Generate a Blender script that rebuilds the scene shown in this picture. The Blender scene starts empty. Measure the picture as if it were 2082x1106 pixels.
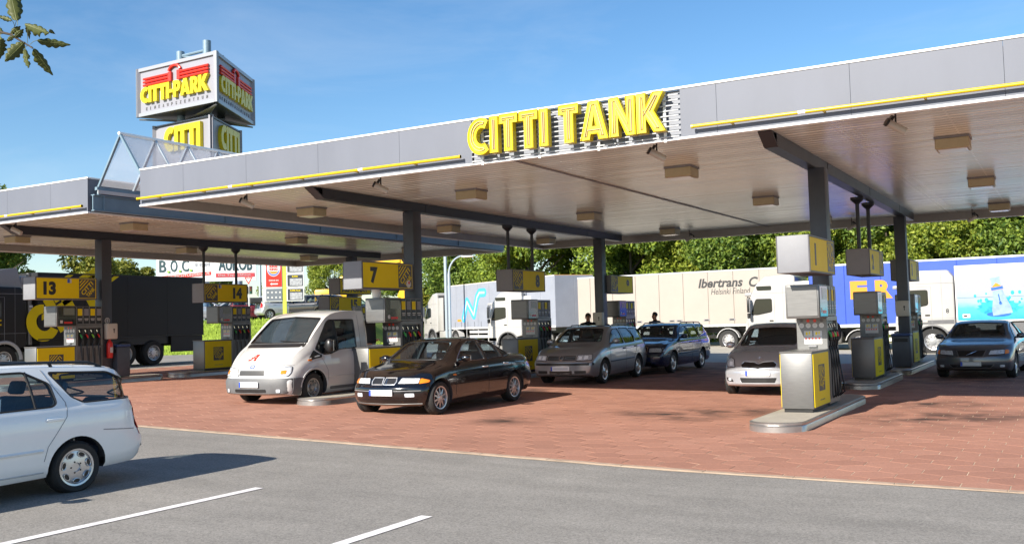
import bpy, bmesh, math, random
from mathutils import Vector, Matrix
from mathutils.bvhtree import BVHTree
from mathutils.geometry import tessellate_polygon, delaunay_2d_cdt
random.seed(7)
SC = bpy.context.scene
COL = SC.collection
PI = math.pi

# ------------------------------------------------------------------ camera
cam_d = bpy.data.cameras.new('camera')
cam = bpy.data.objects.new('camera', cam_d)
COL.objects.link(cam)
yaw, pitch, roll = 0.5208, 0.0515, -0.0287
fw = Vector((-math.sin(yaw)*math.cos(pitch), math.cos(yaw)*math.cos(pitch), math.sin(pitch)))
rt = Vector((math.cos(yaw), math.sin(yaw), 0))
up = rt.cross(fw)
rt2 = rt*math.cos(roll) + up*math.sin(roll)
up2 = -rt*math.sin(roll) + up*math.cos(roll)
cam.matrix_world = Matrix(((rt2.x, up2.x, -fw.x, 0), (rt2.y, up2.y, -fw.y, 0), (rt2.z, up2.z, -fw.z, 1.7), (0, 0, 0, 1)))
cam_d.sensor_fit = 'HORIZONTAL'
cam_d.sensor_width = 36.0
cam_d.lens = 36.0*1978.5/2082
cam_d.clip_end = 2000
cam_d.clip_start = 0.05
SC.camera = cam

# ------------------------------------------------------------------ light
SUN = Vector((-0.40, -1.655, 1.0)).normalized()
world = bpy.data.worlds.new('World')
SC.world = world
world.use_nodes = True
wn = world.node_tree.nodes
sky = wn.new('ShaderNodeTexSky')
sky.sky_type = 'NISHITA'
sky.sun_disc = False
sky.sun_elevation = math.asin(SUN.z)
sky.sun_rotation = math.atan2(SUN.x, SUN.y)
sky.altitude = 0
sky.air_density = 1.0
sky.dust_density = 0.3
sky.ozone_density = 2.5
wn['Background'].inputs['Strength'].default_value = 0.088
hs = wn.new('ShaderNodeHueSaturation')
hs.inputs['Saturation'].default_value = 1.22
world.node_tree.links.new(sky.outputs[0], hs.inputs['Color'])
# faint high cloud
wl = world.node_tree.links
wt_ = wn.new('ShaderNodeTexCoord'); wm = wn.new('ShaderNodeMapping'); wm.inputs['Scale'].default_value = (1.1, 2.4, 7.0); wm.inputs['Rotation'].default_value = (0, 0, .6)
wz = wn.new('ShaderNodeTexNoise'); wz.inputs['Scale'].default_value = 1.7; wz.inputs['Detail'].default_value = 9; wz.inputs['Roughness'].default_value = .62; wz.inputs['Distortion'].default_value = .6
wr = wn.new('ShaderNodeMapRange'); wr.inputs['From Min'].default_value = .46; wr.inputs['From Max'].default_value = .80; wr.inputs['To Min'].default_value = 0; wr.inputs['To Max'].default_value = .17
wx = wn.new('ShaderNodeMix'); wx.data_type = 'RGBA'; wx.inputs['B'].default_value = (5.6, 6.0, 6.5, 1)
wl.new(wt_.outputs['Generated'], wm.inputs[0]); wl.new(wm.outputs[0], wz.inputs['Vector']); wl.new(wz.outputs['Fac'], wr.inputs['Value'])
wl.new(wr.outputs[0], wx.inputs['Factor']); wl.new(hs.outputs[0], wx.inputs['A']); wl.new(wx.outputs['Result'], wn['Background'].inputs['Color'])
sun_d = bpy.data.lights.new('sun', 'SUN')
sun_d.energy = 5.0
sun_d.angle = math.radians(0.5)
sun_d.color = (1.0, 0.93, 0.82)
sun = bpy.data.objects.new('sun', sun_d)
COL.objects.link(sun)
sun.rotation_euler = SUN.to_track_quat('Z', 'Y').to_euler()
SC.view_settings.view_transform = 'Standard'
SC.view_settings.look = 'None'
SC.view_settings.exposure = 0.95
SC.view_settings.gamma = 1
SC.render.engine = 'CYCLES'
SC.cycles.max_bounces = 8
SC.cycles.diffuse_bounces = 3
SC.cycles.glossy_bounces = 4
SC.cycles.transparent_max_bounces = 16
SC.cycles.use_denoising = True

# ------------------------------------------------------------------ materials
MATS = {}
def mat(name, col, rough=0.5, metal=0.0, var=0.0, scale=4.0, bump=0.0, bscale=60.0, coat=0.0, spec=None, aniso=0, emit=None, island=0.0, stretch=None):
    if name in MATS: return MATS[name]
    m = bpy.data.materials.new(name); m.use_nodes = True
    nt = m.node_tree; N = nt.nodes; L = nt.links
    b = N['Principled BSDF']
    b.inputs['Base Color'].default_value = (*col, 1)
    b.inputs['Roughness'].default_value = rough
    b.inputs['Metallic'].default_value = metal
    if spec is not None: b.inputs['Specular IOR Level'].default_value = spec
    if coat: b.inputs['Coat Weight'].default_value = coat; b.inputs['Coat Roughness'].default_value = 0.04
    if emit: b.inputs['Emission Color'].default_value = (*emit[0], 1); b.inputs['Emission Strength'].default_value = emit[1]
    tc = N.new('ShaderNodeTexCoord')
    src = tc.outputs['Object']
    if stretch:
        mp = N.new('ShaderNodeMapping'); mp.inputs['Scale'].default_value = stretch
        L.new(src, mp.inputs['Vector']); src = mp.outputs[0]
    if var or island:
        last = None
        if var:
            nz = N.new('ShaderNodeTexNoise'); nz.inputs['Scale'].default_value = scale; nz.inputs['Detail'].default_value = 5; nz.inputs['Roughness'].default_value = 0.65
            L.new(src, nz.inputs['Vector'])
            mr = N.new('ShaderNodeMapRange'); mr.inputs['From Min'].default_value = 0.25; mr.inputs['From Max'].default_value = 0.75
            mr.inputs['To Min'].default_value = 1-var; mr.inputs['To Max'].default_value = 1+var
            L.new(nz.outputs['Fac'], mr.inputs['Value']); last = mr.outputs[0]
            rr = N.new('ShaderNodeMapRange'); rr.inputs['To Min'].default_value = max(0, rough-0.5*var*min(1, rough*2)); rr.inputs['To Max'].default_value = min(1, rough+0.5*var*min(1, rough*2))
            L.new(nz.outputs['Fac'], rr.inputs['Value']); L.new(rr.outputs[0], b.inputs['Roughness'])
        if island:
            gi = N.new('ShaderNodeNewGeometry')
            mi = N.new('ShaderNodeMapRange'); mi.inputs['To Min'].default_value = 1-island; mi.inputs['To Max'].default_value = 1+island
            L.new(gi.outputs['Random Per Island'], mi.inputs['Value'])
            if last:
                mm = N.new('ShaderNodeMath'); mm.operation = 'MULTIPLY'; L.new(last, mm.inputs[0]); L.new(mi.outputs[0], mm.inputs[1]); last = mm.outputs[0]
            else: last = mi.outputs[0]
        vm = N.new('ShaderNodeVectorMath'); vm.operation = 'SCALE'; vm.inputs[0].default_value = col
        L.new(last, vm.inputs['Scale']); L.new(vm.outputs[0], b.inputs['Base Color'])
    if bump:
        nb = N.new('ShaderNodeTexNoise'); nb.inputs['Scale'].default_value = bscale; nb.inputs['Detail'].default_value = 3
        L.new(src, nb.inputs['Vector'])
        bp = N.new('ShaderNodeBump'); bp.inputs['Strength'].default_value = bump; bp.inputs['Distance'].default_value = 0.02
        L.new(nb.outputs['Fac'], bp.inputs['Height']); L.new(bp.outputs[0], b.inputs['Normal'])
    MATS[name] = m
    return m

def glass_mat(name, tint, refl=1.0, rough=0.0, frost=0.0):
    if name in MATS: return MATS[name]
    m = bpy.data.materials.new(name); m.use_nodes = True
    nt = m.node_tree; N = nt.nodes; L = nt.links
    N.remove(N['Principled BSDF'])
    t = N.new('ShaderNodeBsdfTransparent'); t.inputs[0].default_value = (*tint, 1)
    g = N.new('ShaderNodeBsdfGlossy'); g.inputs['Roughness'].default_value = rough; g.inputs[0].default_value = (refl, refl, refl, 1)
    lw = N.new('ShaderNodeLayerWeight'); lw.inputs['Blend'].default_value = .5
    pw = N.new('ShaderNodeMath'); pw.operation = 'POWER'; pw.inputs[1].default_value = 4.5; L.new(lw.outputs['Facing'], pw.inputs[0])
    fr = N.new('ShaderNodeMath'); fr.operation = 'MULTIPLY_ADD'; fr.inputs[1].default_value = .85; fr.inputs[2].default_value = .055; L.new(pw.outputs[0], fr.inputs[0])
    mx = N.new('ShaderNodeMixShader')
    base = t.outputs[0]
    if frost:
        df = N.new('ShaderNodeBsdfDiffuse'); df.inputs[0].default_value = (.62, .64, .68, 1); tl_ = N.new('ShaderNodeBsdfTranslucent'); tl_.inputs[0].default_value = (.88, .89, .92, 1)
        m1 = N.new('ShaderNodeMixShader'); m1.inputs[0].default_value = .5; m1.inputs[0].default_value = .7; L.new(df.outputs[0], m1.inputs[1]); L.new(tl_.outputs[0], m1.inputs[2])
        m2 = N.new('ShaderNodeMixShader'); m2.inputs[0].default_value = frost; L.new(base, m2.inputs[1]); L.new(m1.outputs[0], m2.inputs[2]); base = m2.outputs[0]
    L.new(fr.outputs[0], mx.inputs[0]); L.new(base, mx.inputs[1]); L.new(g.outputs[0], mx.inputs[2])
    L.new(mx.outputs[0], N['Material Output'].inputs['Surface'])
    MATS[name] = m
    return m

WHITE = mat('white_paint', (.78, .78, .77), .35, var=.04, scale=2)
FASCIA = mat('fascia_sheet', (.142, .153, .186), .5, .0, var=.08, scale=.9, stretch=(1, 1, .35), spec=.3)
YEL = mat('yellow_paint', (.60, .42, .006), .3, var=.05, scale=3)
YELF = mat('yellow_panel', (.78, .60, .012), .5, var=.06, scale=2, spec=.15)
YELD = mat('yellow_letter', (.66, .52, .008), .35, var=.05, scale=5)
NEON = mat('neon_glass', (.50, .36, .22), .25)
STEEL = mat('column_steel', (.055, .066, .085), .42, .2, var=.12, scale=3)
BEAM = mat('beam_steel', (.024, .03, .04), .4, .2, var=.12, scale=3)
BLUST = mat('blue_grey_steel', (.17, .25, .31), .45, .1, var=.12, scale=3)
TRUSS = mat('truss_steel', (.42, .47, .52), .4, .2, var=.08)
SOFF = mat('soffit_sheet', (.86, .89, .79), .27, .30, var=.06, scale=.8, island=.18, spec=.8)
SOFFE = mat('soffit_edge', (.30, .29, .27), .4, .3, var=.1)
LAMPB = mat('lamp_housing', (.46, .40, .25), .45, .2, var=.1)
INOX = mat('brushed_steel', (.17, .17, .168), .42, .6, var=.12, scale=6, stretch=(1, 1, 12))
INOXD = mat('dull_steel', (.20, .195, .185), .4, .6, var=.15, scale=5)
BLACK = mat('black_plastic', (.014, .014, .015), .35, var=.2, scale=8)
DARK = mat('dark_interior', (.045, .045, .048), .75, var=.3, scale=6)
DGREY = mat('dark_grey', (.11, .11, .115), .5, var=.15)
GREY = mat('grey_plastic', (.22, .22, .23), .5, var=.12)
LGREY = mat('light_grey', (.50, .50, .50), .45, var=.08)
RUBBER = mat('rubber', (.018, .018, .018), .75, var=.25, scale=14, bump=.2, bscale=90)
ALLOY = mat('alloy', (.60, .60, .61), .28, .8, var=.06)
CHROME = mat('chrome', (.75, .75, .76), .08, 1.0)
RED = mat('red_paint', (.62, .025, .02), .35, var=.06)
LOGOR = mat('red_logo', (.72, .035, .02), .35, var=.05)
GREEN = mat('green_plastic', (.03, .30, .06), .35)
LGREEN = mat('lime_plastic', (.22, .55, .05), .35)
BLUE = mat('blue_print', (.03, .10, .50), .4)
BLUP = mat('plate_blue', (.02, .06, .42), .4)
PLATE = mat('plate_white', (.80, .80, .80), .4, var=.05, scale=30)
ORANGE = mat('amber_lens', (.85, .22, .01), .15, coat=.5)
REDL = mat('red_lens', (.45, .012, .012), .12, coat=.6)
LENS = mat('lamp_lens', (.55, .58, .62), .15, .1, coat=.6, var=.4, scale=26)
BULB = mat('lamp_reflector', (.85, .87, .90), .2)
SCREEN = mat('screen_glass', (.02, .022, .025), .12, coat=.5)
GLASS = glass_mat('window_glass', (.64, .75, .80))
GLASSD = glass_mat('dark_window_glass', (.48, .52, .52))
POLYC = glass_mat('skylight_glass', (.95, .96, .97), .7, .05, frost=.22)
SKIN = mat('skin', (.52, .27, .18), .5, var=.06, scale=20)
HAIR = mat('hair_dark', (.03, .022, .016), .7, var=.3, scale=60)
HAIRG = mat('hair_grey', (.22, .19, .17), .7, var=.3, scale=60)
NAVY = mat('navy_cloth', (.025, .045, .12), .85, var=.25, scale=14)
BLKC = mat('black_cloth', (.014, .014, .018), .85, var=.25, scale=14)
TROU = mat('dark_trousers', (.03, .03, .04), .85, var=.25, scale=14)
PALEC = mat('pale_cloth', (.55, .58, .42), .85, var=.15, scale=14)
SHOE = mat('shoe_leather', (.015, .012, .010), .5)

# ------------------------------------------------------------------ helpers
class MB:
    def __init__(s): s.v = []; s.f = []; s.m = []
    def add(s, v, f, m=0, M=None):
        o = len(s.v)
        s.v += [tuple(M @ Vector(p)) if M else tuple(p) for p in v]
        s.f += [tuple(i+o for i in q) for q in f]; s.m += [m]*len(f)
        return s
    def box(s, x0, x1, y0, y1, z0, z1, b=0.0, m=0, M=None, seg=1):
        if x0 > x1: x0, x1 = x1, x0
        if y0 > y1: y0, y1 = y1, y0
        if z0 > z1: z0, z1 = z1, z0
        v = [(x0,y0,z0),(x1,y0,z0),(x1,y1,z0),(x0,y1,z0),(x0,y0,z1),(x1,y0,z1),(x1,y1,z1),(x0,y1,z1)]
        f = [(3,2,1,0),(4,5,6,7),(0,1,5,4),(1,2,6,5),(2,3,7,6),(3,0,4,7)]
        if b <= 0: return s.add(v, f, m, M)
        bm = bmesh.new(); vs = [bm.verts.new(p) for p in v]
        for q in f: bm.faces.new([vs[i] for i in q])
        bmesh.ops.bevel(bm, geom=bm.edges[:], offset=b, segments=seg, affect='EDGES', profile=.5)
        s.addbm(bm, m, M); return s
    def addbm(s, bm, m=0, M=None):
        bm.verts.index_update()
        s.add([p.co[:] for p in bm.verts], [[q.index for q in f.verts] for f in bm.faces], m, M); bm.free()
    def cyl(s, p0, p1, r, r1=None, n=12, m=0, caps=True):
        p0, p1 = Vector(p0), Vector(p1); r1 = r if r1 is None else r1
        d = (p1-p0).normalized(); a = d.orthogonal().normalized(); b = d.cross(a)
        v = []; f = []
        for p, q in ((p0, r), (p1, r1)):
            for i in range(n):
                t = 2*PI*i/n; v.append(p + a*math.cos(t)*q + b*math.sin(t)*q)
        for i in range(n): j = (i+1) % n; f.append((i, j, n+j, n+i))
        if caps: f += [tuple(range(n-1, -1, -1)), tuple(range(n, 2*n))]
        return s.add(v, f, m)
    def tube(s, pts, r, n=8, m=0, closed=False):
        P = [Vector(p) for p in pts]; k = len(P)
        if k < 2: return s
        R = r if isinstance(r, (list, tuple)) else [r]*k
        v = []; f = []; prev = None
        for i, p in enumerate(P):
            if closed: d = P[(i+1) % k]-P[i-1]
            else: d = P[min(i+1, k-1)]-P[max(i-1, 0)]
            if d.length < 1e-9: d = Vector((0, 0, 1))
            d.normalize()
            a = d.orthogonal().normalized() if prev is None else (prev - d*prev.dot(d))
            if a.length < 1e-6: a = d.orthogonal()
            a.normalize(); prev = a; b = d.cross(a)
            for j in range(n):
                t = 2*PI*j/n; v.append(p + (a*math.cos(t)+b*math.sin(t))*R[i])
        for i in range(k if closed else k-1):
            for j in range(n):
                i2 = (i+1) % k
                f.append((i*n+j, i*n+(j+1) % n, i2*n+(j+1) % n, i2*n+j))
        if not closed: f += [tuple(range(n-1, -1, -1)), tuple((k-1)*n+j for j in range(n))]
        return s.add(v, f, m)
    def prism(s, poly, a, b, axis='y', m=0, holes=(), M=None):
        """polygon (2-D) extruded from a to b. axis y: (x,z)  axis x: (y,z)  axis z: (x,y)"""
        def P(p, t):
            return {'y': (p[0], t, p[1]), 'x': (t, p[0], p[1]), 'z': (p[0], p[1], t)}[axis]
        loops = [list(poly)]+[list(h) for h in holes]
        flat = [p for l in loops for p in l]; n = len(flat)
        tris = tessellate_polygon([[Vector((p[0], p[1], 0)) for p in l] for l in loops]) if (holes or len(poly) > 4) else [tuple(range(len(poly)))]
        v = [P(p, a) for p in flat]+[P(p, b) for p in flat]
        f = [tuple(t) for t in tris]+[tuple(i+n for i in reversed(t)) for t in tris]
        o = 0
        for l in loops:
            k = len(l)
            for i in range(k):
                j = (i+1) % k; f.append((o+i, o+j, n+o+j, n+o+i))
            o += k
        bm = bmesh.new(); vs = [bm.verts.new(p) for p in v]
        for q in f:
            try: bm.faces.new([vs[i] for i in q])
            except ValueError: pass
        bmesh.ops.recalc_face_normals(bm, faces=bm.faces[:])
        s.addbm(bm, m, M); return s
    def lathe(s, prof, c=(0, 0, 0), axis='y', n=24, m=0):
        v = []; f = []; k = len(prof); c = Vector(c)
        for i in range(n):
            t = 2*PI*i/n; cs, sn = math.cos(t), math.sin(t)
            for r, h in prof:
                v.append(c+Vector({'y': (r*cs, h, r*sn), 'x': (h, r*cs, r*sn), 'z': (r*cs, r*sn, h)}[axis]))
        for i in range(n):
            for j in range(k-1):
                i2 = (i+1) % n; f.append((i*k+j, i*k+j+1, i2*k+j+1, i2*k+j))
        return s.add(v, f, m)
    def ball(s, c, rx, ry=None, rz=None, n=10, m=0, M=None):
        ry = ry or rx; rz = rz or rx
        bm = bmesh.new(); bmesh.ops.create_uvsphere(bm, u_segments=n, v_segments=max(5, n//2+1), radius=1)
        for q in bm.verts: q.co = Vector((q.co.x*rx+c[0], q.co.y*ry+c[1], q.co.z*rz+c[2]))
        s.addbm(bm, m, M); return s
    def mesh(s, name, mats, smooth=35):
        me = bpy.data.meshes.new(name); me.from_pydata(s.v, [], s.f)
        for q in (mats if isinstance(mats, (list, tuple)) else [mats]): me.materials.append(q)
        if s.m: me.polygons.foreach_set('material_index', s.m)
        if smooth:
            me.polygons.foreach_set('use_smooth', [True]*len(me.polygons))
            me.set_sharp_from_angle(angle=math.radians(smooth))
        me.update(); return me
    def build(s, name, mats, parent=None, smooth=35, loc=None, rot=None, fix=False):
        me = s.mesh(name, mats, smooth)
        if fix:
            bm = bmesh.new(); bm.from_mesh(me); bmesh.ops.recalc_face_normals(bm, faces=bm.faces[:]); bm.to_mesh(me); bm.free()
        return link(name, me, parent, loc, rot)

def link(name, me, parent=None, loc=None, rot=None):
    o = bpy.data.objects.new(name, me); COL.objects.link(o)
    if parent: o.parent = parent
    if loc: o.location = loc
    if rot: o.rotation_euler = rot
    return o
def tag(o, label=None, cat=None, group=None, kind=None):
    if label: o['label'] = label
    if cat: o['category'] = cat
    if group: o['group'] = group
    if kind: o['kind'] = kind
    return o
def thing(name, label, cat, loc=(0, 0, 0), rz=0, group=None):
    o = bpy.data.objects.new(name, None); COL.objects.link(o)
    o.empty_display_size = .2; o.location = loc; o.rotation_euler = (0, 0, rz)
    return tag(o, label, cat, group)
def dup(o, loc=None, rz=None, label=None, parent=None):
    c = o.copy(); COL.objects.link(c)
    if parent: c.parent = parent
    for ch in list(o.children): dup(ch, parent=c)
    if loc: c.location = loc
    if rz is not None: c.rotation_euler = (0, 0, rz)
    if label: c['label'] = label
    return c
def frame(origin, right, upv):
    r = Vector(right).normalized(); u = Vector(upv).normalized(); n = r.cross(u)
    return Matrix(((r.x, u.x, n.x, origin[0]), (r.y, u.y, n.y, origin[1]), (r.z, u.z, n.z, origin[2]), (0, 0, 0, 1)))
_tc = {}
def text_mesh(s, bold=0.0, shear=0.0, depth=0.0):
    k = (s, bold, shear)
    if k not in _tc:
        cu = bpy.data.curves.new('t', 'FONT'); cu.body = s; cu.offset = bold; cu.shear = shear; cu.resolution_u = 3; cu.fill_mode = 'BOTH'
        o = bpy.data.objects.new('t', cu); COL.objects.link(o)
        me = bpy.data.meshes.new_from_object(o.evaluated_get(bpy.context.evaluated_depsgraph_get()))
        _tc[k] = ([v.co.copy() for v in me.vertices], [tuple(p.vertices) for p in me.polygons])
        bpy.data.objects.remove(o); bpy.data.curves.remove(cu); bpy.data.meshes.remove(me)
    return _tc[k]
def text(name, s, m, parent, origin, right, upv, h, w=None, depth=.004, bold=.02, shear=0, align='L', rot=0, mb=None, mi=0):
    """lettering of height h (and width w if given) in the plane (right, up); origin = lower left (L) or centre (C)"""
    V, F = text_mesh(s, bold, shear)
    x0 = min(v.x for v in V); x1 = max(v.x for v in V); y0 = min(v.y for v in V); y1 = max(v.y for v in V)
    ky = h/(y1-y0); kx = w/(x1-x0) if w else ky
    M = frame(origin, right, upv)
    if rot: M = M @ Matrix.Rotation(rot, 4, 'Z')
    ox, oy = (0, 0) if align == 'L' else ((x1-x0)*kx/2, h/2)
    P = [Vector(((v.x-x0)*kx-ox, (v.y-y0)*ky-oy, 0)) for v in V]
    n = len(P)
    edges = {}
    for f in F:
        for i in range(len(f)):
            a, b = f[i], f[(i+1) % len(f)]
            edges[(a, b)] = 1
    fs = [tuple(f) for f in F]
    T = P+[p+Vector((0, 0, depth)) for p in P]
    ff = [tuple(i+n for i in f) for f in fs]
    for (a, b) in edges:
        if (b, a) not in edges: ff.append((a, b, b+n, a+n))
    q = mb or MB()
    q.add(T, ff, mi, M)
    if mb is None: return q.build(name, m, parent, smooth=0)
def g(x): return min(max(0.0, -.0155*(x+4)), .39)

# heavy sign letters, unit height, baseline 0
def arc(cx, cy, rx, ry, a0, a1, n):
    return [(cx+rx*math.cos(math.radians(a0+(a1-a0)*i/n)), cy+ry*math.sin(math.radians(a0+(a1-a0)*i/n))) for i in range(n+1)]
GL = {
 'C': (.70, arc(.44, .5, .44, .5, 54, 306, 18)+arc(.47, .5, .20, .24, 300, 60, 12), []),
 'I': (.25, [(0, 0), (.25, 0), (.25, 1), (0, 1)], []),
 'T': (.60, [(.17, 0), (.43, 0), (.43, .76), (.60, .76), (.60, 1), (0, 1), (0, .76), (.17, .76)], []),
 'A': (.82, [(0, 0), (.26, 0), (.30, .16), (.52, .16), (.56, 0), (.82, 0), (.55, 1), (.27, 1)], [[(.35, .36), (.47, .36), (.41, .68)]]),
 'N': (.74, [(0, 0), (.25, 0), (.25, .52), (.50, 0), (.74, 0), (.74, 1), (.49, 1), (.49, .48), (.25, 1), (0, 1)], []),
 'K': (.76, [(0, 0), (.25, 0), (.25, .38), (.48, 0), (.78, 0), (.47, .53), (.76, 1), (.47, 1), (.25, .64), (.25, 1), (0, 1)], []),
 'P': (.58, [(0, 0), (.25, 0), (.25, .32), (.32, .32)]+arc(.32, .66, .30, .34, -90, 90, 10)+[(0, 1)], [[(.25, .54), (.30, .54)]+arc(.30, .66, .09, .12, -80, 80, 5)+[(.30, .78), (.25, .78)]]),
 'R': (.64, [(0, 0), (.25, 0), (.25, .30), (.40, 0), (.70, 0), (.48, .40)]+arc(.32, .68, .29, .32, -50, 90, 9)+[(0, 1)], [[(.25, .56), (.30, .56)]+arc(.30, .68, .08, .12, -80, 80, 5)+[(.30, .80), (.25, .80)]]),
 '-': (.30, [(0, .32), (.28, .32), (.28, .52), (0, .52)], []),
}
def offset_poly(p, d):
    n = len(p); out = []
    ar = sum(p[i][0]*p[(i+1) % n][1]-p[(i+1) % n][0]*p[i][1] for i in range(n))
    sg = 1 if ar > 0 else -1
    for i in range(n):
        a, b, c = Vector(p[i-1]), Vector(p[i]), Vector(p[(i+1) % n])
        e1 = b-a; e2 = c-b
        if e1.length < 1e-6 or e2.length < 1e-6: out.append((b.x, b.y)); continue
        e1.normalize(); e2.normalize()
        n1 = Vector((-e1.y, e1.x))*sg; n2 = Vector((-e2.y, e2.x))*sg
        nn = n1+n2
        if nn.length < 1e-4: nn = n1
        nn.normalize(); k = d/max(.45, nn.dot(n1))
        out.append((b.x+nn.x*k, b.y+nn.y*k))
    return out
def sign_word(word, parent, origin, right, upv, h, width, depth, mats, gap=.07, neon=False, space=.28):
    """one mesh per letter, fitted to width"""
    tot = 0
    for ch in word: tot += (space if ch == ' ' else GL[ch][0]+gap)
    tot -= gap
    kx = width/tot; x = 0
    M = frame(origin, right, upv)
    for ch in word:
        if ch == ' ': x += space; continue
        w, outer, holes = GL[ch]
        o = [((x+p[0])*kx, p[1]*h) for p in outer]; hs = [[((x+p[0])*kx, p[1]*h) for p in q] for q in holes]
        b = MB(); b.prism(o, 0, depth, 'z', 0, hs, M)
        if neon:
            for lp in [o]+hs:
                b.tube([M @ Vector((p[0], p[1], depth)) for p in lp], .013, 6, 0, True)
            q = offset_poly(o, .055)
            b.tube([M @ Vector((p[0], p[1], depth+.012)) for p in q], .009, 5, 1, True)
        b.build('letter', mats, parent, 30)
        x += w+gap

# ------------------------------------------------------------------ ground
def smooth(t): t = max(0, min(1, t)); return t*t*(3-2*t)
def bank_h(x, y):
    d = -.497*x+.868*y; s = .868*x+.497*y
    return 1.95*smooth((d-55)/6)*(1-smooth((s+11.5)/4))
def gz(x, y): return g(x)+bank_h(x, y)

def ground_mat():
    m = mat('asphalt', (.175, .17, .163), .88)
    nt = m.node_tree; N = nt.nodes; L = nt.links; b = N['Principled BSDF']
    tc = N.new('ShaderNodeTexCoord')
    n1 = N.new('ShaderNodeTexNoise'); n1.inputs['Scale'].default_value = .55; n1.inputs['Detail'].default_value = 8; n1.inputs['Roughness'].default_value = .7
    n2 = N.new('ShaderNodeTexVoronoi'); n2.inputs['Scale'].default_value = 75
    n3 = N.new('ShaderNodeTexNoise'); n3.inputs['Scale'].default_value = 130; n3.inputs['Detail'].default_value = 2
    mp = N.new('ShaderNodeMapping'); mp.inputs['Scale'].default_value = (.35, 2.2, 1)
    n4 = N.new('ShaderNodeTexNoise'); n4.inputs['Scale'].default_value = 1.3; n4.inputs['Detail'].default_value = 6
    L.new(tc.outputs['Object'], mp.inputs[0]); L.new(mp.outputs[0], n4.inputs['Vector'])
    for n in (n1, n2, n3): L.new(tc.outputs['Object'], n.inputs['Vector'])
    r1 = N.new('ShaderNodeMapRange'); r1.inputs['From Min'].default_value = .25; r1.inputs['From Max'].default_value = .75; r1.inputs['To Min'].default_value = .80; r1.inputs['To Max'].default_value = 1.16
    L.new(n1.outputs['Fac'], r1.inputs['Value'])
    r2 = N.new('ShaderNodeMapRange'); r2.inputs['To Min'].default_value = .74; r2.inputs['To Max'].default_value = 1.27
    sep = N.new('ShaderNodeSeparateColor'); L.new(n2.outputs['Color'], sep.inputs[0]); L.new(sep.outputs[0], r2.inputs['Value'])
    r4 = N.new('ShaderNodeMapRange'); r4.inputs['From Min'].default_value = .3; r4.inputs['From Max'].default_value = .7; r4.inputs['To Min'].default_value = .9; r4.inputs['To Max'].default_value = 1.08
    L.new(n4.outputs['Fac'], r4.inputs['Value'])
    a = N.new('ShaderNodeMath'); a.operation = 'MULTIPLY'; L.new(r1.outputs[0], a.inputs[0]); L.new(r2.outputs[0], a.inputs[1])
    a2 = N.new('ShaderNodeMath'); a2.operation = 'MULTIPLY'; L.new(a.outputs[0], a2.inputs[0]); L.new(r4.outputs[0], a2.inputs[1])
    vm = N.new('ShaderNodeVectorMath'); vm.operation = 'SCALE'; vm.inputs[0].default_value = (.225, .209, .188)
    L.new(a2.outputs[0], vm.inputs['Scale']); L.new(vm.outputs[0], b.inputs['Base Color'])
    bp = N.new('ShaderNodeBump'); bp.inputs['Strength'].default_value = .5; bp.inputs['Distance'].default_value = .006
    L.new(n3.outputs['Fac'], bp.inputs['Height']); L.new(bp.outputs[0], b.inputs['Normal'])
    return m
ASPH = ground_mat()
def sheet(name, xs, ys, zf, m, kind='structure'):
    v = [(x, y, zf(x, y)) for y in ys for x in xs]; n = len(xs)
    f = [(j*n+i, j*n+i+1, (j+1)*n+i+1, (j+1)*n+i) for j in range(len(ys)-1) for i in range(n-1)]
    b = MB(); b.add(v, f); o = b.build(name, m); o['kind'] = kind; return o
sheet('ground', [-900, -300, -120, -60, -40, -29.16, -20, -12, -4, 10, 60, 300, 900], [-300, -60, -10, 0, 10, 20, 40, 80, 200, 600, 1400], lambda x, y: g(x), ASPH)
CONC = mat('pale_concrete', (.36, .335, .28), .85, var=.16, scale=.7, bump=.25, bscale=70)
yf = lambda x: 10.16+.068*max(0, -.5-x)          # front edge of the red paving
sheet('concrete_apron', [-29.16, -20, -12, -4, 10], [33.0, 36, 40, 46, 52, 57], lambda x, y: g(x)+.004, CONC)

# painted bay lines
PAINT = mat('road_paint', (.74, .70, .69), .7, var=.22, scale=9, bump=.2)
def paint_line(x0, y0, x1, y1, w, label):
    b = MB(); d = Vector((x1-x0, y1-y0)).normalized(); n = Vector((-d.y, d.x))*w/2
    k = 10; v = []
    for i in range(k+1):
        t = i/k; x = x0+(x1-x0)*t; y = y0+(y1-y0)*t
        e = .006*random.uniform(-1, 1)
        v += [(x+n.x*(1+e), y+n.y, g(x)+.005), (x-n.x, y-n.y, g(x)+.005)]
    b.add(v, [(2*i, 2*i+1, 2*i+3, 2*i+2) for i in range(k)])
    o = b.build('bay_line', PAINT); o['kind'] = 'structure'; o['label'] = label
paint_line(-5.02, 7.12, -5.06, 2.0, .12, 'white painted bay line on the grey asphalt')
paint_line(-7.43, 7.54, -7.50, 2.0, .12, 'white painted bay line beside the white estate car')

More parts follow.
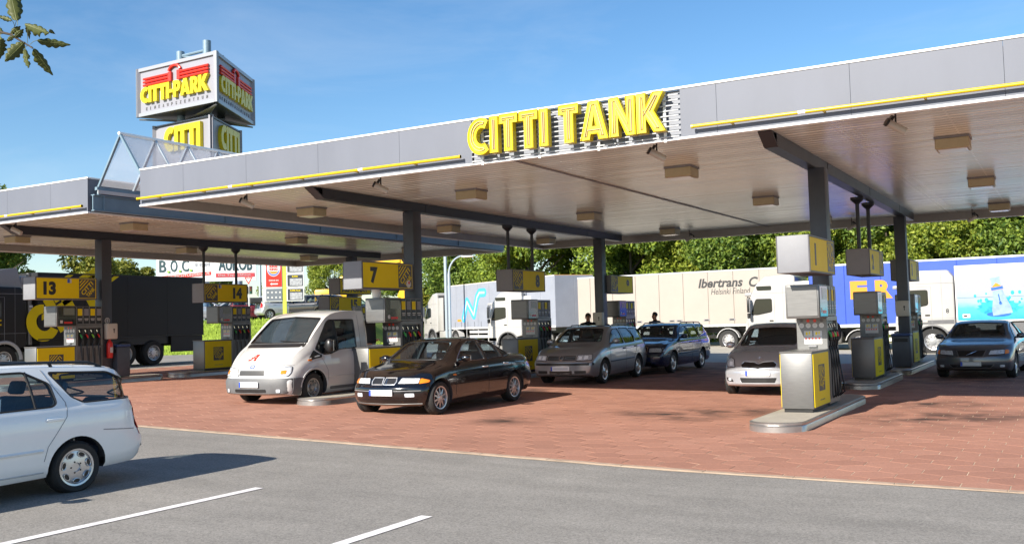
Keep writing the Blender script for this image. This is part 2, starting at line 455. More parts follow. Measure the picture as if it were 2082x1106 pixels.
# red hexagon paving
def paver_mat():
    m = bpy.data.materials.new('red_paver'); m.use_nodes = True
    nt = m.node_tree; N = nt.nodes; L = nt.links; b = N['Principled BSDF']; b.inputs['Roughness'].default_value = .82
    gi = N.new('ShaderNodeNewGeometry'); oi = N.new('ShaderNodeObjectInfo')
    ad = N.new('ShaderNodeMath'); ad.operation = 'ADD'; L.new(gi.outputs['Random Per Island'], ad.inputs[0]); L.new(oi.outputs['Random'], ad.inputs[1])
    fr = N.new('ShaderNodeMath'); fr.operation = 'FRACT'; L.new(ad.outputs[0], fr.inputs[0])
    cr = N.new('ShaderNodeValToRGB'); e = cr.color_ramp.elements
    e[0].color = (.30, .142, .096, 1); e[1].color = (.365, .178, .122, 1)
    q = e.new(.5); q.color = (.335, .158, .106, 1)
    L.new(fr.outputs[0], cr.inputs[0])
    n1 = N.new('ShaderNodeTexNoise'); n1.inputs['Scale'].default_value = .5; n1.inputs['Detail'].default_value = 7; n1.inputs['Roughness'].default_value = .7
    n3 = N.new('ShaderNodeTexNoise'); n3.inputs['Scale'].default_value = 45; n3.inputs['Detail'].default_value = 4
    L.new(gi.outputs['Position'], n1.inputs['Vector']); L.new(gi.outputs['Position'], n3.inputs['Vector'])
    r1 = N.new('ShaderNodeMapRange'); r1.inputs['From Min'].default_value = .25; r1.inputs['From Max'].default_value = .75; r1.inputs['To Min'].default_value = .88; r1.inputs['To Max'].default_value = 1.12
    r3 = N.new('ShaderNodeMapRange'); r3.inputs['From Min'].default_value = .3; r3.inputs['From Max'].default_value = .7; r3.inputs['To Min'].default_value = .85; r3.inputs['To Max'].default_value = 1.13
    L.new(n1.outputs['Fac'], r1.inputs['Value']); L.new(n3.outputs['Fac'], r3.inputs['Value'])
    fac = N.new('ShaderNodeMath'); fac.operation = 'MULTIPLY'; L.new(r1.outputs[0], fac.inputs[0]); L.new(r3.outputs[0], fac.inputs[1])
    last = fac.outputs[0]
    # oil stains beside the pumps; the widest patches paint in deeper canopy shade
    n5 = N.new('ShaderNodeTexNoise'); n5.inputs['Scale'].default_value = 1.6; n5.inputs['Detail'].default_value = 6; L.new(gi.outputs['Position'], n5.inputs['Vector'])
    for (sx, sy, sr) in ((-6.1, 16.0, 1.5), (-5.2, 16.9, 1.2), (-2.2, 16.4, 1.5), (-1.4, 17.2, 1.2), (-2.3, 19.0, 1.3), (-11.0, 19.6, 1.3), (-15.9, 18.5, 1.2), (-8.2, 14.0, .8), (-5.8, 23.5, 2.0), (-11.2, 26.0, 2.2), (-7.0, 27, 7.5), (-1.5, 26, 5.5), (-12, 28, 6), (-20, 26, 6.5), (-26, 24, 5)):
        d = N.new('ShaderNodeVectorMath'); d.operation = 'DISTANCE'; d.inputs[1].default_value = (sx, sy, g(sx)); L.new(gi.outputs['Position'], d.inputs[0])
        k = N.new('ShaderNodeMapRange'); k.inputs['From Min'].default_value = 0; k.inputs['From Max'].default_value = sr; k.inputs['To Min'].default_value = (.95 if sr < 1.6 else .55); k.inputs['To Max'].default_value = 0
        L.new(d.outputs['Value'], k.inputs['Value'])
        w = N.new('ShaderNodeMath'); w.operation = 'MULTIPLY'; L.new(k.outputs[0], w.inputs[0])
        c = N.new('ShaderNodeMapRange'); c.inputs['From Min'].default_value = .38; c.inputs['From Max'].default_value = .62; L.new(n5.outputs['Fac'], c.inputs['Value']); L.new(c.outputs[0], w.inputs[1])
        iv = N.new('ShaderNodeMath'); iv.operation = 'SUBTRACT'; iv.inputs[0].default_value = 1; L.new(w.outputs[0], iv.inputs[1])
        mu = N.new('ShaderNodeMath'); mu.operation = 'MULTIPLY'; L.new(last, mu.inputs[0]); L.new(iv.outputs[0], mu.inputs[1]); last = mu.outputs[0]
    vm = N.new('ShaderNodeVectorMath'); vm.operation = 'SCALE'; L.new(cr.outputs[0], vm.inputs[0]); L.new(last, vm.inputs['Scale'])
    L.new(vm.outputs[0], b.inputs['Base Color'])
    bp = N.new('ShaderNodeBump'); bp.inputs['Strength'].default_value = .35; bp.inputs['Distance'].default_value = .006
    L.new(n3.outputs['Fac'], bp.inputs['Height']); L.new(bp.outputs[0], b.inputs['Normal'])
    return m
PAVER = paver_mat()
JOINT = mat('sand_joint', (.48, .37, .26), .95, var=.5, scale=1.1, bump=.3)
pave = sheet('paving', [-29.6, -24, -20, -16, -12, -8, -4, 0, 4, 9], [0, 1], lambda x, y: 0, JOINT)
for i, v in enumerate(pave.data.vertices):
    x = v.co.x; v.co.y = yf(x)-.10 if i < 10 else 33.05; v.co.z = g(x)+.004
HW = .43; HR = HW/math.sqrt(3)
def hexa(cx=0, cy=0, top=0.0, t=(0, 0)):
    v = []; n = 6
    for (r, z) in ((HR-.0078, top), (HR-.0055, top-.0012), (HR-.0055, top-.012)):
        for i in range(6):
            a = math.radians(30+60*i); x = r*math.cos(a); y = r*math.sin(a)
            v.append((cx+x, cy+y, z+t[0]*x+t[1]*y))
    f = [tuple(range(6))]+[(i, 6+i, 6+(i+1) % 6, (i+1) % 6) for i in range(6)]+[(6+i, 12+i, 12+(i+1) % 6, 6+(i+1) % 6) for i in range(6)]
    return v, f
rp = random.Random(3)
hx = []
j = 0; y = 10.0
while y < 33.0:
    x = -29.4+(HW/2 if j % 2 else 0)
    while x < 9:
        if y > yf(x)-.16: hx.append((x, y))
        x += HW
    y += HR*1.5; j += 1
def camd(p):
    d = Vector((p[0], p[1], -1.7)); k = d.dot(fw); u = d.dot(rt)/k if k > 0 else 9
    return d.length if abs(u) < .56 and k > 0 else 1e6+d.length
hx.sort(key=camd)
hm = []
for k in range(6):
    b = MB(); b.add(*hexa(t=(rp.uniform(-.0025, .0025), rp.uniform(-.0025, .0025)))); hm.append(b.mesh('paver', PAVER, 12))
b = MB()
for i, (x, y) in enumerate(hx):
    z = g(x)+.0075+rp.uniform(-.0007, .0007)
    sl = -.0155 if -29.16 < x < -4 else 0
    if y < yf(x)+.36:      # blocks cut along the front edge
        hv, hf = hexa(x, y, 0); top = [p[:2] for p in hv[:6]]; out_ = []
        for k in range(6):
            p, q = top[k], top[(k+1) % 6]; dp, dq = p[1]-yf(p[0])-.078, q[1]-yf(q[0])-.078
            if dp >= 0: out_.append(p)
            if dp*dq < 0: u = dp/(dp-dq); out_.append((p[0]+(q[0]-p[0])*u, p[1]+(q[1]-p[1])*u))
        if len(out_) > 2:
            if i < 290:
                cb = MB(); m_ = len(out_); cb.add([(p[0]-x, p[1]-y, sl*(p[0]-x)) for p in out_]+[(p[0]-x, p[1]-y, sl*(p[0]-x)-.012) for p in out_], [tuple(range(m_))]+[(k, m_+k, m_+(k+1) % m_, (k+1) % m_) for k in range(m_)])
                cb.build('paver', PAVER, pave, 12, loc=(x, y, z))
            else:
                m_ = len(out_); b.add([(p[0], p[1], z+sl*(p[0]-x)) for p in out_]+[(p[0], p[1], z+sl*(p[0]-x)-.012) for p in out_], [tuple(range(m_))]+[(k, m_+k, m_+(k+1) % m_, (k+1) % m_) for k in range(m_)])
    elif i < 290:
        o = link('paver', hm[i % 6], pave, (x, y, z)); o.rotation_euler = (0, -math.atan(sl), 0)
    else:
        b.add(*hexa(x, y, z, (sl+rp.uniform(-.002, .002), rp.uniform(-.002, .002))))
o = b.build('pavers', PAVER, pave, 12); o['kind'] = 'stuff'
# pale concrete edging strip along the paving
b = MB(); xs = [-29.6+i*1.0 for i in range(39)]
for i in range(38):
    x0, x1 = xs[i]+.006, xs[i+1]-.006
    b.box(0, 1, 0, 1, 0, 1)
    k = len(b.v)-8
    for q, (xx, yy, zz) in enumerate([(x0, 0, 0), (x1, 0, 0), (x1, 1, 0), (x0, 1, 0), (x0, 0, 1), (x1, 0, 1), (x1, 1, 1), (x0, 1, 1)]):
        b.v[k+q] = (xx, yf(xx)-.03+.10*yy, g(xx)-.02+.0285*zz)
e = b.build('edging_strip', mat('edging_concrete', (.36, .26, .19), .9, var=.3, scale=5, bump=.3), pave, 0); e['kind'] = 'stuff'

# grass bank and far car park plateau
GRASS = mat('grass', (.20, .28, .02), .9, var=.35, scale=.9, bump=.6, bscale=40)
ds = [54.6+i*.5 for i in range(16)]+[64, 70, 80, 95, 120]; ss = [-70+2*i for i in range(27)]+[-17+.5*i for i in range(21)]
dsx = lambda d, s: (-.497*d+.868*s, .868*d+.497*s)
v = []
for d in ds:
    for s in ss:
        x, y = dsx(d, s); h = bank_h(x, y); v.append((x, y, g(x)+h-.005 if h > .004 else g(x)-.15))
n = len(ss); b = MB(); b.add(v, [(j*n+i, j*n+i+1, (j+1)*n+i+1, (j+1)*n+i) for j in range(len(ds)-1) for i in range(n-1)])
bank = b.build('grass_bank', GRASS); bank['kind'] = 'structure'
lot = MB()
# car park surface on the plateau
pp = [dsx(d, s) for d, s in ((61.3, -60), (61.3, -12), (84, -12), (84, -60))]
lot.add([(x, y, .39+1.95+.006) for x, y in pp], [(0, 1, 2, 3)])
o = lot.build('car_park', ASPH); o['kind'] = 'structure'
rg = random.Random(5)
b = MB(); n = 0
while n < 9000:
    x, y = dsx(rg.uniform(55.3, 61.2), rg.uniform(-34, -8)); h = bank_h(x, y)
    if h < .02 or h > 1.949: continue
    z = g(x)+h-.04; a = rg.uniform(0, PI); L_ = rg.uniform(.10, .24); w = .03
    dx, dy = math.cos(a)*w, math.sin(a)*w; lx, ly = rg.uniform(-.1, .1), rg.uniform(-.1, .1)
    b.add([(x-dx, y-dy, z), (x+dx, y+dy, z), (x+lx, y+ly, z+L_)], [(0, 1, 2)]); n += 1
BLADE = mat('grass_blade', (.27, .38, .035), .7, var=.3, scale=.6, island=.35)
o = b.build('grass', BLADE, smooth=0); tag(o, 'short bright green grass on the sloping bank behind the pumps', 'grass', kind='stuff')

# ------------------------------------------------------------------ canopies
YF, YB, ZB, ZT, ZS = 13.81, 31.78, 4.35, 5.15, 4.60
def canopy(name, label, XL, XR, beams, joint, seams, sign_gap=None, bars=(), lightcols=()):
    C = thing(name, label, 'canopy', (0, 0, 0), group='filling station canopies')
    # roof deck
    b = MB(); b.box(XL+.06, XR-.06, YF+.06, YB-.06, ZS+.05, ZT-.1); b.build('roof', LGREY, C)
    # fascia panels, front / back / ends
    ed = [XL]+list(seams)+[XR]
    for i in range(len(ed)-1):
        a, c = ed[i]+.0018, ed[i+1]-.0018
        if sign_gap and a > sign_gap[0]-.1 and c < sign_gap[1]+.1:
            b = MB(); b.box(a, c, YF+.05, YF+.07, ZB+.04, ZT-.04); b.build('back_panel', mat('back_sheet', (.20, .215, .25), .5), C)
        else:
            b = MB(); b.box(a, c, YF, YF+.03, ZB+.035, ZT-.035, .0015); b.build('fascia_panel', FASCIA, C)
    n = max(2, int((XR-XL)/1.85)); w = (XR-XL)/n
    for i in range(n):
        b = MB(); b.box(XL+i*w+.005, XL+(i+1)*w-.005, YB-.03, YB, ZB+.035, ZT-.035, .004); b.build('fascia_panel', FASCIA, C)
    n = 10; w = (YB-YF-.06)/n
    for X in (XL, XR-.03):
        for i in range(n):
            b = MB(); b.box(X, X+.03, YF+.03+i*w+.005, YF+.03+(i+1)*w-.005, ZB+.035, ZT-.035, .004); b.build('fascia_panel', FASCIA, C)
    for (z0, z1) in ((ZT-.035, ZT), (ZB, ZB+.035)):
        b = MB()
        b.box(XL-.012, XR+.012, YF-.014, YF+.06, z0, z1, .004); b.box(XL-.012, XR+.012, YB-.06, YB+.014, z0, z1, .004)
        b.box(XL-.012, XL+.06, YF+.062, YB-.062, z0, z1, .004); b.box(XR-.06, XR+.012, YF+.062, YB-.062, z0, z1, .004)
        b.build('edge_trim', WHITE, C)
    b = MB()   # inner upstand behind the lower edge
    b.box(XL+.031, XR-.031, YF+.071, YF+.09, ZB+.02, ZS-.002); b.box(XL+.031, XR-.031, YB-.09, YB-.062, ZB+.02, ZS-.002)
    b.box(XL+.031, XL+.05, YF+.091, YB-.091, ZB+.02, ZS-.002); b.box(XR-.05, XR-.031, YF+.091, YB-.091, ZB+.02, ZS-.002)
    b.build('soffit_edge', SOFFE, C)
    # soffit planks
    secs = [XL+.06]+joint+[XR-.06]
    ny = 86; w = (YB-YF-.2)/ny
    for s in range(len(secs)-1):
        a, c = secs[s]+.012, secs[s+1]-.012
        pm = MB(); pm.add([(a, .006, .008), (c, .006, .008), (c, .020, -.010), (a, .020, -.010), (a, w-.014, -.010), (c, w-.014, -.010), (c, w-.004, .008), (a, w-.004, .008)],
                          [(0, 1, 2, 3), (3, 2, 5, 4), (4, 5, 6, 7)])
        me = pm.mesh('soffit_plank', SOFF, 20)
        me.flip_normals()
        for i in range(ny):
            o = link('soffit_plank', me, C, (0, YF+.1+i*w, ZS+rp.uniform(-.001, .001)))
            o.rotation_euler = (rp.uniform(-.016, .016), 0, 0)
    b = MB(); b.box(XL+.055, XR-.055, YF+.091, YB-.091, ZS+.012, ZS+.04); b.build('soffit_backing', DARK, C)
    for X in joint:
        b = MB(); b.box(X-.03, X+.03, YF+.1, YB-.1, ZS-.03, ZS-.011); b.build('joint_cover', GREY, C)
    for (X, cols) in beams:
        b = MB()
        y0, y1 = YF+1.35, YB-.75; zb = ZB+.02; h = ZS-.012
        # I-beam with chamfered nose
        b.prism([(y0, h), (y0+.35, zb+.02), (y1-.1, zb+.02), (y1, h)], X-.012, X+.012, 'x')
        b.box(X-.11, X+.11, y0+.36, y1-.1, zb, zb+.02); b.box(X-.11, X+.11, y0, y1, h-.012, h)
        b.add([(X-.11, y0, h-.012), (X+.11, y0, h-.012), (X+.11, y0+.36, zb), (X-.11, y0+.36, zb), (X-.11, y0+.02, h-.0), (X+.11, y0+.02, h), (X+.11, y0+.38, zb+.02), (X-.11, y0+.38, zb+.02)], [(3, 2, 1, 0), (4, 5, 6, 7), (0, 1, 5, 4), (1, 2, 6, 5), (2, 3, 7, 6), (3, 0, 4, 7)])
        b.box(X-.112, X-.10, y0+.3, y1-.1, zb+.021, h-.013); b.box(X+.10, X+.112, y0+.3, y1-.1, zb+.021, h-.013)
        for k in range(3): b.box(X-.118, X+.118, y0+4+k*4.5, y0+4.02+k*4.5, zb+.02, h-.013)
        b.build('beam', BEAM, C, 20)
        for (cx, cy) in cols:
            b = MB(); z0 = g(cx)+.1
            b.box(cx-.15, cx+.15, cy-.165, cy+.165, z0, zb-.001, .012, seg=2)
            b.box(cx-.153, cx-.15, cy-.15, cy+.15, z0+1.2, z0+1.9)
            b.build('column', STEEL, C, 30)
    for (a, c) in bars:
        b = MB(); z = 4.505
        b.cyl((a, YF-.10, z), (c, YF-.10, z), .026, n=12)
        b.cyl((a, YF-.10, z), (a+.03, YF-.10, z), .032, n=10); b.cyl((c-.03, YF-.10, z), (c, YF-.10, z), .032, n=10)
        x = a+.6
        while x < c-.1: b.box(x-.012, x+.012, YF-.10, YF, z-.03, z-.006); x += 1.3
        b.build('yellow_bar', YEL, C)
        for i in range(2 if c-a > 5 else 1):
            xm = a+(c-a)*(.33+.4*i)
            k = MB(); k.cyl((xm, YF-.10, z), (xm+.10, YF-.10, z), .0275, n=10); k.build('bar_joint', WHITE, C)
    return C
canopy('canopy', 'long grey flat roofed canopy with big yellow letters over its front edge', -16.9, 0.0,
       [(-12.95-.5, [(-13.45, 18.75), (-13.5, 29.4)]), (-4.05, [(-3.95, 18.35), (-4.12, 29.4)])], [-8.5],
       [-15.6, -13.84, -12.01, -10.14, -8.63, -6.78, -4.94, -4.38, -2.49, -.6], (-8.63, -4.94), [(-16.87, -8.8), (-4.74, -.02)])
canopy('canopy', 'lower left grey canopy over the pumps 13 and 14 and the black lorry', -28.95, -18.6,
       [(-23.85, [(-23.85, 18.2), (-23.9, 29.3)])], [],
       [-27.2, -25.3, -23.4, -21.5, -19.9], None, [(-28.9, -18.66)])

# glazed ridge between the two canopies
R_ = thing('glazed_roof', 'pointed glazed steel roof closing the gap between the two canopies', 'glass roof', (0, 0, 0))
XA, XLf, XRf, ZA, ZLf, ZRf = -17.75, -18.50, -17.0, 6.02, 4.93, 4.93
ny = 19; dy = .93; Y0 = 14.0
fb = MB(); fb.box(XLf-.05, XLf+.05, YF+.05, YB-.1, 4.40, 4.42); fb.box(XLf-.012, XLf+.012, YF+.05, YB-.1, 4.42, 4.74); fb.box(XLf-.06, XLf+.06, YF+.05, YB-.1, 4.74, 4.76)
for k in range(5): fb.box(XLf+.012, XLf+.05, YF+.3+k*3.6, YF+.33+k*3.6, 4.42, 4.74)
fb.build('edge_beam', BLUST, R_)
fb = MB(); fb.box(XLf-.02, XLf+.06, YF+.12, YB-.1, 4.86, 4.93); fb.box(XRf-.02, XRf+.06, YF+.12, YB-.1, 4.86, 4.93); fb.build('sill_rail', BLUST, R_)
fb = MB(); fb.box(XLf+.061, XLf+.08, YF+.13, YB-.11, 4.78, 4.86); fb.build('gutter', LGREY, R_)
for i in range(ny+1):
    y = Y0+i*dy
    for (xf, zf) in ((XLf+.02, ZLf), (XRf+.02, ZRf)):
        b = MB(); b.tube([(xf, y, zf), (XA, y, ZA)], .036, 4); b.build('rafter', TRUSS if i else BLUST, R_, 0)
    b = MB(); b.tube([(XLf+.02, y, 4.76), (XLf+.02, y, 4.93)], .036, 4); b.build('stub_post', BLUST, R_, 0)
b = MB(); b.tube([(XA, Y0-.04, ZA+.02), (XA, Y0+ny*dy+.04, ZA+.02)], .04, 6); b.build('ridge_bar', WHITE, R_)
for i in range(ny):
    y = Y0+i*dy
    for (xf, zf) in ((XLf+.02, ZLf), (XRf+.02, ZRf)):
        b = MB(); a = Vector((xf, y+.03, zf+.03)); c = Vector((XA, y+.03, ZA-.02)); n = Vector((0, dy-.06, 0))
        nn = (c-a).cross(n).normalized()*.008
        P = [a, c, c+n, a+n]
        b.add([p-nn for p in P]+[p+nn for p in P], [(3, 2, 1, 0), (4, 5, 6, 7), (0, 1, 5, 4), (1, 2, 6, 5), (2, 3, 7, 6), (3, 0, 4, 7)])
        b.build('pane', POLYC, R_, 0)

# ------------------------------------------------------------------ CITTI TANK sign on the fascia
S = thing('fascia_sign', 'big yellow CITTI TANK channel letters on white slats at the canopy edge', 'sign', (-6.78, YF, 4.35))
b0 = Vector((-6.78, YF, 4.35))
for i in range(10):
    z = .055+i*.0785
    b = MB(); b.box(-1.83, 1.83, -.05, -.03, z-.010, z+.010, .003); b.build('slat', mat('slat_grey', (.42, .43, .44), .4), S)
for x in (-1.63, -.55, .5, 1.6):
    b = MB(); b.box(x-.022, x+.022, -.030, -.004, -.02, .80, .003); b.build('slat_post', WHITE, S)
nd = (Vector((1, 0, 0)), Vector((0, 0, 1)))
sign_word('CITTI TANK', S, (-1.80, -.065, .13), nd[0], nd[1], .60, 3.45, .13, [YELD, NEON], gap=.07, neon=True, space=.30)

# ------------------------------------------------------------------ light boxes and floodlights under the canopies
def light_box(loc, label):
    t = thing('light_box', label, 'ceiling light', loc, group='light boxes under the canopies')
    b = MB(); b.box(-.26, .26, -.24, .24, -.21, -.03, .012); b.build('housing', LAMPB, t)
    b = MB(); b.box(-.275, .275, -.255, .255, -.034, -.001, .004); b.build('flange', GREY, t)
    b = MB(); b.box(-.22, .22, -.20, .20, -.222, -.209, .004); b.build('lens', mat('lamp_glass', (.70, .70, .68), .2), t)
    return t
zl = ZS-.011
cols = [(-1.6, 'right edge of the long canopy'), (-6.4, 'bay left of pump 1'), (-11.2, 'bay right of pump 7'), (-15.75, 'left edge of the long canopy')]
rows = [(17.85, 'front'), (23.8, 'middle'), (29.9, 'back')]
lb = None
for cx, cn in cols:
    for ry, rn in rows:
        lab = f'beige light box in the {rn} row along the {cn}'
        if lb is None: lb = light_box((cx, ry, zl), lab)
        else: dup(lb, (cx, ry, zl), label=lab)
for cx, cn in ((-21.3, 'right edge of the left canopy'), (-26.3, 'left side of pumps 13 and 14')):
    for ry, rn in ((17.2, 'front'), (23.4, 'middle'), (29.6, 'back')):
        dup(lb, (cx, ry, zl), label=f'beige light box in the {rn} row along the {cn}')
def floodlight(loc, label, rz=0):
    t = thing('floodlight', label, 'floodlight', loc, rz, group='cylinder floodlights behind the canopy edges')
    b = MB(); b.cyl((-.07, -.02, 0), (.13, .10, -.13), .055, n=14); b.build('housing', mat('flood_grey', (.46, .44, .40), .45, .2), t)
    b = MB(); b.cyl((-.075, -.023, .003), (-.10, -.04, .02), .062, n=14); b.cyl((-.02, .05, .06), (-.05, .03, .08), .045, n=10); b.build('lens_ring', BLACK, t)
    b = MB(); b.cyl((.02, .03, -.02), (.02, .03, .23), .014, n=6); b.box(-.03, .07, -.02, .08, .225, .24); b.build('bracket', BLACK, t)
    return t
fl = None
for (x, y, lab) in ((-14.73, 14.66, 'grey cylinder floodlight near the left front corner of the long canopy'), (-11.26, 14.66, 'grey cylinder floodlight above the white van and pump 7'),
                    (-5.67, 14.6, 'grey cylinder floodlight just below the last letter of the big sign'), (-2.06, 14.6, 'grey cylinder floodlight at the front right of the long canopy'),
                    (-22.6, 14.7, 'grey cylinder floodlight at the front of the left canopy'), (-10.9, 31.0, 'dark floodlight at the back edge of the long canopy above the trailer'),
                    (-5.7, 31.0, 'dark floodlight at the back edge just behind the pump 1 column'), (-2.35, 31.0, 'dark floodlight at the back right edge of the long canopy'),
                    (-22.7, 31.2, 'dark floodlight at the back edge of the left canopy')):
    if fl is None: fl = floodlight((x, y, 4.37), lab)
    else: dup(fl, (x, y, 4.37), rz=(0 if y < 20 else PI), label=lab)

# ------------------------------------------------------------------ pumps, islands, number signs
LOGOD = mat('logo_dark', (.065, .065, .062), .45)
DIGIT = mat('digit_black', (.02, .022, .024), .45)
PRINTW = mat('print_white', (.56, .56, .54), .45)
def logo_patch(parent, c, right, upv, size, d=.003):
    """dark square with the slanted two-line station logo and its stripes"""
    M = frame(c, right, upv); h = size/2
    b = MB(); b.prism([(-h, -h), (h, -h), (h, h), (-h, h)], 0, d, 'z', M=M); o = b.build('logo_panel', LOGOD, parent, 0)
    q = MB(); rr = Vector(right); uu = Vector(upv); n = rr.cross(uu)
    c2 = Vector(c)+n*(d+.0008)
    a = math.radians(45)
    # stripes in the upper left corner
    for k in range(3):
        s = h*(.25+.25*k)
        p = [(-h*.92, h*.92-s*1.5), (-h*.92, h*.92-s*1.5+h*.11), (-h*.92+s*1.5-h*.11, h*.92), (-h*.92+s*1.5, h*.92)]
        q.prism([(-h*.92, h*.92-s*1.5), (-h*.92+s*1.5, h*.92), (-h*.92+s*1.5-h*.14, h*.92), (-h*.92, h*.92-s*1.5+h*.14)], d, d+.002, 'z', M=M)
    dr = (rr+uu).normalized(); du = (uu-rr).normalized()
    text('x', 'CITTI', None, None, c2+du*h*.05+dr*h*.02-dr*0, dr, du, h*.50, h*1.75, .002, .012, 0, 'C', mb=q)
    text('x', 'TANK', None, None, c2-du*h*.55+dr*h*.05, dr, du, h*.44, h*1.25, .002, .012, 0, 'C', mb=q)
    q.build('logo_lettering', YELF, o, 0)
    return o

def island(loc, L, label, W=.84):
    t = thing('pump_island', label, 'pump island', loc, group='steel edged pump islands')
    def ring(w, l, n=12):
        r = .42*w/.92
        p = []
        for (cx, cy, a0) in ((w/2-r, l-r, 0), (-w/2+r, l-r, 90), (-w/2+r, r, 180), (w/2-r, r, 270)):
            for i in range(n+1): p.append((cx+r*math.cos(math.radians(a0+90*i/n)), cy+r*math.sin(math.radians(a0+90*i/n))))
        return p
    o = ring(W, L); i_ = [(x*(W-.06)/W, .03+y*(L-.06)/L) for x, y in o]
    b = MB(); b.prism(i_, .09, .149, 'z'); b.build('top_slab', mat('island_concrete', (.34, .31, .255), .8, var=.15, scale=3, bump=.2), t, 30)
    b = MB(); n = len(o)
    lev = [(o, -.06), (o, .085), (None, .10), (o, .115), (o, .135), (i_, .151)]
    mid = [(x*.985, .02+y*.99) for x, y in o]
    v = []; 
    for q, z in lev: v += [(x, y, z) for x, y in (q or mid)]
    v += [(x, y, .10) for x, y in i_]
    f = []
    for k in range(len(lev)):
        for a in range(n): f.append((k*n+a, k*n+(a+1) % n, (k+1)*n+(a+1) % n, (k+1)*n+a))
    b.add(v, f); b.build('steel_kerb', mat('kerb_steel', (.42, .41, .40), .33, .8, var=.18, scale=3), t, 40)
    return t

def pump(loc, label, rz=0):
    t = thing('fuel_pump', label, 'fuel pump', loc, rz, group='fuel pumps')
    b = MB(); b.box(-.22, .22, .03, 1.12, 0, .055); b.build('plinth', BLACK, t)
    b = MB(); b.box(-.25, .25, 0, 1.16, .055, .93, .012, seg=2); b.build('cabinet', INOX, t)
    b = MB(); b.box(-.258, .258, -.012, 1.165, .931, .955, .006); b.build('cabinet_top', INOX, t)
    for s in (-1, 1):
        b = MB(); b.box(s*.251, s*.262, .03, 1.13, .075, .915, .003); o = b.build('side_panel', YELF, t)
        logo_patch(o, (s*.262, .58, .52), (0, s, 0), (0, 0, 1), .42)
        m = MB(); text('x', 'www.citti.de', None, None, (s*.2625, .58, .17), (0, s, 0), (0, 0, 1), .028, .34, .001, .01, 0, 'C', mb=m); m.build('lettering', DGREY, o, 0)
    # hose tower
    b = MB(); b.box(-.25, .25, 1.17, 2.02, .03, .93, .01); b.box(-.25, .25, 1.17, 2.02, 1.42, 1.50, .004); b.box(-.20, .20, 1.20, 2.0, .93, 1.42); b.box(-.25, .25, 1.96, 2.02, .93, 1.42); b.box(-.25, .25, 1.17, 1.24, .93, 1.42)
    b.build('hose_tower', INOXD, t)
    b = MB(); b.box(-.25, .25, 1.168, 1.195, .956, 1.475, .003); b.build('service_panel', INOX, t)
    b = MB(); b.box(-.24, .24, 1.20, 2.02, 1.501, 2.02, .01); b.build('label_housing', INOXD, t)
    # cantilevered head
    b = MB(); b.box(-.27, .27, .58, 1.198, 1.475, 2.03, .014, seg=2); b.build('head', INOX, t)
    b = MB(); b.box(-.245, .245, .569, .58, 1.51, 1.99, .004); b.build('head_end_plate', INOX, t)
    for s in (-1, 1):
        b = MB(); b.box(s*.271, s*.278, .62, 1.17, 1.50, 2.0, .003); o = b.build('display', SCREEN, t)
        b = MB(); b.box(s*.279, s*.281, .78, 1.12, 1.78, 1.97); b.build('readout', mat('lcd', (.16, .18, .14), .2), o)
        b = MB(); b.box(s*.279, s*.281, .68, .76, 1.56, 1.64); b.box(s*.279, s*.281, .80, 1.05, 1.55, 1.60, m=1); b.build('sticker', [PRINTW, RED], o)
        for k in range(4):
            y0 = 1.225+k*.2
            b = MB(); b.box(s*.241, s*.249, y0, y0+.165, 1.54, 2.0, .003); o = b.build('grade_label', BLACK, t)
            b = MB(); b.box(s*.250, s*.252, y0+.012, y0+.153, 1.76, 1.95); b.build('grade_colour', YELF if k % 2 == 0 else GREY, o)
            b = MB(); b.box(s*.250, s*.252, y0+.02, y0+.145, 1.665, 1.685); b.box(s*.250, s*.252, y0+.03, y0+.135, 1.625, 1.64); b.build('grade_print', PRINTW, o)
        for k in range(4):   # recess dividers, nozzle, hose
            y0 = 1.25+k*.185; yc = y0+.09
            b = MB(); b.box(s*.201, s*.209, y0+.006, y0+.176, .935, 1.41, .003); b.build('nozzle_recess', BLACK, t)
            b = MB(); x0 = s*.235
            b.tube([(x0, yc-.02, 1.25), (x0+s*.03, yc-.005, 1.20), (x0+s*.04, yc+.015, 1.15)], [.016, .024, .018], 8)
            b.box(x0+s*.0, x0+s*.055, yc+.01, yc+.05, 1.08, 1.26, .012, m=1)
            b.tube([(x0+s*.03, yc+.03, 1.09), (x0+s*.02, yc+.02, 1.0), (x0, yc, .97)], .016, 6, 1)
            b.tube([(x0, yc-.03, 1.31), (x0-s*.015, yc-.045, 1.37)], .014, 6, 2)
            b.build('nozzle', [(GREEN, RED, LGREEN, RED)[k], BLACK, CHROME], t)
            b = MB(); bow = rp.uniform(.02, .07)
            pts = [(x0+s*.01, yc, .98), (s*.27, yc-.01, .86), (s*.30, yc-.015, .6), (s*(.29+bow), yc-.02, .38), (s*(.30+bow), yc-.01, .20), (s*.27, yc+.03, .13), (s*.255, yc+.05, .20), (s*.256, yc+.055, .5), (s*.256, yc+.055, .88)]
            b.tube(pts, .013, 6); b.build('hose', BLACK, t)
        for k in range(5):
            b = MB(); b.box(s*.251, s*.256, 1.232+k*.185, 1.244+k*.185, .12, .92); b.build('hose_rail', INOX, t)
    # stickers on the front service panel
    for k in range(4):
        x = -.165+.11*k
        b = MB(); b.cyl((x, 1.168, 1.43), (x, 1.1655, 1.43), .026, n=14); b.build('sticker', [DGREY, LOGOR, LOGOR, DGREY][k], t, 0)
        b = MB(); b.cyl((x, 1.168, 1.35), (x, 1.1655, 1.35), .042, n=16); o = b.build('sticker', PRINTW, t, 0)
        b = MB(); b.cyl((x, 1.165, 1.35), (x, 1.1645, 1.35), .020, n=12); b.build('pictogram', LGREY, o, 0)
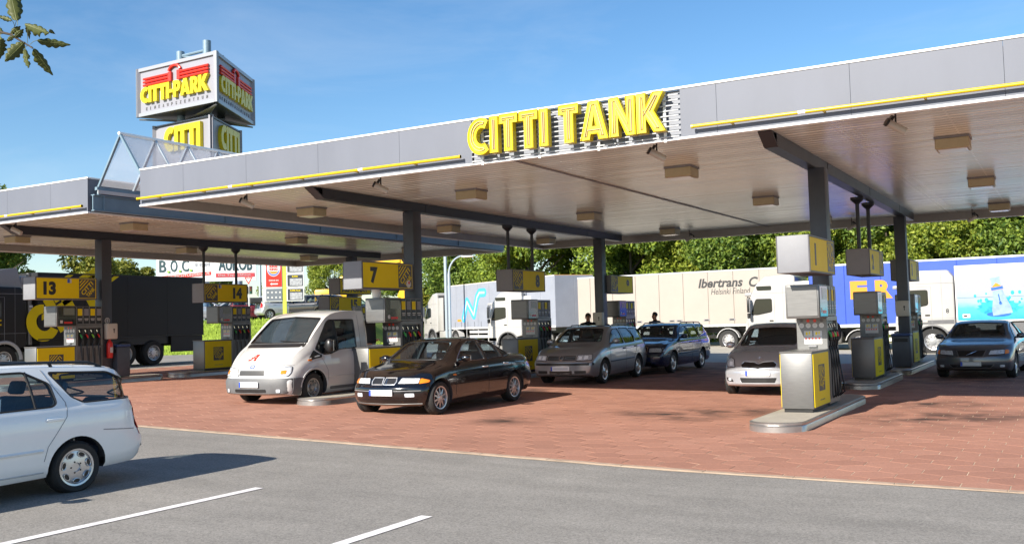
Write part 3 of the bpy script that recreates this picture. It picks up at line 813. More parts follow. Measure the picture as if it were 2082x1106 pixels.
    for x in (-.13, .03):
        b = MB(); b.box(x, x+.135, 1.1655, 1.168, 1.17, 1.26); o = b.build('sticker', LGREY, t, 0)
        b = MB(); b.box(x+.03, x+.06, 1.1645, 1.1654, 1.19, 1.24); b.box(x+.08, x+.10, 1.1645, 1.1654, 1.20, 1.25); b.build('pictogram', YELF, o, 0)
    b = MB(); b.box(-.13, .165, 1.1655, 1.168, 1.04, 1.16); o = b.build('sticker', PRINTW, t, 0)
    b = MB()
    for k in range(5): b.box(-.115+k*.055, -.085+k*.055, 1.1645, 1.1654, 1.115, 1.145)
    b.build('pictogram', LOGOR, o, 0)
    b = MB(); b.box(-.06, .08, 1.12, 1.168, .99, 1.02, .004); b.build('receipt_slot', GREY, t)
    return t

def number_sign(loc, num, label, first=True, pipes=0, L=1.88, W=.50, H=.60, lines=None):
    t = thing('number_sign', label, 'pump sign', loc, group='yellow pump number signs')
    b = MB(); b.box(-W/2, W/2, 0, L, 0, H, .012, seg=2); b.build('sign_box', mat('sign_end', (.205, .213, .235), .6, var=.07), t)
    for s in (-1, 1):
        b = MB(); b.box(s*(W/2+.001), s*(W/2+.010), .04, L-.04, .03, H-.03, .003); o = b.build('sign_face', YELF, t)
        b = MB()
        for (a, c, d, e) in ((.0, L, .0, .03), (0, L, H-.03, H), (0, .04, .031, H-.031), (L-.04, L, .031, H-.031)): b.box(s*(W/2+.001), s*(W/2+.014), a, c, d, e, .003)
        b.build('sign_frame', DGREY, t)
        x = s*(W/2+.0105); R = (0, s, 0)
        if lines:
            for k, ln in enumerate(lines):
                text('lettering', ln, DIGIT, o, (x, .12 if s > 0 else L-.14, H-.27-.25*k), R, (0, 0, 1), .20, (1.55 if len(ln) > 5 else .82), .002, .05)
            continue
        yn, yl = (.42, L-.32) if first else (L-.45, .32)
        if s < 0: yn, yl = L-yn, L-yl
        text('lettering', num, DIGIT, o, (x, yn, H/2), R, (0, 0, 1), .36, None, .003, .06, 0, 'C')
        logo_patch(o, (x, yl, H/2), R, (0, 0, 1), H-.09)
        if num in ('13', '14'):
            b = MB(); b.box(x, x+s*.003, .95 if first else .62, 1.02 if first else .69, H-.15, H-.04); b.box(x, x+s*.003, (.95 if first else .62)+.071, (1.02 if first else .69)+.05, H-.15, H-.04, m=1); b.build('sticker', [BLUE, PRINTW], o, 0)
        if num == '7':
            b = MB(); b.cyl((x+s*.004, L-.20, .13), (x+s*.008, L-.20, .13), .085, n=18); b.build('sticker', PRINTW, o, 0)
            b = MB(); b.cyl((x+s*.008, L-.18, .16), (x+s*.010, L-.18, .16), .035, n=10); b.build('pictogram', RED, o, 0)
    if pipes:
        for y in (.25, L-.25):
            b = MB(); b.cyl((0, y, H), (0, y, pipes), .045, n=10); b.lathe([(.045, pipes-.16), (.15, pipes-.06), (.15, pipes)], (0, y, 0), 'z', 12); b.build('hanger_pipe', BEAM, t)
    return t

X1, X7, X13 = -3.83, -13.42, -23.85
def ig(x): return g(x)
# islands (near end y, length)
for (x, y0, L_, lab) in ((X1, 14.05, 5.3, 'steel edged island nearest the viewer carrying pump 1'), (-4.15, 22.3, 3.9, 'steel edged island under the second pump behind pump 1'), (-4.2, 27.5, 5.6, 'farthest steel edged island behind the grey saloon side'),
                       (X7, 14.9, 5.2, 'steel edged island between the white van and the black saloon'), (X7-.05, 22.2, 3.6, 'steel edged island carrying pump 8'), (X7-.05, 28.3, 3.6, 'steel edged island under the far pump 9 beyond the silver estate'),
                       (X13, 14.9, 5.2, 'steel edged island under pump 13 behind the white estate'), (X13, 20.6, 3.7, 'steel edged island under pump 14'), (X13, 27.3, 3.6, 'steel edged island under the far pump 15 behind the white van')):
    island((x, y0, ig(x)), L_, lab)
p0 = pump((X1, 15.62, ig(X1)+.15), 'steel and yellow fuel pump nearest the viewer under sign 1')
for (x, y, lab) in ((-4.2, 23.35, 'fuel pump in the second row behind pump 1 with bunched black hoses'), (-4.25, 29.95, 'shaded fuel pump in the third row beside the grey waste bin'),
                    (X7, 16.65, 'fuel pump with coloured nozzles behind the black saloon under sign 7'), (X7-.02, 23.2, 'fuel pump behind the black saloon boot under sign 8'), (X7-.05, 29.6, 'far fuel pump under sign 9 half hidden by the silver estate'),
                    (X13, 15.95, 'fuel pump under sign 13 behind the white estate roof'), (X13, 21.65, 'fuel pump under sign 14 beside the grass bank'), (X13, 28.3, 'far fuel pump under sign 15 hidden behind the white van')):
    dup(p0, (x, y, ig(x)+.15), label=lab)
number_sign((X1, 15.72, 2.36), '1', 'yellow box sign numbered 1 on the nearest column at right')
number_sign((-4.22, 23.35, 2.56), '2', 'yellow box sign hung on two pipes right of the nearest column', True, ZB-2.54)
number_sign((-4.2, 29.58, 2.57), '3', 'yellow box sign beside the far right column over the third pump')
number_sign((X7, 16.47, 2.51), '7', 'bright yellow box sign numbered 7 above the man filling up')
number_sign((X7-.02, 23.0, 2.55), '8', 'yellow box sign numbered 8 hung on two pipes over the black saloon', False, ZB-2.53)
number_sign((X7-.05, 29.58, 2.57), '9', 'small shaded yellow sign numbered 9 on the far column', False)
number_sign((X13, 15.92, 2.66), '13', 'yellow box sign numbered 13 in front of the black lorry')
number_sign((X13, 21.65, 2.60), '14', 'yellow box sign numbered 14 hung on two pipes behind the lorry', False, ZB-2.58)
number_sign((X13, 28.20, 2.93), 'TA', 'yellow TANK AUTOMAT sign half hidden behind sign 7', lines=('TANK', 'AUTOMAT'))
number_sign((X13, 27.6, 2.28), '15', 'small yellow sign numbered 15 below the TANK AUTOMAT sign', False, H=.55)

# column fittings
def clock_sign(loc, label):
    t = thing('notice', label, 'notice', loc)
    b = MB(); b.cyl((.0, 0, .27), (.006, 0, .27), .085, n=20); b.build('round_sign', PRINTW, t, 0)
    b = MB(); b.cyl((.0062, 0, .27), (.008, 0, .27), .070, n=20); b.build('face', GREY, t, 0)
    b = MB(); b.box(.0082, .010, -.008, .008, .22, .32); b.build('pictogram', PRINTW, t, 0)
    b = MB(); b.box(0, .006, -.075, .075, -.08, .10); b.build('plate', mat('notice_red', (.35, .06, .06), .4), t, 0)
    b = MB(); b.box(.0062, .008, -.03, -.01, -.05, .07); b.box(.0062, .008, .01, .03, -.05, .07); b.build('lettering', PRINTW, t, 0)
    return t
clock_sign((-13.45+.154, 18.75, 1.62), 'round and square notices on the column right of the coloured pump 7 nozzles')
clock_sign((-23.85+.154, 18.2, 1.80), 'notices above the red fire extinguisher on the column by pump 13')
clock_sign((-3.95+.154, 18.35, 1.5), 'round and square notices on the nearest column behind pump 1')
def towel_box(loc, label, rz=0):
    t = thing('towel_dispenser', label, 'dispenser', loc, rz)
    b = MB(); b.box(-.18, .18, -.16, 0, 0, .44, .03, seg=2); b.build('housing', mat('dispenser_cream', (.55, .52, .45), .4, var=.06), t)
    b = MB(); b.cyl((.05, -.16, .27), (.05, -.166, .27), .025, n=12); b.box(.04, .06, -.167, -.16, .17, .27); b.build('lock', BLACK, t)
    b = MB(); b.box(-.13, .13, -.14, -.02, -.012, 0); b.build('slot', BLACK, t)
    return t
towel_box((-13.5, 29.4-.166, 1.5), 'cream towel dispenser on the far column above the silver estate')
towel_box((-4.12, 29.4-.166, 1.55), 'cream towel dispenser on the far right column above the bin')
towel_box((-23.85+.154, 18.25, 1.55), 'cream towel dispenser on the column beside pump 13', PI/2)
def waste_bin(loc, label):
    t = thing('waste_bin', label, 'bin', loc, group='grey waste bins by the columns')
    b = MB(); b.box(-.24, .24, -.22, .22, .02, .86, .03, seg=2); b.build('body', mat('bin_grey', (.07, .085, .105), .45, var=.15), t)
    b = MB(); b.box(-.25, .25, -.23, .23, .861, .93, .02, seg=2); b.build('lid', mat('bin_blue', (.03, .07, .20), .4), t)
    b = MB(); b.box(-.18, .18, -.226, -.219, .70, .80); b.build('slot', BLACK, t)
    return t
waste_bin((-4.14, 28.85, g(-4.1)+.15), 'dark grey waste bin with blue lid at the far right column')
waste_bin((-23.78, 18.63, g(-23.8)+.151), 'dark grey waste bin with blue lid beside the fire extinguisher')
t = thing('fire_extinguisher', 'red fire extinguisher on the column beside pump 13', 'extinguisher', (-23.60, 18.2, 1.02))
b = MB(); b.lathe([(.0, 0), (.075, .0), (.085, .02), (.085, .40), (.06, .46), (.03, .49), (.03, .52), (0, .52)], n=16, axis='z'); b.build('cylinder', RED, t)
b = MB(); b.box(-.02, .02, -.08, .03, .53, .56, .005); b.tube([(0, .02, .53), (.05, .08, .45), (.06, .08, .15)], .012, 6); b.build('valve', BLACK, t)
b = MB(); b.box(.075, .088, -.04, .04, .15, .3); b.build('label', PRINTW, t, 0)
# squeegee bucket items on pump 7 top
t = thing('bucket', 'small white bucket standing on the head of pump 7', 'bucket', (X7-.05, 17.35, ig(X7)+2.181))
b = MB(); b.lathe([(0, 0), (.085, 0), (.10, .2), (.094, .2), (.08, .012), (0, .012)], n=16, axis='z'); b.build('pail', WHITE, t)
b = MB(); b.tube([(-.098, 0, .19), (-.08, 0, .11), (0, .0, .06+.02), (.08, 0, .11), (.098, 0, .19)], .004, 5); b.build('bail', GREY, t)

# ------------------------------------------------------------------ cars
def pchip(P):
    P = sorted(P); X = [p[0] for p in P]; Z = [p[1] for p in P]; n = len(P)
    h = [X[i+1]-X[i] for i in range(n-1)]; d = [(Z[i+1]-Z[i])/h[i] for i in range(n-1)]
    m = [d[0]]
    for i in range(1, n-1):
        if d[i-1]*d[i] <= 0: m.append(0)
        else:
            w1 = 2*h[i]+h[i-1]; w2 = h[i]+2*h[i-1]; m.append((w1+w2)/(w1/d[i-1]+w2/d[i]))
    m.append(d[-1])
    def f(x):
        if x <= X[0]: return Z[0]
        if x >= X[-1]: return Z[-1]
        i = 0
        while x > X[i+1]: i += 1
        t = (x-X[i])/h[i]
        return (2*t**3-3*t*t+1)*Z[i]+(t**3-2*t*t+t)*h[i]*m[i]+(-2*t**3+3*t*t)*Z[i+1]+(t**3-t*t)*h[i]*m[i+1]
    return f
def inside(p, poly):
    c = False; n = len(poly)
    for i in range(n):
        a, b = poly[i], poly[i-1]
        if (a[1] > p[1]) != (b[1] > p[1]) and p[0] < (b[0]-a[0])*(p[1]-a[1])/(b[1]-a[1])+a[0]: c = not c
    return c
def subdiv(poly, step, closed=True):
    out = []; n = len(poly)
    for i in range(n if closed else n-1):
        a, b = Vector(poly[i]), Vector(poly[(i+1) % n]); k = max(1, int((b-a).length/step))
        out += [tuple(a+(b-a)*j/k) for j in range(k)]
    if not closed: out.append(tuple(poly[-1]))
    return out
def rounded(poly, r=.03, n=3):
    out = []; m = len(poly)
    for i in range(m):
        a, b, c = Vector(poly[i-1]), Vector(poly[i]), Vector(poly[(i+1) % m])
        d1 = (a-b); d2 = (c-b); q = min(r, d1.length*.45, d2.length*.45)
        p1 = b+d1.normalized()*q; p2 = b+d2.normalized()*q
        for k in range(n+1):
            t = k/n; out.append(tuple((1-t)**2*p1+2*t*(1-t)*b+t*t*p2))
    return out
def cast(bvh, p, axis, s):
    if axis == 'y': o, d = Vector((p[0], s*4, p[1])), Vector((0, -s, 0))
    elif axis == 'x': o, d = Vector((s*6, p[0], p[1])), Vector((-s, 0, 0))
    else: o, d = Vector((p[0], p[1], 5)), Vector((0, 0, -1))
    h = bvh.ray_cast(o, d)
    if h[0] is None:
        q = bvh.find_nearest(o+d*(3 if axis != 'x' else 3.9)); return q[0], d
    return h[0], d
def decal(bvh, poly, axis, s, off=.004, thick=0.0, step=.10, mb=None, m=0):
    poly = subdiv(poly, step)
    n = len(poly)
    x0 = min(p[0] for p in poly); x1 = max(p[0] for p in poly); y0 = min(p[1] for p in poly); y1 = max(p[1] for p in poly)
    pts = list(poly); sm = offset_poly(poly, step*.3)
    x = x0+step/2
    while x < x1:
        y = y0+step/2
        while y < y1:
            if inside((x, y), sm): pts.append((x, y))
            y += step
        x += step
    r = delaunay_2d_cdt([Vector(p) for p in pts], [], [list(range(n))], 1, 1e-6)
    V, F = r[0], r[2]
    P = [cast(bvh, v, axis, s) for v in V]
    out = [q-d*(off+thick) for q, d in P]
    b = mb or MB()
    # orientation
    f0 = F[0]; nn = (out[f0[1]]-out[f0[0]]).cross(out[f0[2]]-out[f0[0]])
    if nn.dot(P[0][1]) > 0: F = [tuple(reversed(f)) for f in F]
    FF = [tuple(f) for f in F]
    if thick > 0:
        k = len(V); ed = set()
        for f in F:
            for i in range(len(f)): ed.add((f[i], f[(i+1) % len(f)]))
        for (a, c) in ed:
            if (c, a) not in ed: FF.append((c, a, a+k, c+k))
        out = out+[q-d*(off-.004) for q, d in P]
    b.add(out, FF, m)
    return b
def line_on(bvh, pts, axis, s, r=.006, off=0.0, closed=False, mb=None, m=0, n=5, step=.06):
    b = mb or MB()
    P = [cast(bvh, p, axis, s) for p in subdiv(pts, step, closed)]
    b.tube([q-d*off for q, d in P], r, n, m, closed)
    return b

def paint(name, col, metal=0.0, flake=.0, rough=.22):
    return mat(name, col, rough, metal, var=.03, scale=3, coat=1.0)

def make_wheel(style, r, w, rr):
    """tyre mesh and rim mesh, outer face towards +y"""
    key = (style, r, w, rr)
    if key in make_wheel.c: return make_wheel.c[key]
    b = MB(); h = w/2
    b.lathe([(rr-.012, -h*.8), (rr+.01, -h*.95), (r-.03, -h), (r-.008, -h*.78), (r, -h*.55), (r, -h*.2), (r-.008, -h*.18), (r-.008, -h*.1), (r, -h*.08), (r, h*.08), (r-.008, h*.1), (r-.008, h*.18), (r, h*.2), (r, h*.55), (r-.008, h*.78), (r-.03, h), (rr+.01, h*.95), (rr-.012, h*.8)], n=36)
    tyre = b.mesh('wheel', RUBBER, 30)
    b = MB()
    b.lathe([(rr-.006, -h*.7), (rr-.012, h*.6), (rr+.006, h*.84), (rr+.002, h*.90), (rr-.018, h*.86), (rr-.03, h*.45), (rr-.035, 0)], n=36, m=0)
    b.lathe([(rr-.03, -.02), (.0, -.02)], n=24, m=1)
    b.lathe([(rr*.62, .0), (rr*.62, -.005), (.07, .0)], n=24, m=2)
    c = h*.62
    if style == 'cross':
        for k in range(10):
            for sgn in (-1, 1):
                a0 = 2*PI*k/10; a1 = a0+sgn*.31
                p0 = (math.cos(a0)*.055, c+.012, math.sin(a0)*.055); p1 = (math.cos(a1)*(rr-.02), c*.98, math.sin(a1)*(rr-.02))
                b.tube([p0, p1], [.011, .009], 4)
        b.lathe([(0, c+.03), (.035, c+.03), (.06, c+.015), (.065, c-.02)], n=16)
    elif style in ('five', 'seven'):
        k_ = 5 if style == 'five' else 7
        for k in range(k_):
            a = 2*PI*k/k_; ca, sa = math.cos(a), math.sin(a)
            P = []
            for (q, wd) in ((.05, .036), (rr*.5, .026), (rr-.015, .04)):
                for t in (-1, 1): P.append((ca*q-sa*wd*t, c+(.01 if q < .1 else 0), sa*q+ca*wd*t))
            P2 = [(x, y-.03, z) for x, y, z in P]
            b.add(P+P2, [(0, 1, 3, 2), (2, 3, 5, 4), (0, 2, 8, 6), (2, 4, 10, 8), (1, 7, 9, 3), (3, 9, 11, 5)])
        b.lathe([(0, c+.025), (.03, c+.025), (.06, c+.01), (.075, c-.03)], n=16)
    elif style == 'holes':     # dish with seven oval openings
        b.lathe([(rr-.012, h*.66), (rr-.05, c+.012), (.05, c+.018), (.045, c+.004), (0, c+.004)], n=36)
        for k in range(7):
            a = 2*PI*k/7+.2; q = rr*.73; ca, sa = math.cos(a), math.sin(a); v = []
            for i in range(14):
                t = 2*PI*i/14; u = .042*math.cos(t); w_ = .026*math.sin(t)
                v.append((ca*(q+w_)-sa*u, c+.0185, sa*(q+w_)+ca*u))
            b.add(v, [tuple(range(14))], 1)
            b.tube([(x, y+.001, z) for x, y, z in v], .006, 5, 0, True)
        for k in range(5):
            a = 2*PI*k/5; b.cyl((math.cos(a)*.06, c+.01, math.sin(a)*.06), (math.cos(a)*.06, c+.021, math.sin(a)*.06), .010, n=6, m=1)
    elif style == 'steel':
        b.lathe([(rr-.012, h*.6), (rr-.045, c-.02), (rr*.62, c+.005), (rr*.5, c-.03), (.06, c-.03), (.05, c+.01), (0, c+.012)], n=30)
        for k in range(5):
            a = 2*PI*k/5; b.cyl((math.cos(a)*rr*.36, c-.04, math.sin(a)*rr*.36), (math.cos(a)*rr*.36, c-.012, math.sin(a)*rr*.36), .011, n=6, m=2)
        for k in range(10):
            a = 2*PI*k/10; q = rr*.73; b.ball((math.cos(a)*q, c-.012, math.sin(a)*q), .016, .006, .016, 6, 1)
    elif style == 'truck':
        b.lathe([(rr-.01, h*.55), (rr-.05, h*.25), (rr*.72, h*.1), (rr*.66, h*.42), (.12, h*.45), (.11, h*.75), (0, h*.78)], n=30)
        for k in range(10):
            a = 2*PI*k/10; b.cyl((math.cos(a)*rr*.56, h*.4, math.sin(a)*rr*.56), (math.cos(a)*rr*.56, h*.62, math.sin(a)*rr*.56), .018, n=6, m=2)
            q = rr*.84; b.ball((math.cos(a)*q, h*.2, math.sin(a)*q), .035, .012, .035, 6, 1)
    rim = b.mesh('rim', [ALLOY if style != 'steel' else mat('steel_rim', (.34, .34, .33), .4, .6), BLACK, INOXD], 30)
    make_wheel.c[key] = (tyre, rim); return tyre, rim
make_wheel.c = {}
def add_wheels(t, axles, track, style, r, w, rr):
    ty, ri = make_wheel(style, r, w, rr)
    for ax in axles:
        for s in (-1, 1):
            o = link('wheel', ty, t, (ax, s*track, r), (0, 0, 0 if s > 0 else PI))
            link('rim', ri, o)

def build_body(sp):
    L, W = sp['L'], sp['W']/2; hl = L/2
    top, belt, edge = pchip(sp['top']), pchip(sp['belt']), pchip(sp['edge'])
    wid = pchip(sp.get('wid', [(-hl, W-.07), (-hl+.5, W-.01), (-.6, W), (.6, W), (hl-.6, W-.02), (hl, W-.08)]))
    bot = pchip(sp['bot'])
    kf, kr = sp.get('plan', (.26, .16))
    nose = pchip(sp.get('nose', [(0, -.06), (.3, 0), (.5, 0), (.62, -.05), (1.2, -.12)])); tail = pchip(sp.get('tail', [(0, -.06), (.3, 0), (.55, 0), (.7, -.05), (1.6, -.05)]))
    def sec(x, ins=0.0, B=None, sh=0.0):
        T = top(x)-ins-sh*.07; b_ = (bot(x) if B is None else B)+sh*.05; w = wid(x)-ins*1.2-sh*.06; e = min(edge(x)-ins, w-.05-sh*.02)
        s = min(belt(x)-ins*.4, T-.075)
        H = s-b_
        hb = [(0, b_), (w*.5, b_), (w-.07, b_), (w-.03, b_+.05), (w-.012, b_+H*.22), (w-.002, b_+H*.45), (w, b_+H*.65), (w-.006, b_+H*.84), (w-.026, s-.004)]
        p0 = (w-.05, s+.022); p1 = (e, T-.040)
        if p1[1] < p0[1]+.004: p1 = (e, p0[1]+.004)
        for k in range(5):
            q = k/4; bow = .018*math.sin(PI*q)
            hb.append((p0[0]+(p1[0]-p0[0])*q+bow, p0[1]+(p1[1]-p0[1])*q))
        cr = sp.get('crown', .03)
        tz = max(T, p1[1]+.03)
        hb += [(e-.030, tz-.012-cr*.9), (e-.075, tz-cr*.75+.004), (e*.66, tz-cr*.42), (e*.33, tz-cr*.1), (0, tz)]
        return hb
    def deform(x, y, z):
        ax = abs(x); R = 1.0
        q = max(0.0, (ax-(hl-R))/R)
        k = kf if x > 0 else kr
        dx = k*(min(1.2, abs(y)/W)**2.5)*q**1.3
        q2 = max(0.0, (ax-(hl-.45))/.45)
        dz = (nose if x > 0 else tail)(z)*q2
        x2 = ax-dx+dz
        return (x2 if x > 0 else -x2, y, z)
    xs = [-hl+.12+(L-.24)*i/58 for i in range(59)]
    st = [(x, 0.0) for x in xs]
    for t in (.45, .75, .92, 1.0):
        sh = 1-math.sqrt(1-t*t); st = [(-hl+.12-.12*t, sh)]+st+[(hl-.12+.12*t, sh)]
    def loft(st, ins, B, dfm=True):
        bm = bmesh.new(); rows = []
        for (x, sh) in st:
            h = sec(x, ins, B, sh); r = [bm.verts.new(deform(x, y, z) if dfm else (x, y, z)) for (y, z) in h]
            r2 = [r[i] if h[i][0] == 0 else bm.verts.new(deform(x, -h[i][0], h[i][1]) if dfm else (x, -h[i][0], h[i][1])) for i in range(len(h))]
            rows.append((r, r2, h))
        for i in range(len(rows)-1):
            for side in (0, 1):
                a, b = rows[i][side], rows[i+1][side]
                for j in range(len(a)-1):
                    q = [a[j], a[j+1], b[j+1], b[j]]
                    u = []
                    for v in q:
                        if v not in u: u.append(v)
                    if len(u) > 2: bm.faces.new(u if side else list(reversed(u)))
        for (row, x) in ((rows[0], st[0]), (rows[-1], st[-1])):
            h = row[2]; K = 4; G = []
            for i, (y, z) in enumerate(h):
                line = []
                for j in range(-K, K+1):
                    if j == K: line.append(row[0][i])
                    elif j == -K: line.append(row[1][i])
                    else: line.append(bm.verts.new(deform(x[0], y*j/K, z) if dfm else (x[0], y*j/K, z)))
                G.append(line)
            for i in range(len(G)-1):
                for j in range(2*K):
                    q = [G[i][j], G[i][j+1], G[i+1][j+1], G[i+1][j]]; u = []
                    for v in q:
                        if v not in u: u.append(v)
                    if len(u) > 2:
                        try: bm.faces.new(u)
                        except ValueError: pass
        bmesh.ops.remove_doubles(bm, verts=bm.verts[:], dist=1e-4)
        bmesh.ops.dissolve_degenerate(bm, dist=1e-5, edges=bm.edges[:])
        bmesh.ops.recalc_face_normals(bm, faces=bm.faces[:])
        return bm
    bm = loft(st, 0.0, None)
    bvh = BVHTree.FromBMesh(bm)
    me = bpy.data.meshes.new('body'); bm.to_mesh(me); bm.free()
    ci0, ci1 = sp['cab']
    cs = [(ci0+(ci1-ci0)*i/26, 0.0) for i in range(27)]
    cm = loft(cs, .045, .40, False); cav = bpy.data.meshes.new('cavity'); cm.to_mesh(cm_ := cav); cm.free()
    return me, bvh, cav
def boolean_cut(me, cutters, mats):
    """cutters: list of meshes, subtracted one after another"""
    for m in mats: me.materials.append(m)
    o = bpy.data.objects.new('tmp', me); COL.objects.link(o); tmp = [o]
    for c in cutters:
        c.materials.clear()
        for m in mats: c.materials.append(m)
        c.polygons.foreach_set('material_index', [1]*len(c.polygons))
        q = bpy.data.objects.new('cut', c); COL.objects.link(q); tmp.append(q)
        md = o.modifiers.new('b', 'BOOLEAN'); md.operation = 'DIFFERENCE'; md.object = q; md.solver = 'EXACT'
    bpy.context.view_layer.update()
    r = bpy.data.meshes.new_from_object(o.evaluated_get(bpy.context.evaluated_depsgraph_get()))
    for q in tmp: bpy.data.objects.remove(q)
    for p in r.polygons: p.use_smooth = True
    r.set_sharp_from_angle(angle=math.radians(38))
    return r

def make_car(sp, name, label, cat, loc, rz, pm, group=None):
    t = thing(name, label, cat, loc, rz, group)
    me, bvh, cav = build_body(sp)
    hl = sp['L']/2; W = sp['W']/2
    r = sp['r']; axles = (sp['fa'], sp['fa']-sp['wb'])
    b = MB()
    for ax in axles:
        for s in (-1, 1):
            b.cyl((ax, s*(W-.30), r), (ax, s*(W+.25), r), r+.055, n=36)
    arches = b.mesh('arches', DARK, 0)
    b = MB()
    for p in sp['side']:
        q = rounded(p, .035)
        b.prism(q, -W-.4, W+.4, 'y')
    sides = b.mesh('sides', DARK, 0)
    b = MB(); mid = sum(sp['cab'])/2
    fs = rounded(sp['front'], .05); rs = rounded(sp['rear'], .05)
    b.prism(fs, mid, hl+.5, 'x'); b.prism(rs, -hl-.5, mid-.05, 'x')
    scr = b.mesh('screens', DARK, 0)
    body = boolean_cut(me, [cav, arches, sides, scr], [pm, DARK])
    bo = link('body', body, t)
    # glazing
    gm = sp.get('glass', GLASS)
    for p in sp['side']:
        for s in (-1, 1):
            q = rounded(p, .035)
            b = decal(bvh, q, 'y', s, -.006, step=.16); o = b.build('window', gm, t, 60)
            k = MB(); line_on(bvh, q, 'y', s, .011, -.002, True, k, step=.05); k.build('window_seal', sp.get('trim', BLACK), o)
    for (q, s, nm) in ((fs, 1, 'windscreen'), (rs, -1, 'rear_window')):
        b = decal(bvh, q, 'x', s, -.005, step=.14); o = b.build(nm, gm, t, 60)
        k = MB(); line_on(bvh, q, 'x', s, .013, -.004, True, k, step=.05); k.build('window_seal', BLACK, o)
    # lamps, grilles, trims
    for (nm, axis, sgns, poly, m, off, th) in sp['bits']:
        for s in sgns:
            if axis == 'x' and sp.get('nomirror') is None and nm in ('headlight', 'tail_light', 'indicator', 'fog_light', 'grille_half', 'lower_grille_side', 'lamp_bulb'):
                for k in (-1, 1):
                    pp = [(y*k, z) for y, z in poly]
                    o_ = decal(bvh, rounded(pp, .02), axis, s, off, th, step=.05).build(nm, m, t, 40)
                    if nm == 'headlight': line_on(bvh, rounded(pp, .02), axis, s, .009, .004, True).build('lamp_seal', BLACK, o_)
            else:
                decal(bvh, rounded(poly, .015), axis, s, off, th, step=.08).build(nm, m, t, 40)
    for (nm, axis, sgns, pts, m, rad, closed) in sp['lines']:
        for s in sgns:
            line_on(bvh, pts, axis, s, rad, 0.0, closed).build(nm, m, t)
    # plates
    for (s, z, m, w) in sp.get('plates', ((1, .48, PLATE, .52),)):
        q, d = cast(bvh, (0, z), 'x', s); x = q.x+s*sp.get('plate_off', .012)
        b = MB(); b.box(min(x-.008, x+.008), max(x-.008, x+.008), -w/2, w/2, z-.055, z+.055, .004); o = b.build('number_plate', m, t)
        b = MB(); xx = x+s*.0085; b.box(xx-.001, xx+.001, s*w/2*-1+(.002*s), s*(-w/2+.045), z-.052, z+.052); b.build('plate_band', BLUP, o, 0)
        b = MB()
        b.box(xx-.001, xx+.001, -w/2+.07, w/2-.04, z-.026, z+.026)
        b.build('plate_smudge', mat('plate_smudge', (.55, .56, .58), .5), o, 0)
    # mirrors
    mx, mz = sp['mirror']
    for s in (-1, 1):
        q, d = cast(bvh, (mx, mz), 'y', s)
        b = MB(); b.ball((mx, q.y+s*.13, mz+.04), .07, .105, .072 if not sp.get('tallmirror') else .15, 12); b.tube([(mx, q.y-s*.02, mz-.01), (mx, q.y+s*.08, mz+.02)], .025, 6)
        b.build('mirror', sp.get('mirmat', pm), t)
        b = MB(); b.box(mx-.07, mx-.055, q.y+s*.05, q.y+s*.21, mz-.01 if not sp.get('tallmirror') else mz-.07, mz+.09 if not sp.get('tallmirror') else mz+.15, .005); b.build('mirror_glass', CHROME, t)
    # door handles
    for (hx_, hz, hm_) in sp['handles']:
        for s in (-1, 1):
            q, d = cast(bvh, (hx_, hz), 'y', s)
            b = MB(); b.box(hx_-.10, hx_+.10, q.y-.012 if s < 0 else q.y-.01, q.y+.022 if s > 0 else q.y+.01, hz-.016, hz+.016, .008, seg=2)
            if s < 0:
                b = MB(); b.box(hx_-.10, hx_+.10, q.y-.022, q.y+.01, hz-.016, hz+.016, .008, seg=2)
            b.build('handle', hm_, t)
    # interior
    fx, rx, sw = sp['seats']; sm = sp.get('seatmat', DGREY)
    sz = sp.get('seatz', .0)
    for s in (-1, 1):
        b = MB(); b.box(fx-.25, fx+.28, s*.37-.24, s*.37+.24, .40+sz, .58+sz, .05, seg=2)
        M = Matrix.Translation((fx-.27, s*.37, .55+sz)) @ Matrix.Rotation(-.28, 4, 'Y')
        b.box(-.06, .06, -.24, .24, 0, .56, .05, M=M, seg=2); b.box(-.045, .045, -.13, .13, .60, .78, .04, M=M, seg=2)
        b.build('front_seat', sm, t)
    if rx is not None:
        b = MB(); b.box(rx-.25, rx+.26, -.62, .62, .42, .60, .05, seg=2)
        M = Matrix.Translation((rx-.28, 0, .58)) @ Matrix.Rotation(-.3, 4, 'Y')
        b.box(-.05, .05, -.60, .60, 0, .48, .05, M=M, seg=2)
        for yy in (-.36, .36): b.box(-.04, .04, yy-.12, yy+.12, .50, .66, .035, M=M, seg=2)
        b.build('rear_seat', sm, t)
    dx, dz = sp['dash']
    b = MB(); b.box(dx-.25, dx+.22, -W+.14, W-.14, dz-.25, dz, .06, seg=2); b.build('dashboard', BLACK, t)
    b = MB(); cx = dx-.36; ring = [(cx+.055*math.sin(a)*1, sw+.17*math.cos(a), dz-.02+.17*math.sin(a)) for a in [2*PI*k/20 for k in range(20)]]
    b.tube(ring, .013, 6, 0, True); b.tube([(cx, sw-.16, dz-.02), (cx, sw+.16, dz-.02)], .018, 5); b.tube([(cx, sw, dz-.02), (dx-.2, sw, dz-.1)], .025, 6); b.build('steering_wheel', BLACK, t)
    # underside shadow pan keeps the car closed from below
    add_wheels(t, axles, sp['track'], sp['rim'], r, sp['tw'], sp['rr'])
    t['_bvh'] = 0
    del t['_bvh']
    sp['bvh'] = bvh
    for (nm, rails) in sp.get('rails', ()):
        x0, x1, y, m = rails
        for s in (-1, 1):
            P = []
            n = 12
            for i in range(n+1):
                x = x0+(x1-x0)*i/n; q, d = cast(bvh, (x, s*y), 'z', 1); e = min(i, n-i)
                P.append((x, s*y, q.z+(.045 if 0 < e else .002)))
            b = MB(); b.tube(P, .016, 6)
            for i in (4, 8): b.tube([(P[i][0], P[i][1], P[i][2]), (P[i][0]-.03, P[i][1], P[i][2]-.05)], .018, 5)
            b.build(nm, m, t)
    return t

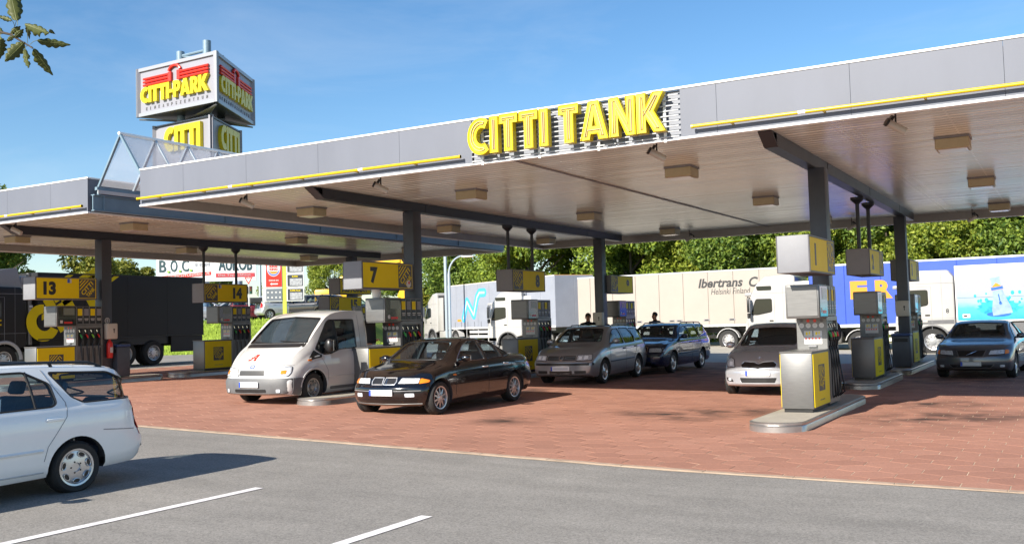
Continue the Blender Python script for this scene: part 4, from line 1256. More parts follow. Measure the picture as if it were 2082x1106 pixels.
def rings(*cs):
    return [('lamp_ring', 'x', (1,), [(sg*y+r_*math.cos(2*PI*k/14), z+r_*math.sin(2*PI*k/14)) for k in range(14)], GREY, .008, True) for (y, z, r_) in cs for sg in (-1, 1)]
def mir(P): return P+[(-y, z) for y, z in reversed(P)]
BLKP = paint('paint_black', (.003, .003, .004), 0, rough=.15)
SILV = paint('paint_silver_grey', (.33, .345, .37), .55, rough=.28)
SILV2 = paint('paint_silver', (.47, .49, .53), .5, rough=.26)
DKBL = paint('paint_dark_blue', (.012, .022, .07), .25, rough=.18)
GRPH = paint('paint_graphite', (.085, .092, .105), .4, rough=.3)
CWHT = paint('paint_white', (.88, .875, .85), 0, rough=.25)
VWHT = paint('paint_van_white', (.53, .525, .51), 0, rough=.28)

CHROMEW = mat('chrome_bright', (.66, .67, .68), .25, .5)
BMW = dict(L=4.47, W=1.74, plan=(.30, .18), wb=2.725, fa=1.47, r=.312, tw=.215, rr=.215, track=.74, rim='cross', cab=(-1.55, 1.15),
  top=[(-2.235, .86), (-2.12, .985), (-1.95, 1.02), (-1.5, 1.045), (-1.30, 1.075), (-1.0, 1.22), (-.70, 1.345), (-.35, 1.40), (.0, 1.415), (.30, 1.395), (.52, 1.33), (.80, 1.165), (1.08, 1.0), (1.22, .955), (1.6, .885), (1.95, .80), (2.15, .725), (2.235, .66)],
  belt=[(-2.235, .78), (-1.8, .90), (-1.2, .925), (0, .905), (1.0, .875), (1.6, .80), (2.235, .60)],
  edge=[(-2.235, .66), (-1.5, .68), (-1.2, .64), (-.7, .57), (0, .565), (.45, .585), (1.0, .68), (1.3, .73), (1.9, .72), (2.235, .64)],
  bot=[(-2.235, .34), (-1.9, .22), (1.8, .17), (2.05, .19), (2.235, .26)],
  nose=[(0, -.26), (.26, -.17), (.40, -.12), (.52, -.12), (.58, -.17), (.75, -.24)],
  side=[[(.86, .955), (.40, 1.26), (.18, 1.325), (-.12, 1.345), (-.15, .955)], [(-.23, .958), (-.21, 1.345), (-.52, 1.315), (-.80, 1.235), (-.82, .975)], [(-.87, .98), (-.85, 1.21), (-1.16, 1.05), (-1.19, 1.0)]],
  front=mir([(.60, 1.01), (.585, 1.05), (.48, 1.335), (0, 1.355)][0:1]+[(.50, 1.325), (.0, 1.35)]),
  rear=mir([(.56, 1.085), (.49, 1.30), (0, 1.325)]),
  trim=mat('chrome_dark', (.10, .10, .11), .2, .8),
  bits=[('headlight', 'x', (1,), [(.30, .60), (.66, .60), (.66, .70), (.34, .705)], LENS, .004, .006), ('indicator', 'x', (1,), [(.665, .60), (.795, .62), (.80, .66), (.67, .70)], ORANGE, .004, .007),
        ('grille_half', 'x', (1,), [(.02, .595), (.235, .595), (.255, .64), (.235, .705), (.03, .705)], BLACK, .004, .004),
        ('lower_grille', 'x', (1,), [(-.62, .245), (.62, .245), (.66, .315), (-.66, .315)], BLACK, .002, .003),
        ('fog_light', 'x', (1,), [(.46, .36), (.62, .36), (.62, .43), (.46, .43)], LENS, .003, .003),
        ('tail_light', 'x', (-1,), [(.42, .76), (.72, .76), (.72, .90), (.44, .90)], REDL, .004, .006), ('tail_light_side', 'y', (-1, 1), [(-2.0, .77), (-1.86, .79), (-1.9, .89), (-2.0, .90)], REDL, .002, .004),
        ('side_repeater', 'y', (-1, 1), [(.98, .70), (1.08, .70), (1.08, .73), (.98, .73)], ORANGE, .002, .004),
        ('kidney_bar', 'x', (1,), [(.06, .60), (.068, .60), (.068, .70), (.06, .70)], CHROME, .010, .002)],
  lines=rings((.40, .652, .040), (.55, .652, .040))+[('grille_frame', 'x', (1,), [(.012, .588), (.24, .588), (.262, .64), (.242, .713), (.022, .713)], CHROMEW, .011, True), ('grille_frame', 'x', (1,), [(-.012, .588), (-.24, .588), (-.262, .64), (-.242, .713), (-.022, .713)], CHROMEW, .011, True),
         ('bumper_strip', 'x', (1,), [(-.72, .475), (-.3, .47), (.3, .47), (.72, .475)], GREY, .008, False), ('bumper_lip', 'x', (1,), [(-.70, .23), (0, .225), (.70, .23)], INOXD, .010, False),
         ('panel_gap', 'y', (-1, 1), [(.98, .33), (.99, .60), (.92, .93)], BLACK, .004, False), ('panel_gap', 'y', (-1, 1), [(-.19, .30), (-.20, .95)], BLACK, .004, False), ('panel_gap', 'y', (-1, 1), [(-.93, .62), (-1.10, .80), (-1.14, .95)], BLACK, .004, False),
         ('body_moulding', 'y', (-1, 1), [(1.02, .53), (-.90, .555)], BLACK, .011, False)],
  plates=((1, .44, PLATE, .50), (-1, .62, PLATE, .50)), mirror=(.72, .98), handles=[(-.06, .815, CHROME), (-.86, .845, CHROME)], seats=(-.05, -.85, .37), dash=(.80, .93))
MOND = dict(L=4.67, W=1.75, wb=2.70, fa=1.45, r=.285, tw=.20, rr=.20, track=.745, rim='holes', cab=(-2.12, 1.1),
  top=[(-2.335, .55), (-2.30, .88), (-2.24, 1.02), (-2.13, 1.20), (-2.0, 1.32), (-1.85, 1.375), (-1.5, 1.405), (-.6, 1.435), (0, 1.43), (.30, 1.405), (.52, 1.33), (1.0, 1.06), (1.2, .98), (1.7, .90), (2.1, .80), (2.335, .66)],
  belt=[(-2.335, .50), (-2.28, .86), (-2.0, .94), (0, .93), (1, .90), (1.6, .83), (2.335, .6)],
  edge=[(-2.335, .58), (-2.2, .62), (-2.0, .62), (-1, .60), (0, .59), (.5, .61), (1.0, .69), (1.4, .73), (2.335, .62)],
  bot=[(-2.335, .36), (-2.1, .26), (1.9, .2), (2.335, .28)], plan=(.26, .20),
  tail=[(0, -.15), (.3, -.07), (.54, -.07), (.62, -.15), (.9, -.17), (1.4, -.10)],
  side=[[(.85, .965), (.35, 1.28), (.18, 1.325), (-.12, 1.345), (-.15, .955)], [(-.23, .955), (-.21, 1.345), (-.78, 1.345), (-1.02, 1.21), (-1.04, 1.0), (-.98, .965)], [(-1.22, 1.055), (-1.13, 1.20), (-1.05, 1.33), (-1.75, 1.30), (-1.98, 1.19), (-2.11, 1.02), (-2.08, .99), (-1.35, .985)]],
  front=mir([(.60, 1.03), (.50, 1.33), (0, 1.355)]), rear=mir([(.52, .98), (.50, 1.24), (0, 1.27)]),
  bits=[('headlight', 'x', (1,), [(.36, .62), (.74, .63), (.72, .74), (.36, .72)], LENS, .003, .005), ('tail_light', 'x', (-1,), [(.60, .62), (.76, .62), (.74, .95), (.62, .95)], REDL, .004, .008), ('tail_light_side', 'y', (-1, 1), [(-2.19, .63), (-2.09, .63), (-2.14, .93), (-2.19, .95)], REDL, .003, .007),
        ('tail_indicator', 'y', (-1, 1), [(-2.195, .75), (-2.09, .75), (-2.10, .80), (-2.195, .80)], LENS, .006, .006), ('mud_flap', 'y', (-1, 1), [(-1.63, .16), (-1.60, .16), (-1.58, .36), (-1.66, .40)], BLACK, -.06, .05),
        ('grille', 'x', (1,), [(-.30, .64), (.30, .64), (.28, .72), (-.28, .72)], BLACK, .003, .003), ('rear_handle_strip', 'x', (-1,), [(-.55, .86), (.55, .86), (.55, .92), (-.55, .92)], REDL, .003, .005)],
  lines=[('panel_gap', 'y', (-1, 1), [(-.19, .28), (-.20, .94)], GREY, .0045, False), ('panel_gap', 'y', (-1, 1), [(-.86, .40), (-.90, .55), (-1.12, .85), (-1.14, 1.0), (-1.04, 1.20), (-.98, 1.36)], GREY, .0045, False), ('panel_gap', 'y', (-1, 1), [(1.02, .30), (1.0, .90)], GREY, .0045, False),
         ('panel_gap', 'y', (-1, 1), [(-1.55, .665), (-1.9, .635), (-2.2, .62)], GREY, .005, False), ('body_moulding', 'y', (-1, 1), [(1.0, .50), (-.84, .515)], CWHT, .020, False), ('sill_line', 'y', (-1, 1), [(1.0, .275), (-.86, .285)], LGREY, .010, False),
         ('quarter_bar', 'y', (-1, 1), [(-.80, .965), (-.80, 1.345)], BLACK, .014, False)],
  plates=((1, .46, PLATE, .52), (-1, .74, PLATE, .52)), mirror=(.72, 1.0), handles=[(-.06, .82, CWHT), (-.98, .83, CWHT)], seats=(-.05, -.92, .37), dash=(.80, .95), seatmat=mat('seat_blue_grey', (.10, .13, .17), .85, var=.2, scale=20),
  rails=[('roof_rail', (-1.75, .15, .56, BLACK))])
GOLF = dict(L=4.40, W=1.735, wb=2.515, fa=1.335, r=.305, tw=.20, rr=.20, track=.74, rim='five', cab=(-2.0, 1.08),
  top=[(-2.2, .58), (-2.16, .95), (-2.05, 1.15), (-1.9, 1.31), (-1.72, 1.385), (-1.2, 1.42), (-.4, 1.45), (.05, 1.445), (.32, 1.42), (.55, 1.34), (.95, 1.10), (1.12, 1.01), (1.25, .975), (1.65, .91), (2.0, .82), (2.14, .75), (2.2, .68)],
  belt=[(-2.2, .5), (-2.12, .88), (-1.8, .95), (0, .92), (1, .90), (1.6, .84), (2.2, .62)],
  edge=[(-2.2, .6), (-2.0, .62), (-1.2, .60), (0, .60), (.5, .62), (1.0, .69), (1.3, .72), (1.9, .72), (2.2, .64)],
  bot=[(-2.2, .34), (-2.0, .24), (1.8, .19), (2.2, .24)], plan=(.20, .16), nose=[(0, -.06), (.25, .02), (.55, .03), (.62, -.02), (.8, -.08)],
  side=[[(.88, .97), (.42, 1.27), (.22, 1.335), (-.12, 1.355), (-.15, .96)], [(-.23, .96), (-.21, 1.355), (-.88, 1.35), (-1.02, 1.15), (-1.0, .98)], [(-1.10, 1.0), (-1.0, 1.345), (-1.62, 1.32), (-1.86, 1.18), (-1.93, 1.02)]],
  front=mir([(.62, 1.035), (.51, 1.345), (0, 1.37)]), rear=mir([(.54, .99), (.52, 1.27), (0, 1.30)]),
  bits=[('headlight', 'x', (1,), [(.40, .595), (.76, .615), (.74, .745), (.41, .735)], LENS, .003, .006), ('lamp_bulb', 'x', (1,), [(.45, .63), (.53, .63), (.53, .71), (.45, .71)], BULB, .010, .004), ('lamp_bulb', 'x', (1,), [(.58, .63), (.67, .64), (.67, .72), (.58, .72)], BULB, .010, .004),
        ('grille', 'x', (1,), [(-.38, .62), (.38, .62), (.37, .72), (-.37, .72)], BLACK, .003, .003), ('bumper_strip', 'x', (1,), [(-.80, .49), (.80, .49), (.80, .55), (-.80, .55)], BLACK, .003, .010),
        ('lower_grille', 'x', (1,), [(-.30, .27), (.30, .27), (.30, .36), (-.30, .36)], BLACK, .002, .003), ('lower_grille_side', 'x', (1,), [(.36, .29), (.64, .29), (.64, .36), (.36, .36)], BLACK, .002, .003),
        ('tail_light', 'x', (-1,), [(.56, .66), (.74, .66), (.72, .98), (.60, .98)], REDL, .004, .006)],
  lines=rings((.49, .67, .045), (.63, .68, .05))+[('grille_bar', 'x', (1,), [(-.37, .645), (.37, .645)], INOX, .009, False), ('grille_bar', 'x', (1,), [(-.37, .685), (.37, .685)], INOX, .009, False), ('badge', 'x', (1,), [(.055*math.cos(a), .67+.055*math.sin(a)) for a in [2*PI*k/16 for k in range(16)]], CHROME, .007, True),
         ('badge', 'x', (1,), [(-.04, .705), (-.018, .63), (0, .675), (.018, .63), (.04, .705)], CHROME, .006, False),
         ('panel_gap', 'y', (-1, 1), [(.98, .30), (.98, .90)], BLACK, .004, False), ('panel_gap', 'y', (-1, 1), [(-.19, .28), (-.20, .95)], BLACK, .004, False), ('panel_gap', 'y', (-1, 1), [(-.78, .58), (-1.0, .75), (-1.05, .97)], BLACK, .004, False), ('body_moulding', 'y', (-1, 1), [(.95, .53), (-.80, .56)], BLACK, .018, False)],
  plates=((1, .41, PLATE, .50), (-1, .75, PLATE, .50)), mirror=(.72, 1.0), handles=[(-.06, .83, BLACK), (-.95, .86, BLACK)], seats=(-.02, -.85, .37), dash=(.82, .96),
  rails=[('roof_rail', (-1.6, .2, .57, INOXD))])
V70 = dict(GOLF, L=4.72, W=1.76, wb=2.66, fa=1.42, r=.31, cab=(-2.15, 1.0),
  top=[(-2.36, .6), (-2.33, .98), (-2.22, 1.20), (-2.1, 1.36), (-1.9, 1.40), (-1.0, 1.43), (-.2, 1.435), (.1, 1.42), (.35, 1.36), (.8, 1.12), (1.0, 1.02), (1.15, .985), (1.6, .93), (2.1, .85), (2.3, .78), (2.36, .70)],
  belt=[(-2.36, .5), (-2.25, .92), (0, .93), (1, .92), (1.7, .88), (2.36, .66)], edge=[(-2.36, .62), (-2.1, .64), (0, .62), (.4, .63), (.95, .71), (1.3, .74), (2.36, .68)],
  bot=[(-2.36, .34), (-2.0, .24), (1.9, .2), (2.36, .26)], plan=(.14, .10),
  side=[[(.78, .98), (.30, 1.29), (-.15, 1.345), (-.18, .97)], [(-.26, .97), (-.24, 1.345), (-.98, 1.34), (-1.06, 1.2), (-1.06, .99)], [(-1.15, .99), (-1.15, 1.34), (-1.95, 1.32), (-2.12, 1.16), (-2.18, 1.01)]],
  front=mir([(.64, 1.045), (.53, 1.325), (0, 1.35)]), rear=mir([(.56, 1.0), (.54, 1.28), (0, 1.30)]),
  bits=[('headlight', 'x', (1,), [(.42, .62), (.82, .62), (.80, .74), (.42, .74)], LENS, .003, .006), ('grille', 'x', (1,), [(-.36, .60), (.36, .60), (.36, .76), (-.36, .76)], BLACK, .003, .004), ('bumper_strip', 'x', (1,), [(-.82, .50), (.82, .50), (.82, .57), (-.82, .57)], BLACK, .003, .012), ('lower_grille', 'x', (1,), [(-.5, .28), (.5, .28), (.5, .36), (-.5, .36)], BLACK, .002, .003), ('tail_light', 'x', (-1,), [(.62, .55), (.78, .55), (.76, 1.25), (.64, 1.25)], REDL, .004, .006)],
  lines=[('grille_frame', 'x', (1,), [(-.37, .595), (.37, .595), (.37, .765), (-.37, .765)], CHROME, .009, True), ('grille_slash', 'x', (1,), [(-.36, .76), (.36, .60)], CHROME, .009, False), ('panel_gap', 'y', (-1, 1), [(.98, .30), (.98, .92)], BLACK, .004, False), ('panel_gap', 'y', (-1, 1), [(-.22, .28), (-.22, .95)], BLACK, .004, False), ('panel_gap', 'y', (-1, 1), [(-.86, .6), (-1.08, .8), (-1.1, .98)], BLACK, .004, False), ('body_moulding', 'y', (-1, 1), [(.95, .54), (-.85, .56)], BLACK, .02, False)],
  plates=((1, .43, PLATE, .50),), mirror=(.68, 1.0), handles=[(-.08, .84, BLACK), (-1.0, .86, BLACK)], rails=[('roof_rail', (-1.95, .1, .58, BLACK))], glass=GLASSD)
YARIS = dict(GOLF, L=3.64, W=1.66, wb=2.37, fa=1.17, r=.29, tw=.185, rr=.19, track=.71, cab=(-1.62, 1.0), rim='five',
  top=[(-1.82, .6), (-1.79, .95), (-1.68, 1.2), (-1.55, 1.38), (-1.3, 1.46), (-.6, 1.50), (-.1, 1.495), (.15, 1.45), (.4, 1.33), (.8, 1.10), (1.0, 1.0), (1.12, .97), (1.4, .90), (1.65, .80), (1.77, .72), (1.82, .66)],
  belt=[(-1.82, .5), (-1.7, .9), (0, .93), (.9, .90), (1.4, .80), (1.82, .58)], edge=[(-1.82, .58), (-1.5, .60), (-.6, .58), (.1, .575), (.5, .61), (.95, .67), (1.2, .69), (1.6, .66), (1.82, .58)],
  bot=[(-1.82, .34), (-1.6, .24), (1.5, .19), (1.82, .22)], plan=(.30, .18), nose=[(0, -.05), (.2, .03), (.5, .03), (.6, -.03), (.8, -.1)],
  side=[[(.72, .98), (.28, 1.27), (.05, 1.36), (-.18, 1.39), (-.21, .97)], [(-.29, .97), (-.27, 1.395), (-.95, 1.37), (-1.15, 1.2), (-1.18, 1.0)], [(-1.25, 1.02), (-1.22, 1.2), (-1.12, 1.34), (-1.4, 1.25), (-1.5, 1.06)]],
  front=mir([(.60, 1.03), (.50, 1.37), (0, 1.395)]), rear=mir([(.52, 1.0), (.48, 1.33), (0, 1.36)]),
  bits=[('headlight', 'x', (1,), [(.50, .60), (.70, .615), (.76, .70), (.66, .80), (.55, .76)], LENS, .003, .007), ('lamp_bulb', 'x', (1,), [(.56, .64), (.64, .64), (.66, .72), (.58, .72)], BULB, .011, .004), ('grille', 'x', (1,), [(-.34, .60), (-.05, .585), (0, .57), (.05, .585), (.34, .60), (.36, .66), (.30, .71), (.10, .70), (0, .66), (-.10, .70), (-.30, .71), (-.36, .66)], BLACK, .003, .004),
        ('lower_grille', 'x', (1,), [(-.34, .29), (.34, .29), (.38, .39), (-.38, .39)], BLACK, .002, .003), ('lower_grille_side', 'x', (1,), [(.52, .30), (.68, .32), (.70, .40), (.56, .36)], BLACK, .002, .003), ('fog_light', 'x', (1,), [(.58, .325), (.65, .33), (.65, .385), (.58, .37)], LENS, .005, .006), ('tail_light', 'x', (-1,), [(.5, .7), (.68, .7), (.64, 1.0), (.54, 1.0)], REDL, .004, .006)],
  lines=[('grille_frame', 'x', (1,), [(-.34, .592), (-.05, .577), (0, .562), (.05, .577), (.34, .592), (.372, .66), (.30, .722), (.10, .712), (0, .672), (-.10, .712), (-.30, .722), (-.372, .66)], SILV2, .010, True), ('badge', 'x', (1,), [(.05*math.cos(a), .765+.03*math.sin(a)) for a in [2*PI*k/14 for k in range(14)]], CHROME, .005, True),
         ('panel_gap', 'y', (-1, 1), [(.85, .30), (.86, .92)], BLACK, .004, False), ('panel_gap', 'y', (-1, 1), [(-.25, .28), (-.25, .96)], BLACK, .004, False), ('body_moulding', 'y', (-1, 1), [(.85, .52), (-.7, .54)], SILV2, .018, False), ('panel_gap', 'x', (1,), [(-.60, .56), (-.4, .545), (.4, .545), (.60, .56)], GREY, .005, False)],
  plates=((1, .485, PLATE, .50),), mirror=(.62, 1.0), handles=[(-.12, .84, SILV2), (-.95, .86, SILV2)], seats=(-.05, -.75, .35), dash=(.70, .97), rails=[])
S80 = dict(BMW, L=4.82, W=1.83, wb=2.79, fa=1.50, r=.325, track=.78, rim='five', cab=(-1.7, 1.2),
  top=[(-2.41, .86), (-2.3, 1.0), (-2.0, 1.06), (-1.6, 1.09), (-1.3, 1.16), (-.95, 1.31), (-.6, 1.41), (-.2, 1.45), (.15, 1.445), (.4, 1.40), (.6, 1.32), (1.0, 1.10), (1.2, 1.005), (1.32, .97), (1.7, .91), (2.1, .83), (2.3, .76), (2.41, .68)],
  belt=[(-2.41, .78), (-1.8, .96), (0, .93), (1, .90), (1.7, .82), (2.41, .6)], edge=[(-2.41, .66), (-1.5, .70), (-.9, .62), (0, .61), (.5, .63), (1.1, .72), (1.4, .77), (2.0, .74), (2.41, .62)],
  bot=[(-2.41, .34), (-2.0, .24), (2.0, .19), (2.41, .26)], plan=(.30, .2), nose=[(0, -.10), (.25, -.01), (.42, .03), (.55, .02), (.62, -.03), (.8, -.09)],
  side=[[(.95, .975), (.45, 1.29), (.2, 1.36), (-.12, 1.375), (-.15, .965)], [(-.23, .965), (-.21, 1.375), (-.65, 1.34), (-.95, 1.24), (-1.02, .99)], [(-1.08, 1.0), (-1.02, 1.20), (-1.28, 1.09), (-1.32, 1.03)]],
  front=mir([(.65, 1.03), (.54, 1.345), (0, 1.375)]), rear=mir([(.58, 1.14), (.50, 1.36), (0, 1.385)]),
  bits=[('headlight', 'x', (1,), [(.38, .60), (.72, .62), (.72, .73), (.42, .715)], LENS, .003, .007), ('indicator', 'x', (1,), [(.725, .62), (.81, .64), (.80, .72), (.725, .73)], ORANGE, .003, .007), ('grille', 'x', (1,), [(-.27, .58), (.27, .58), (.32, .71), (-.32, .71)], BLACK, .003, .004),
        ('lower_grille', 'x', (1,), [(-.40, .29), (.40, .29), (.48, .36), (-.48, .36)], BLACK, .002, .003), ('fog_light', 'x', (1,), [(.62, .30), (.72, .30), (.72, .36), (.62, .36)], LENS, .003, .004), ('tail_light', 'x', (-1,), [(.5, .72), (.78, .72), (.76, .95), (.62, .95)], REDL, .004, .006)],
  lines=rings((.47, .665, .035), (.60, .67, .035))+[('grille_frame', 'x', (1,), [(-.27, .572), (-.33, .715)], INOX, .014, False), ('grille_frame', 'x', (1,), [(.27, .572), (.33, .715)], INOX, .014, False), ('grille_slash', 'x', (1,), [(-.10, .60), (.12, .70)], CHROME, .006, False), ('lower_frame', 'x', (1,), [(-.50, .37), (-.41, .275), (.41, .275), (.50, .37)], INOXD, .009, False),
         ('panel_gap', 'y', (-1, 1), [(1.05, .33), (1.02, .93)], BLACK, .004, False), ('panel_gap', 'y', (-1, 1), [(-.19, .30), (-.2, .95)], BLACK, .004, False), ('body_moulding', 'y', (-1, 1), [(1.05, .53), (-.9, .555)], BLACK, .011, False), ('hood_crease', 'x', (1,), [(-.55, .78), (-.45, .74)], GRPH, .008, False)],
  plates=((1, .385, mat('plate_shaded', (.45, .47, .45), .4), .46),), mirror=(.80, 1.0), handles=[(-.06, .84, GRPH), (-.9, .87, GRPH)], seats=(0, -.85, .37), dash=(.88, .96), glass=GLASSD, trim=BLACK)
BUMPG = mat('bumper_grey', (.11, .113, .117), .55, var=.12, scale=8)
VAN = dict(plate_off=.038, L=4.83, W=1.97, wb=2.93, fa=1.575, r=.315, tw=.205, rr=.19, track=.83, rim='steel', cab=(-2.3, 1.58), crown=.06,
  top=[(-2.415, 1.80), (-2.0, 1.925), (.2, 1.925), (.5, 1.915), (.8, 1.875), (1.0, 1.80), (1.3, 1.57), (1.6, 1.315), (1.70, 1.24), (1.80, 1.19), (2.0, 1.09), (2.2, .96), (2.33, .85), (2.415, .74)],
  belt=[(-2.415, 1.0), (.5, 1.0), (1.2, .99), (1.7, .93), (2.1, .80), (2.415, .60)], edge=[(-2.415, .78), (-2.2, .80), (0, .80), (.8, .79), (1.3, .82), (1.6, .84), (1.85, .83), (2.2, .78), (2.415, .70)],
  wid=[(-2.415, .93), (-2.2, .985), (1.4, .985), (2.0, .96), (2.415, .90)],
  bot=[(-2.415, .30), (-2.0, .24), (1.9, .18), (2.415, .21)], plan=(.27, .06), nose=[(0, -.04), (.2, .02), (.5, .03), (.55, .0), (.8, -.02), (1.2, -.05)],
  side=[[(1.50, 1.10), (1.06, 1.64), (.96, 1.70), (.17, 1.70), (.17, 1.09), (.72, 1.07), (1.03, .99), (1.28, .98)]],
  front=mir([(.80, 1.235), (.77, 1.30), (.70, 1.74), (0, 1.78)]), rear=mir([(.68, 1.15), (.66, 1.68), (0, 1.7)]),
  bits=[('headlight', 'x', (1,), [(.36, .585), (.84, .585), (.87, .65), (.85, .775), (.42, .735)], LENS, .003, .010), ('lamp_bulb', 'x', (1,), [(.70, .63), (.80, .63), (.80, .71), (.70, .70)], ORANGE, .016, .003), ('grille', 'x', (1,), [(-.34, .605), (.34, .605), (.33, .705), (-.33, .705)], mat('grille_grey', (.05, .05, .05), .5), .003, .004),
        ('bumper', 'x', (1,), [(-.90, .20), (.90, .20), (.91, .40), (.91, .545), (-.91, .545), (-.91, .40)], BUMPG, .004, .020), ('lower_grille', 'x', (1,), [(-.42, .27), (.42, .27), (.42, .33), (-.42, .33)], BLACK, .026, .003), ('fog_light', 'x', (1,), [(.64, .26), (.72, .26), (.72, .33), (.64, .33)], LENS, .026, .004),
        ('bumper_side', 'y', (-1, 1), [(1.96, .20), (2.16, .20), (2.16, .545), (1.93, .545)], BUMPG, .003, .012), ('cowl', 'x', (1,), [(-.80, 1.15), (.80, 1.15), (.80, 1.228), (-.80, 1.228)], BLACK, .002, .003),
        ('mirror_triangle', 'y', (-1, 1), [(1.55, 1.08), (1.75, .875), (1.36, .925), (1.34, .97)], BLACK, .003, .004), ('side_indicator', 'y', (-1, 1), [(1.66, .865), (1.76, .865), (1.76, .90), (1.66, .90)], ORANGE, .009, .004),
        ('sill_trim', 'y', (-1, 1), [(1.10, .25), (-.30, .25), (-.30, .31), (1.10, .31)], BUMPG, .003, .006)],
  lines=[('panel_gap', 'y', (-1, 1), [(1.16, .36), (1.18, .66), (1.36, .92)], GREY, .005, False), ('panel_gap', 'y', (-1, 1), [(.02, .30), (.02, 1.80)], GREY, .005, False), ('side_crease', 'y', (-1, 1), [(1.15, .52), (-.30, .52)], VWHT, .012, False), ('panel_gap', 'x', (1,), [(-.86, .80), (-.5, .82), (.5, .82), (.86, .80)], GREY, .005, False),
         ('hood_edge', 'x', (1,), [(.55, .85), (.62, .97), (.70, 1.12)], LGREY, .006, False), ('hood_edge', 'x', (1,), [(-.55, .85), (-.62, .97), (-.70, 1.12)], LGREY, .006, False), ('wiper', 'x', (1,), [(.75, 1.235), (.1, 1.28)], BLACK, .014, False), ('wiper', 'x', (1,), [(-.1, 1.235), (-.68, 1.27)], BLACK, .014, False),
         ('quarter_bar', 'y', (-1, 1), [(.78, 1.06), (.80, 1.71)], BLACK, .016, False), ('arch_lip', 'y', (-1, 1), [(1.575+.40*math.cos(math.radians(a)), .315+.40*math.sin(math.radians(a))) for a in range(5, 176, 10)], VWHT, .020, False),
         ('badge', 'x', (1,), [(.06*math.cos(a), .775+.028*math.sin(a)) for a in [2*PI*k/14 for k in range(14)]], BLUE, .011, True)],
  plates=((1, .42, PLATE, .52),), mirror=(1.22, 1.12), tallmirror=True, mirmat=BLACK, handles=[(.22, .90, VWHT)], seats=(.55, None, .40), dash=(1.42, 1.10), seatz=.22, seatmat=mat('seat_red', (.10, .045, .04), .85, var=.3, scale=25))
def shift_spec(sp, nose, rear):
    """keep the part of the profile in front of x = rear and centre it on the origin"""
    sp = dict(sp); d = (nose+rear)/2; hl = (nose-rear)/2; sp['L'] = 2*hl
    for k in ('top', 'belt', 'edge', 'wid', 'bot'):
        f = pchip(sp[k]); P = [(x-d, z) for x, z in sp[k] if x > rear+.12]; sp[k] = [(-hl, f(rear)-(.10 if k == 'top' else 0)), (-hl+.08, f(rear+.08))]+sorted(P)
    sp['side'] = [[(x-d, z) for x, z in p] for p in sp['side']]
    sp['bits'] = [(n, a, s, [(x-d, z) for x, z in p] if a == 'y' else p, m, o, t) for (n, a, s, p, m, o, t) in sp['bits']]
    sp['lines'] = [(n, a, s, [(x-d, z) for x, z in p] if a == 'y' else p, m, r, c) for (n, a, s, p, m, r, c) in sp['lines']]
    sp['cab'] = (-hl+.09, sp['cab'][1]-d); sp['fa'] -= d; sp['mirror'] = (sp['mirror'][0]-d, sp['mirror'][1]); sp['handles'] = [(x-d, z, m) for x, z, m in sp['handles']]
    sp['seats'] = (sp['seats'][0]-d, None, sp['seats'][2]); sp['dash'] = (sp['dash'][0]-d, sp['dash'][1]); return sp
PREC = {}
def carat(x, y): return (x, y, g(x))
bmw = make_car(BMW, 'saloon_car', 'black saloon car with amber front indicators parked beside pump 7', 'car', carat(-10.69, 15.92), -PI/2+.015, BLKP, 'cars at the pumps')
golf = make_car(GOLF, 'estate_car', 'silver grey estate car with roof rails right behind the black saloon', 'car', carat(-11.12, 23.62), -PI/2+.06, SILV, 'cars at the pumps')
v70 = make_car(V70, 'estate_car', 'dark blue boxy estate car with roof rails behind the silver estate', 'car', carat(-10.95, 28.25), -PI/2+.02, DKBL, 'cars at the pumps')
yaris = make_car(YARIS, 'hatchback_car', 'small silver hatchback half hidden behind the nearest fuel pump', 'car', carat(-5.72, 21.72), -PI/2+.03, SILV2, 'cars at the pumps')
s80 = make_car(S80, 'saloon_car', 'dark grey saloon under the right end of the long canopy', 'car', carat(-2.05, 28.45), -PI/2-.06, GRPH, 'cars at the pumps')
mond = make_car(MOND, 'estate_car', 'white estate car cut off by the left frame edge in the foreground', 'car', carat(-9.87, 5.31), -PI/2+.0, CWHT)
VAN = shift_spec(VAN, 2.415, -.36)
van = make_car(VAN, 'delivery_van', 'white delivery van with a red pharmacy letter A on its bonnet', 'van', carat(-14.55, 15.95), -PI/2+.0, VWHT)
bmw.scale = (1, 1, .945); mond.scale = (1, 1, .945); s80.scale = (1, 1, .97)
mond.location.z -= .03
# red pharmacy A on the bonnet of the van
bv = VAN['bvh']
for poly in ([(-.17, 1.06), (-.06, 1.06), (.02, 1.20), (.06, 1.20), (.06, 1.06), (.17, 1.06), (.17, 1.10), (.14, 1.10), (.14, 1.25), (.02, 1.25), (-.10, 1.10), (-.17, 1.10)],):
    p = [(y*.66-.12, .955+(z-1.15)*.66) for y, z in poly]
    b = decal(bv, p, 'x', 1, .003, 0.004, step=.04); b.build('pharmacy_letter', LOGOR, van, 0)
b = decal(bv, [(-.19, .948), (-.08, .948), (-.08, .965), (-.19, .965)], 'x', 1, .003, .004, step=.04); b.build('pharmacy_letter', LOGOR, van, 0)

# low dropside bed behind the cab of the white van
hl_ = VAN['L']/2
b = MB(); b.box(-hl_-2.05, -hl_-.06, -.93, .93, .70, .78, .01); b.build('load_floor', GREY, van)
for s_ in (-1, 1):
    b = MB(); b.box(-hl_-2.05, -hl_-.06, s_*.93, s_*.97, .70, 1.08, .01); b.build('side_board', VWHT, van)
b = MB(); b.box(-hl_-2.09, -hl_-2.05, -.97, .97, .70, 1.08, .01); b.build('tail_board', VWHT, van)
b = MB()
for s_ in (-1, 1): b.box(-hl_-2.0, -hl_+.3, s_*.40-.05, s_*.40+.05, .45, .69)
b.build('chassis', BLACK, van)

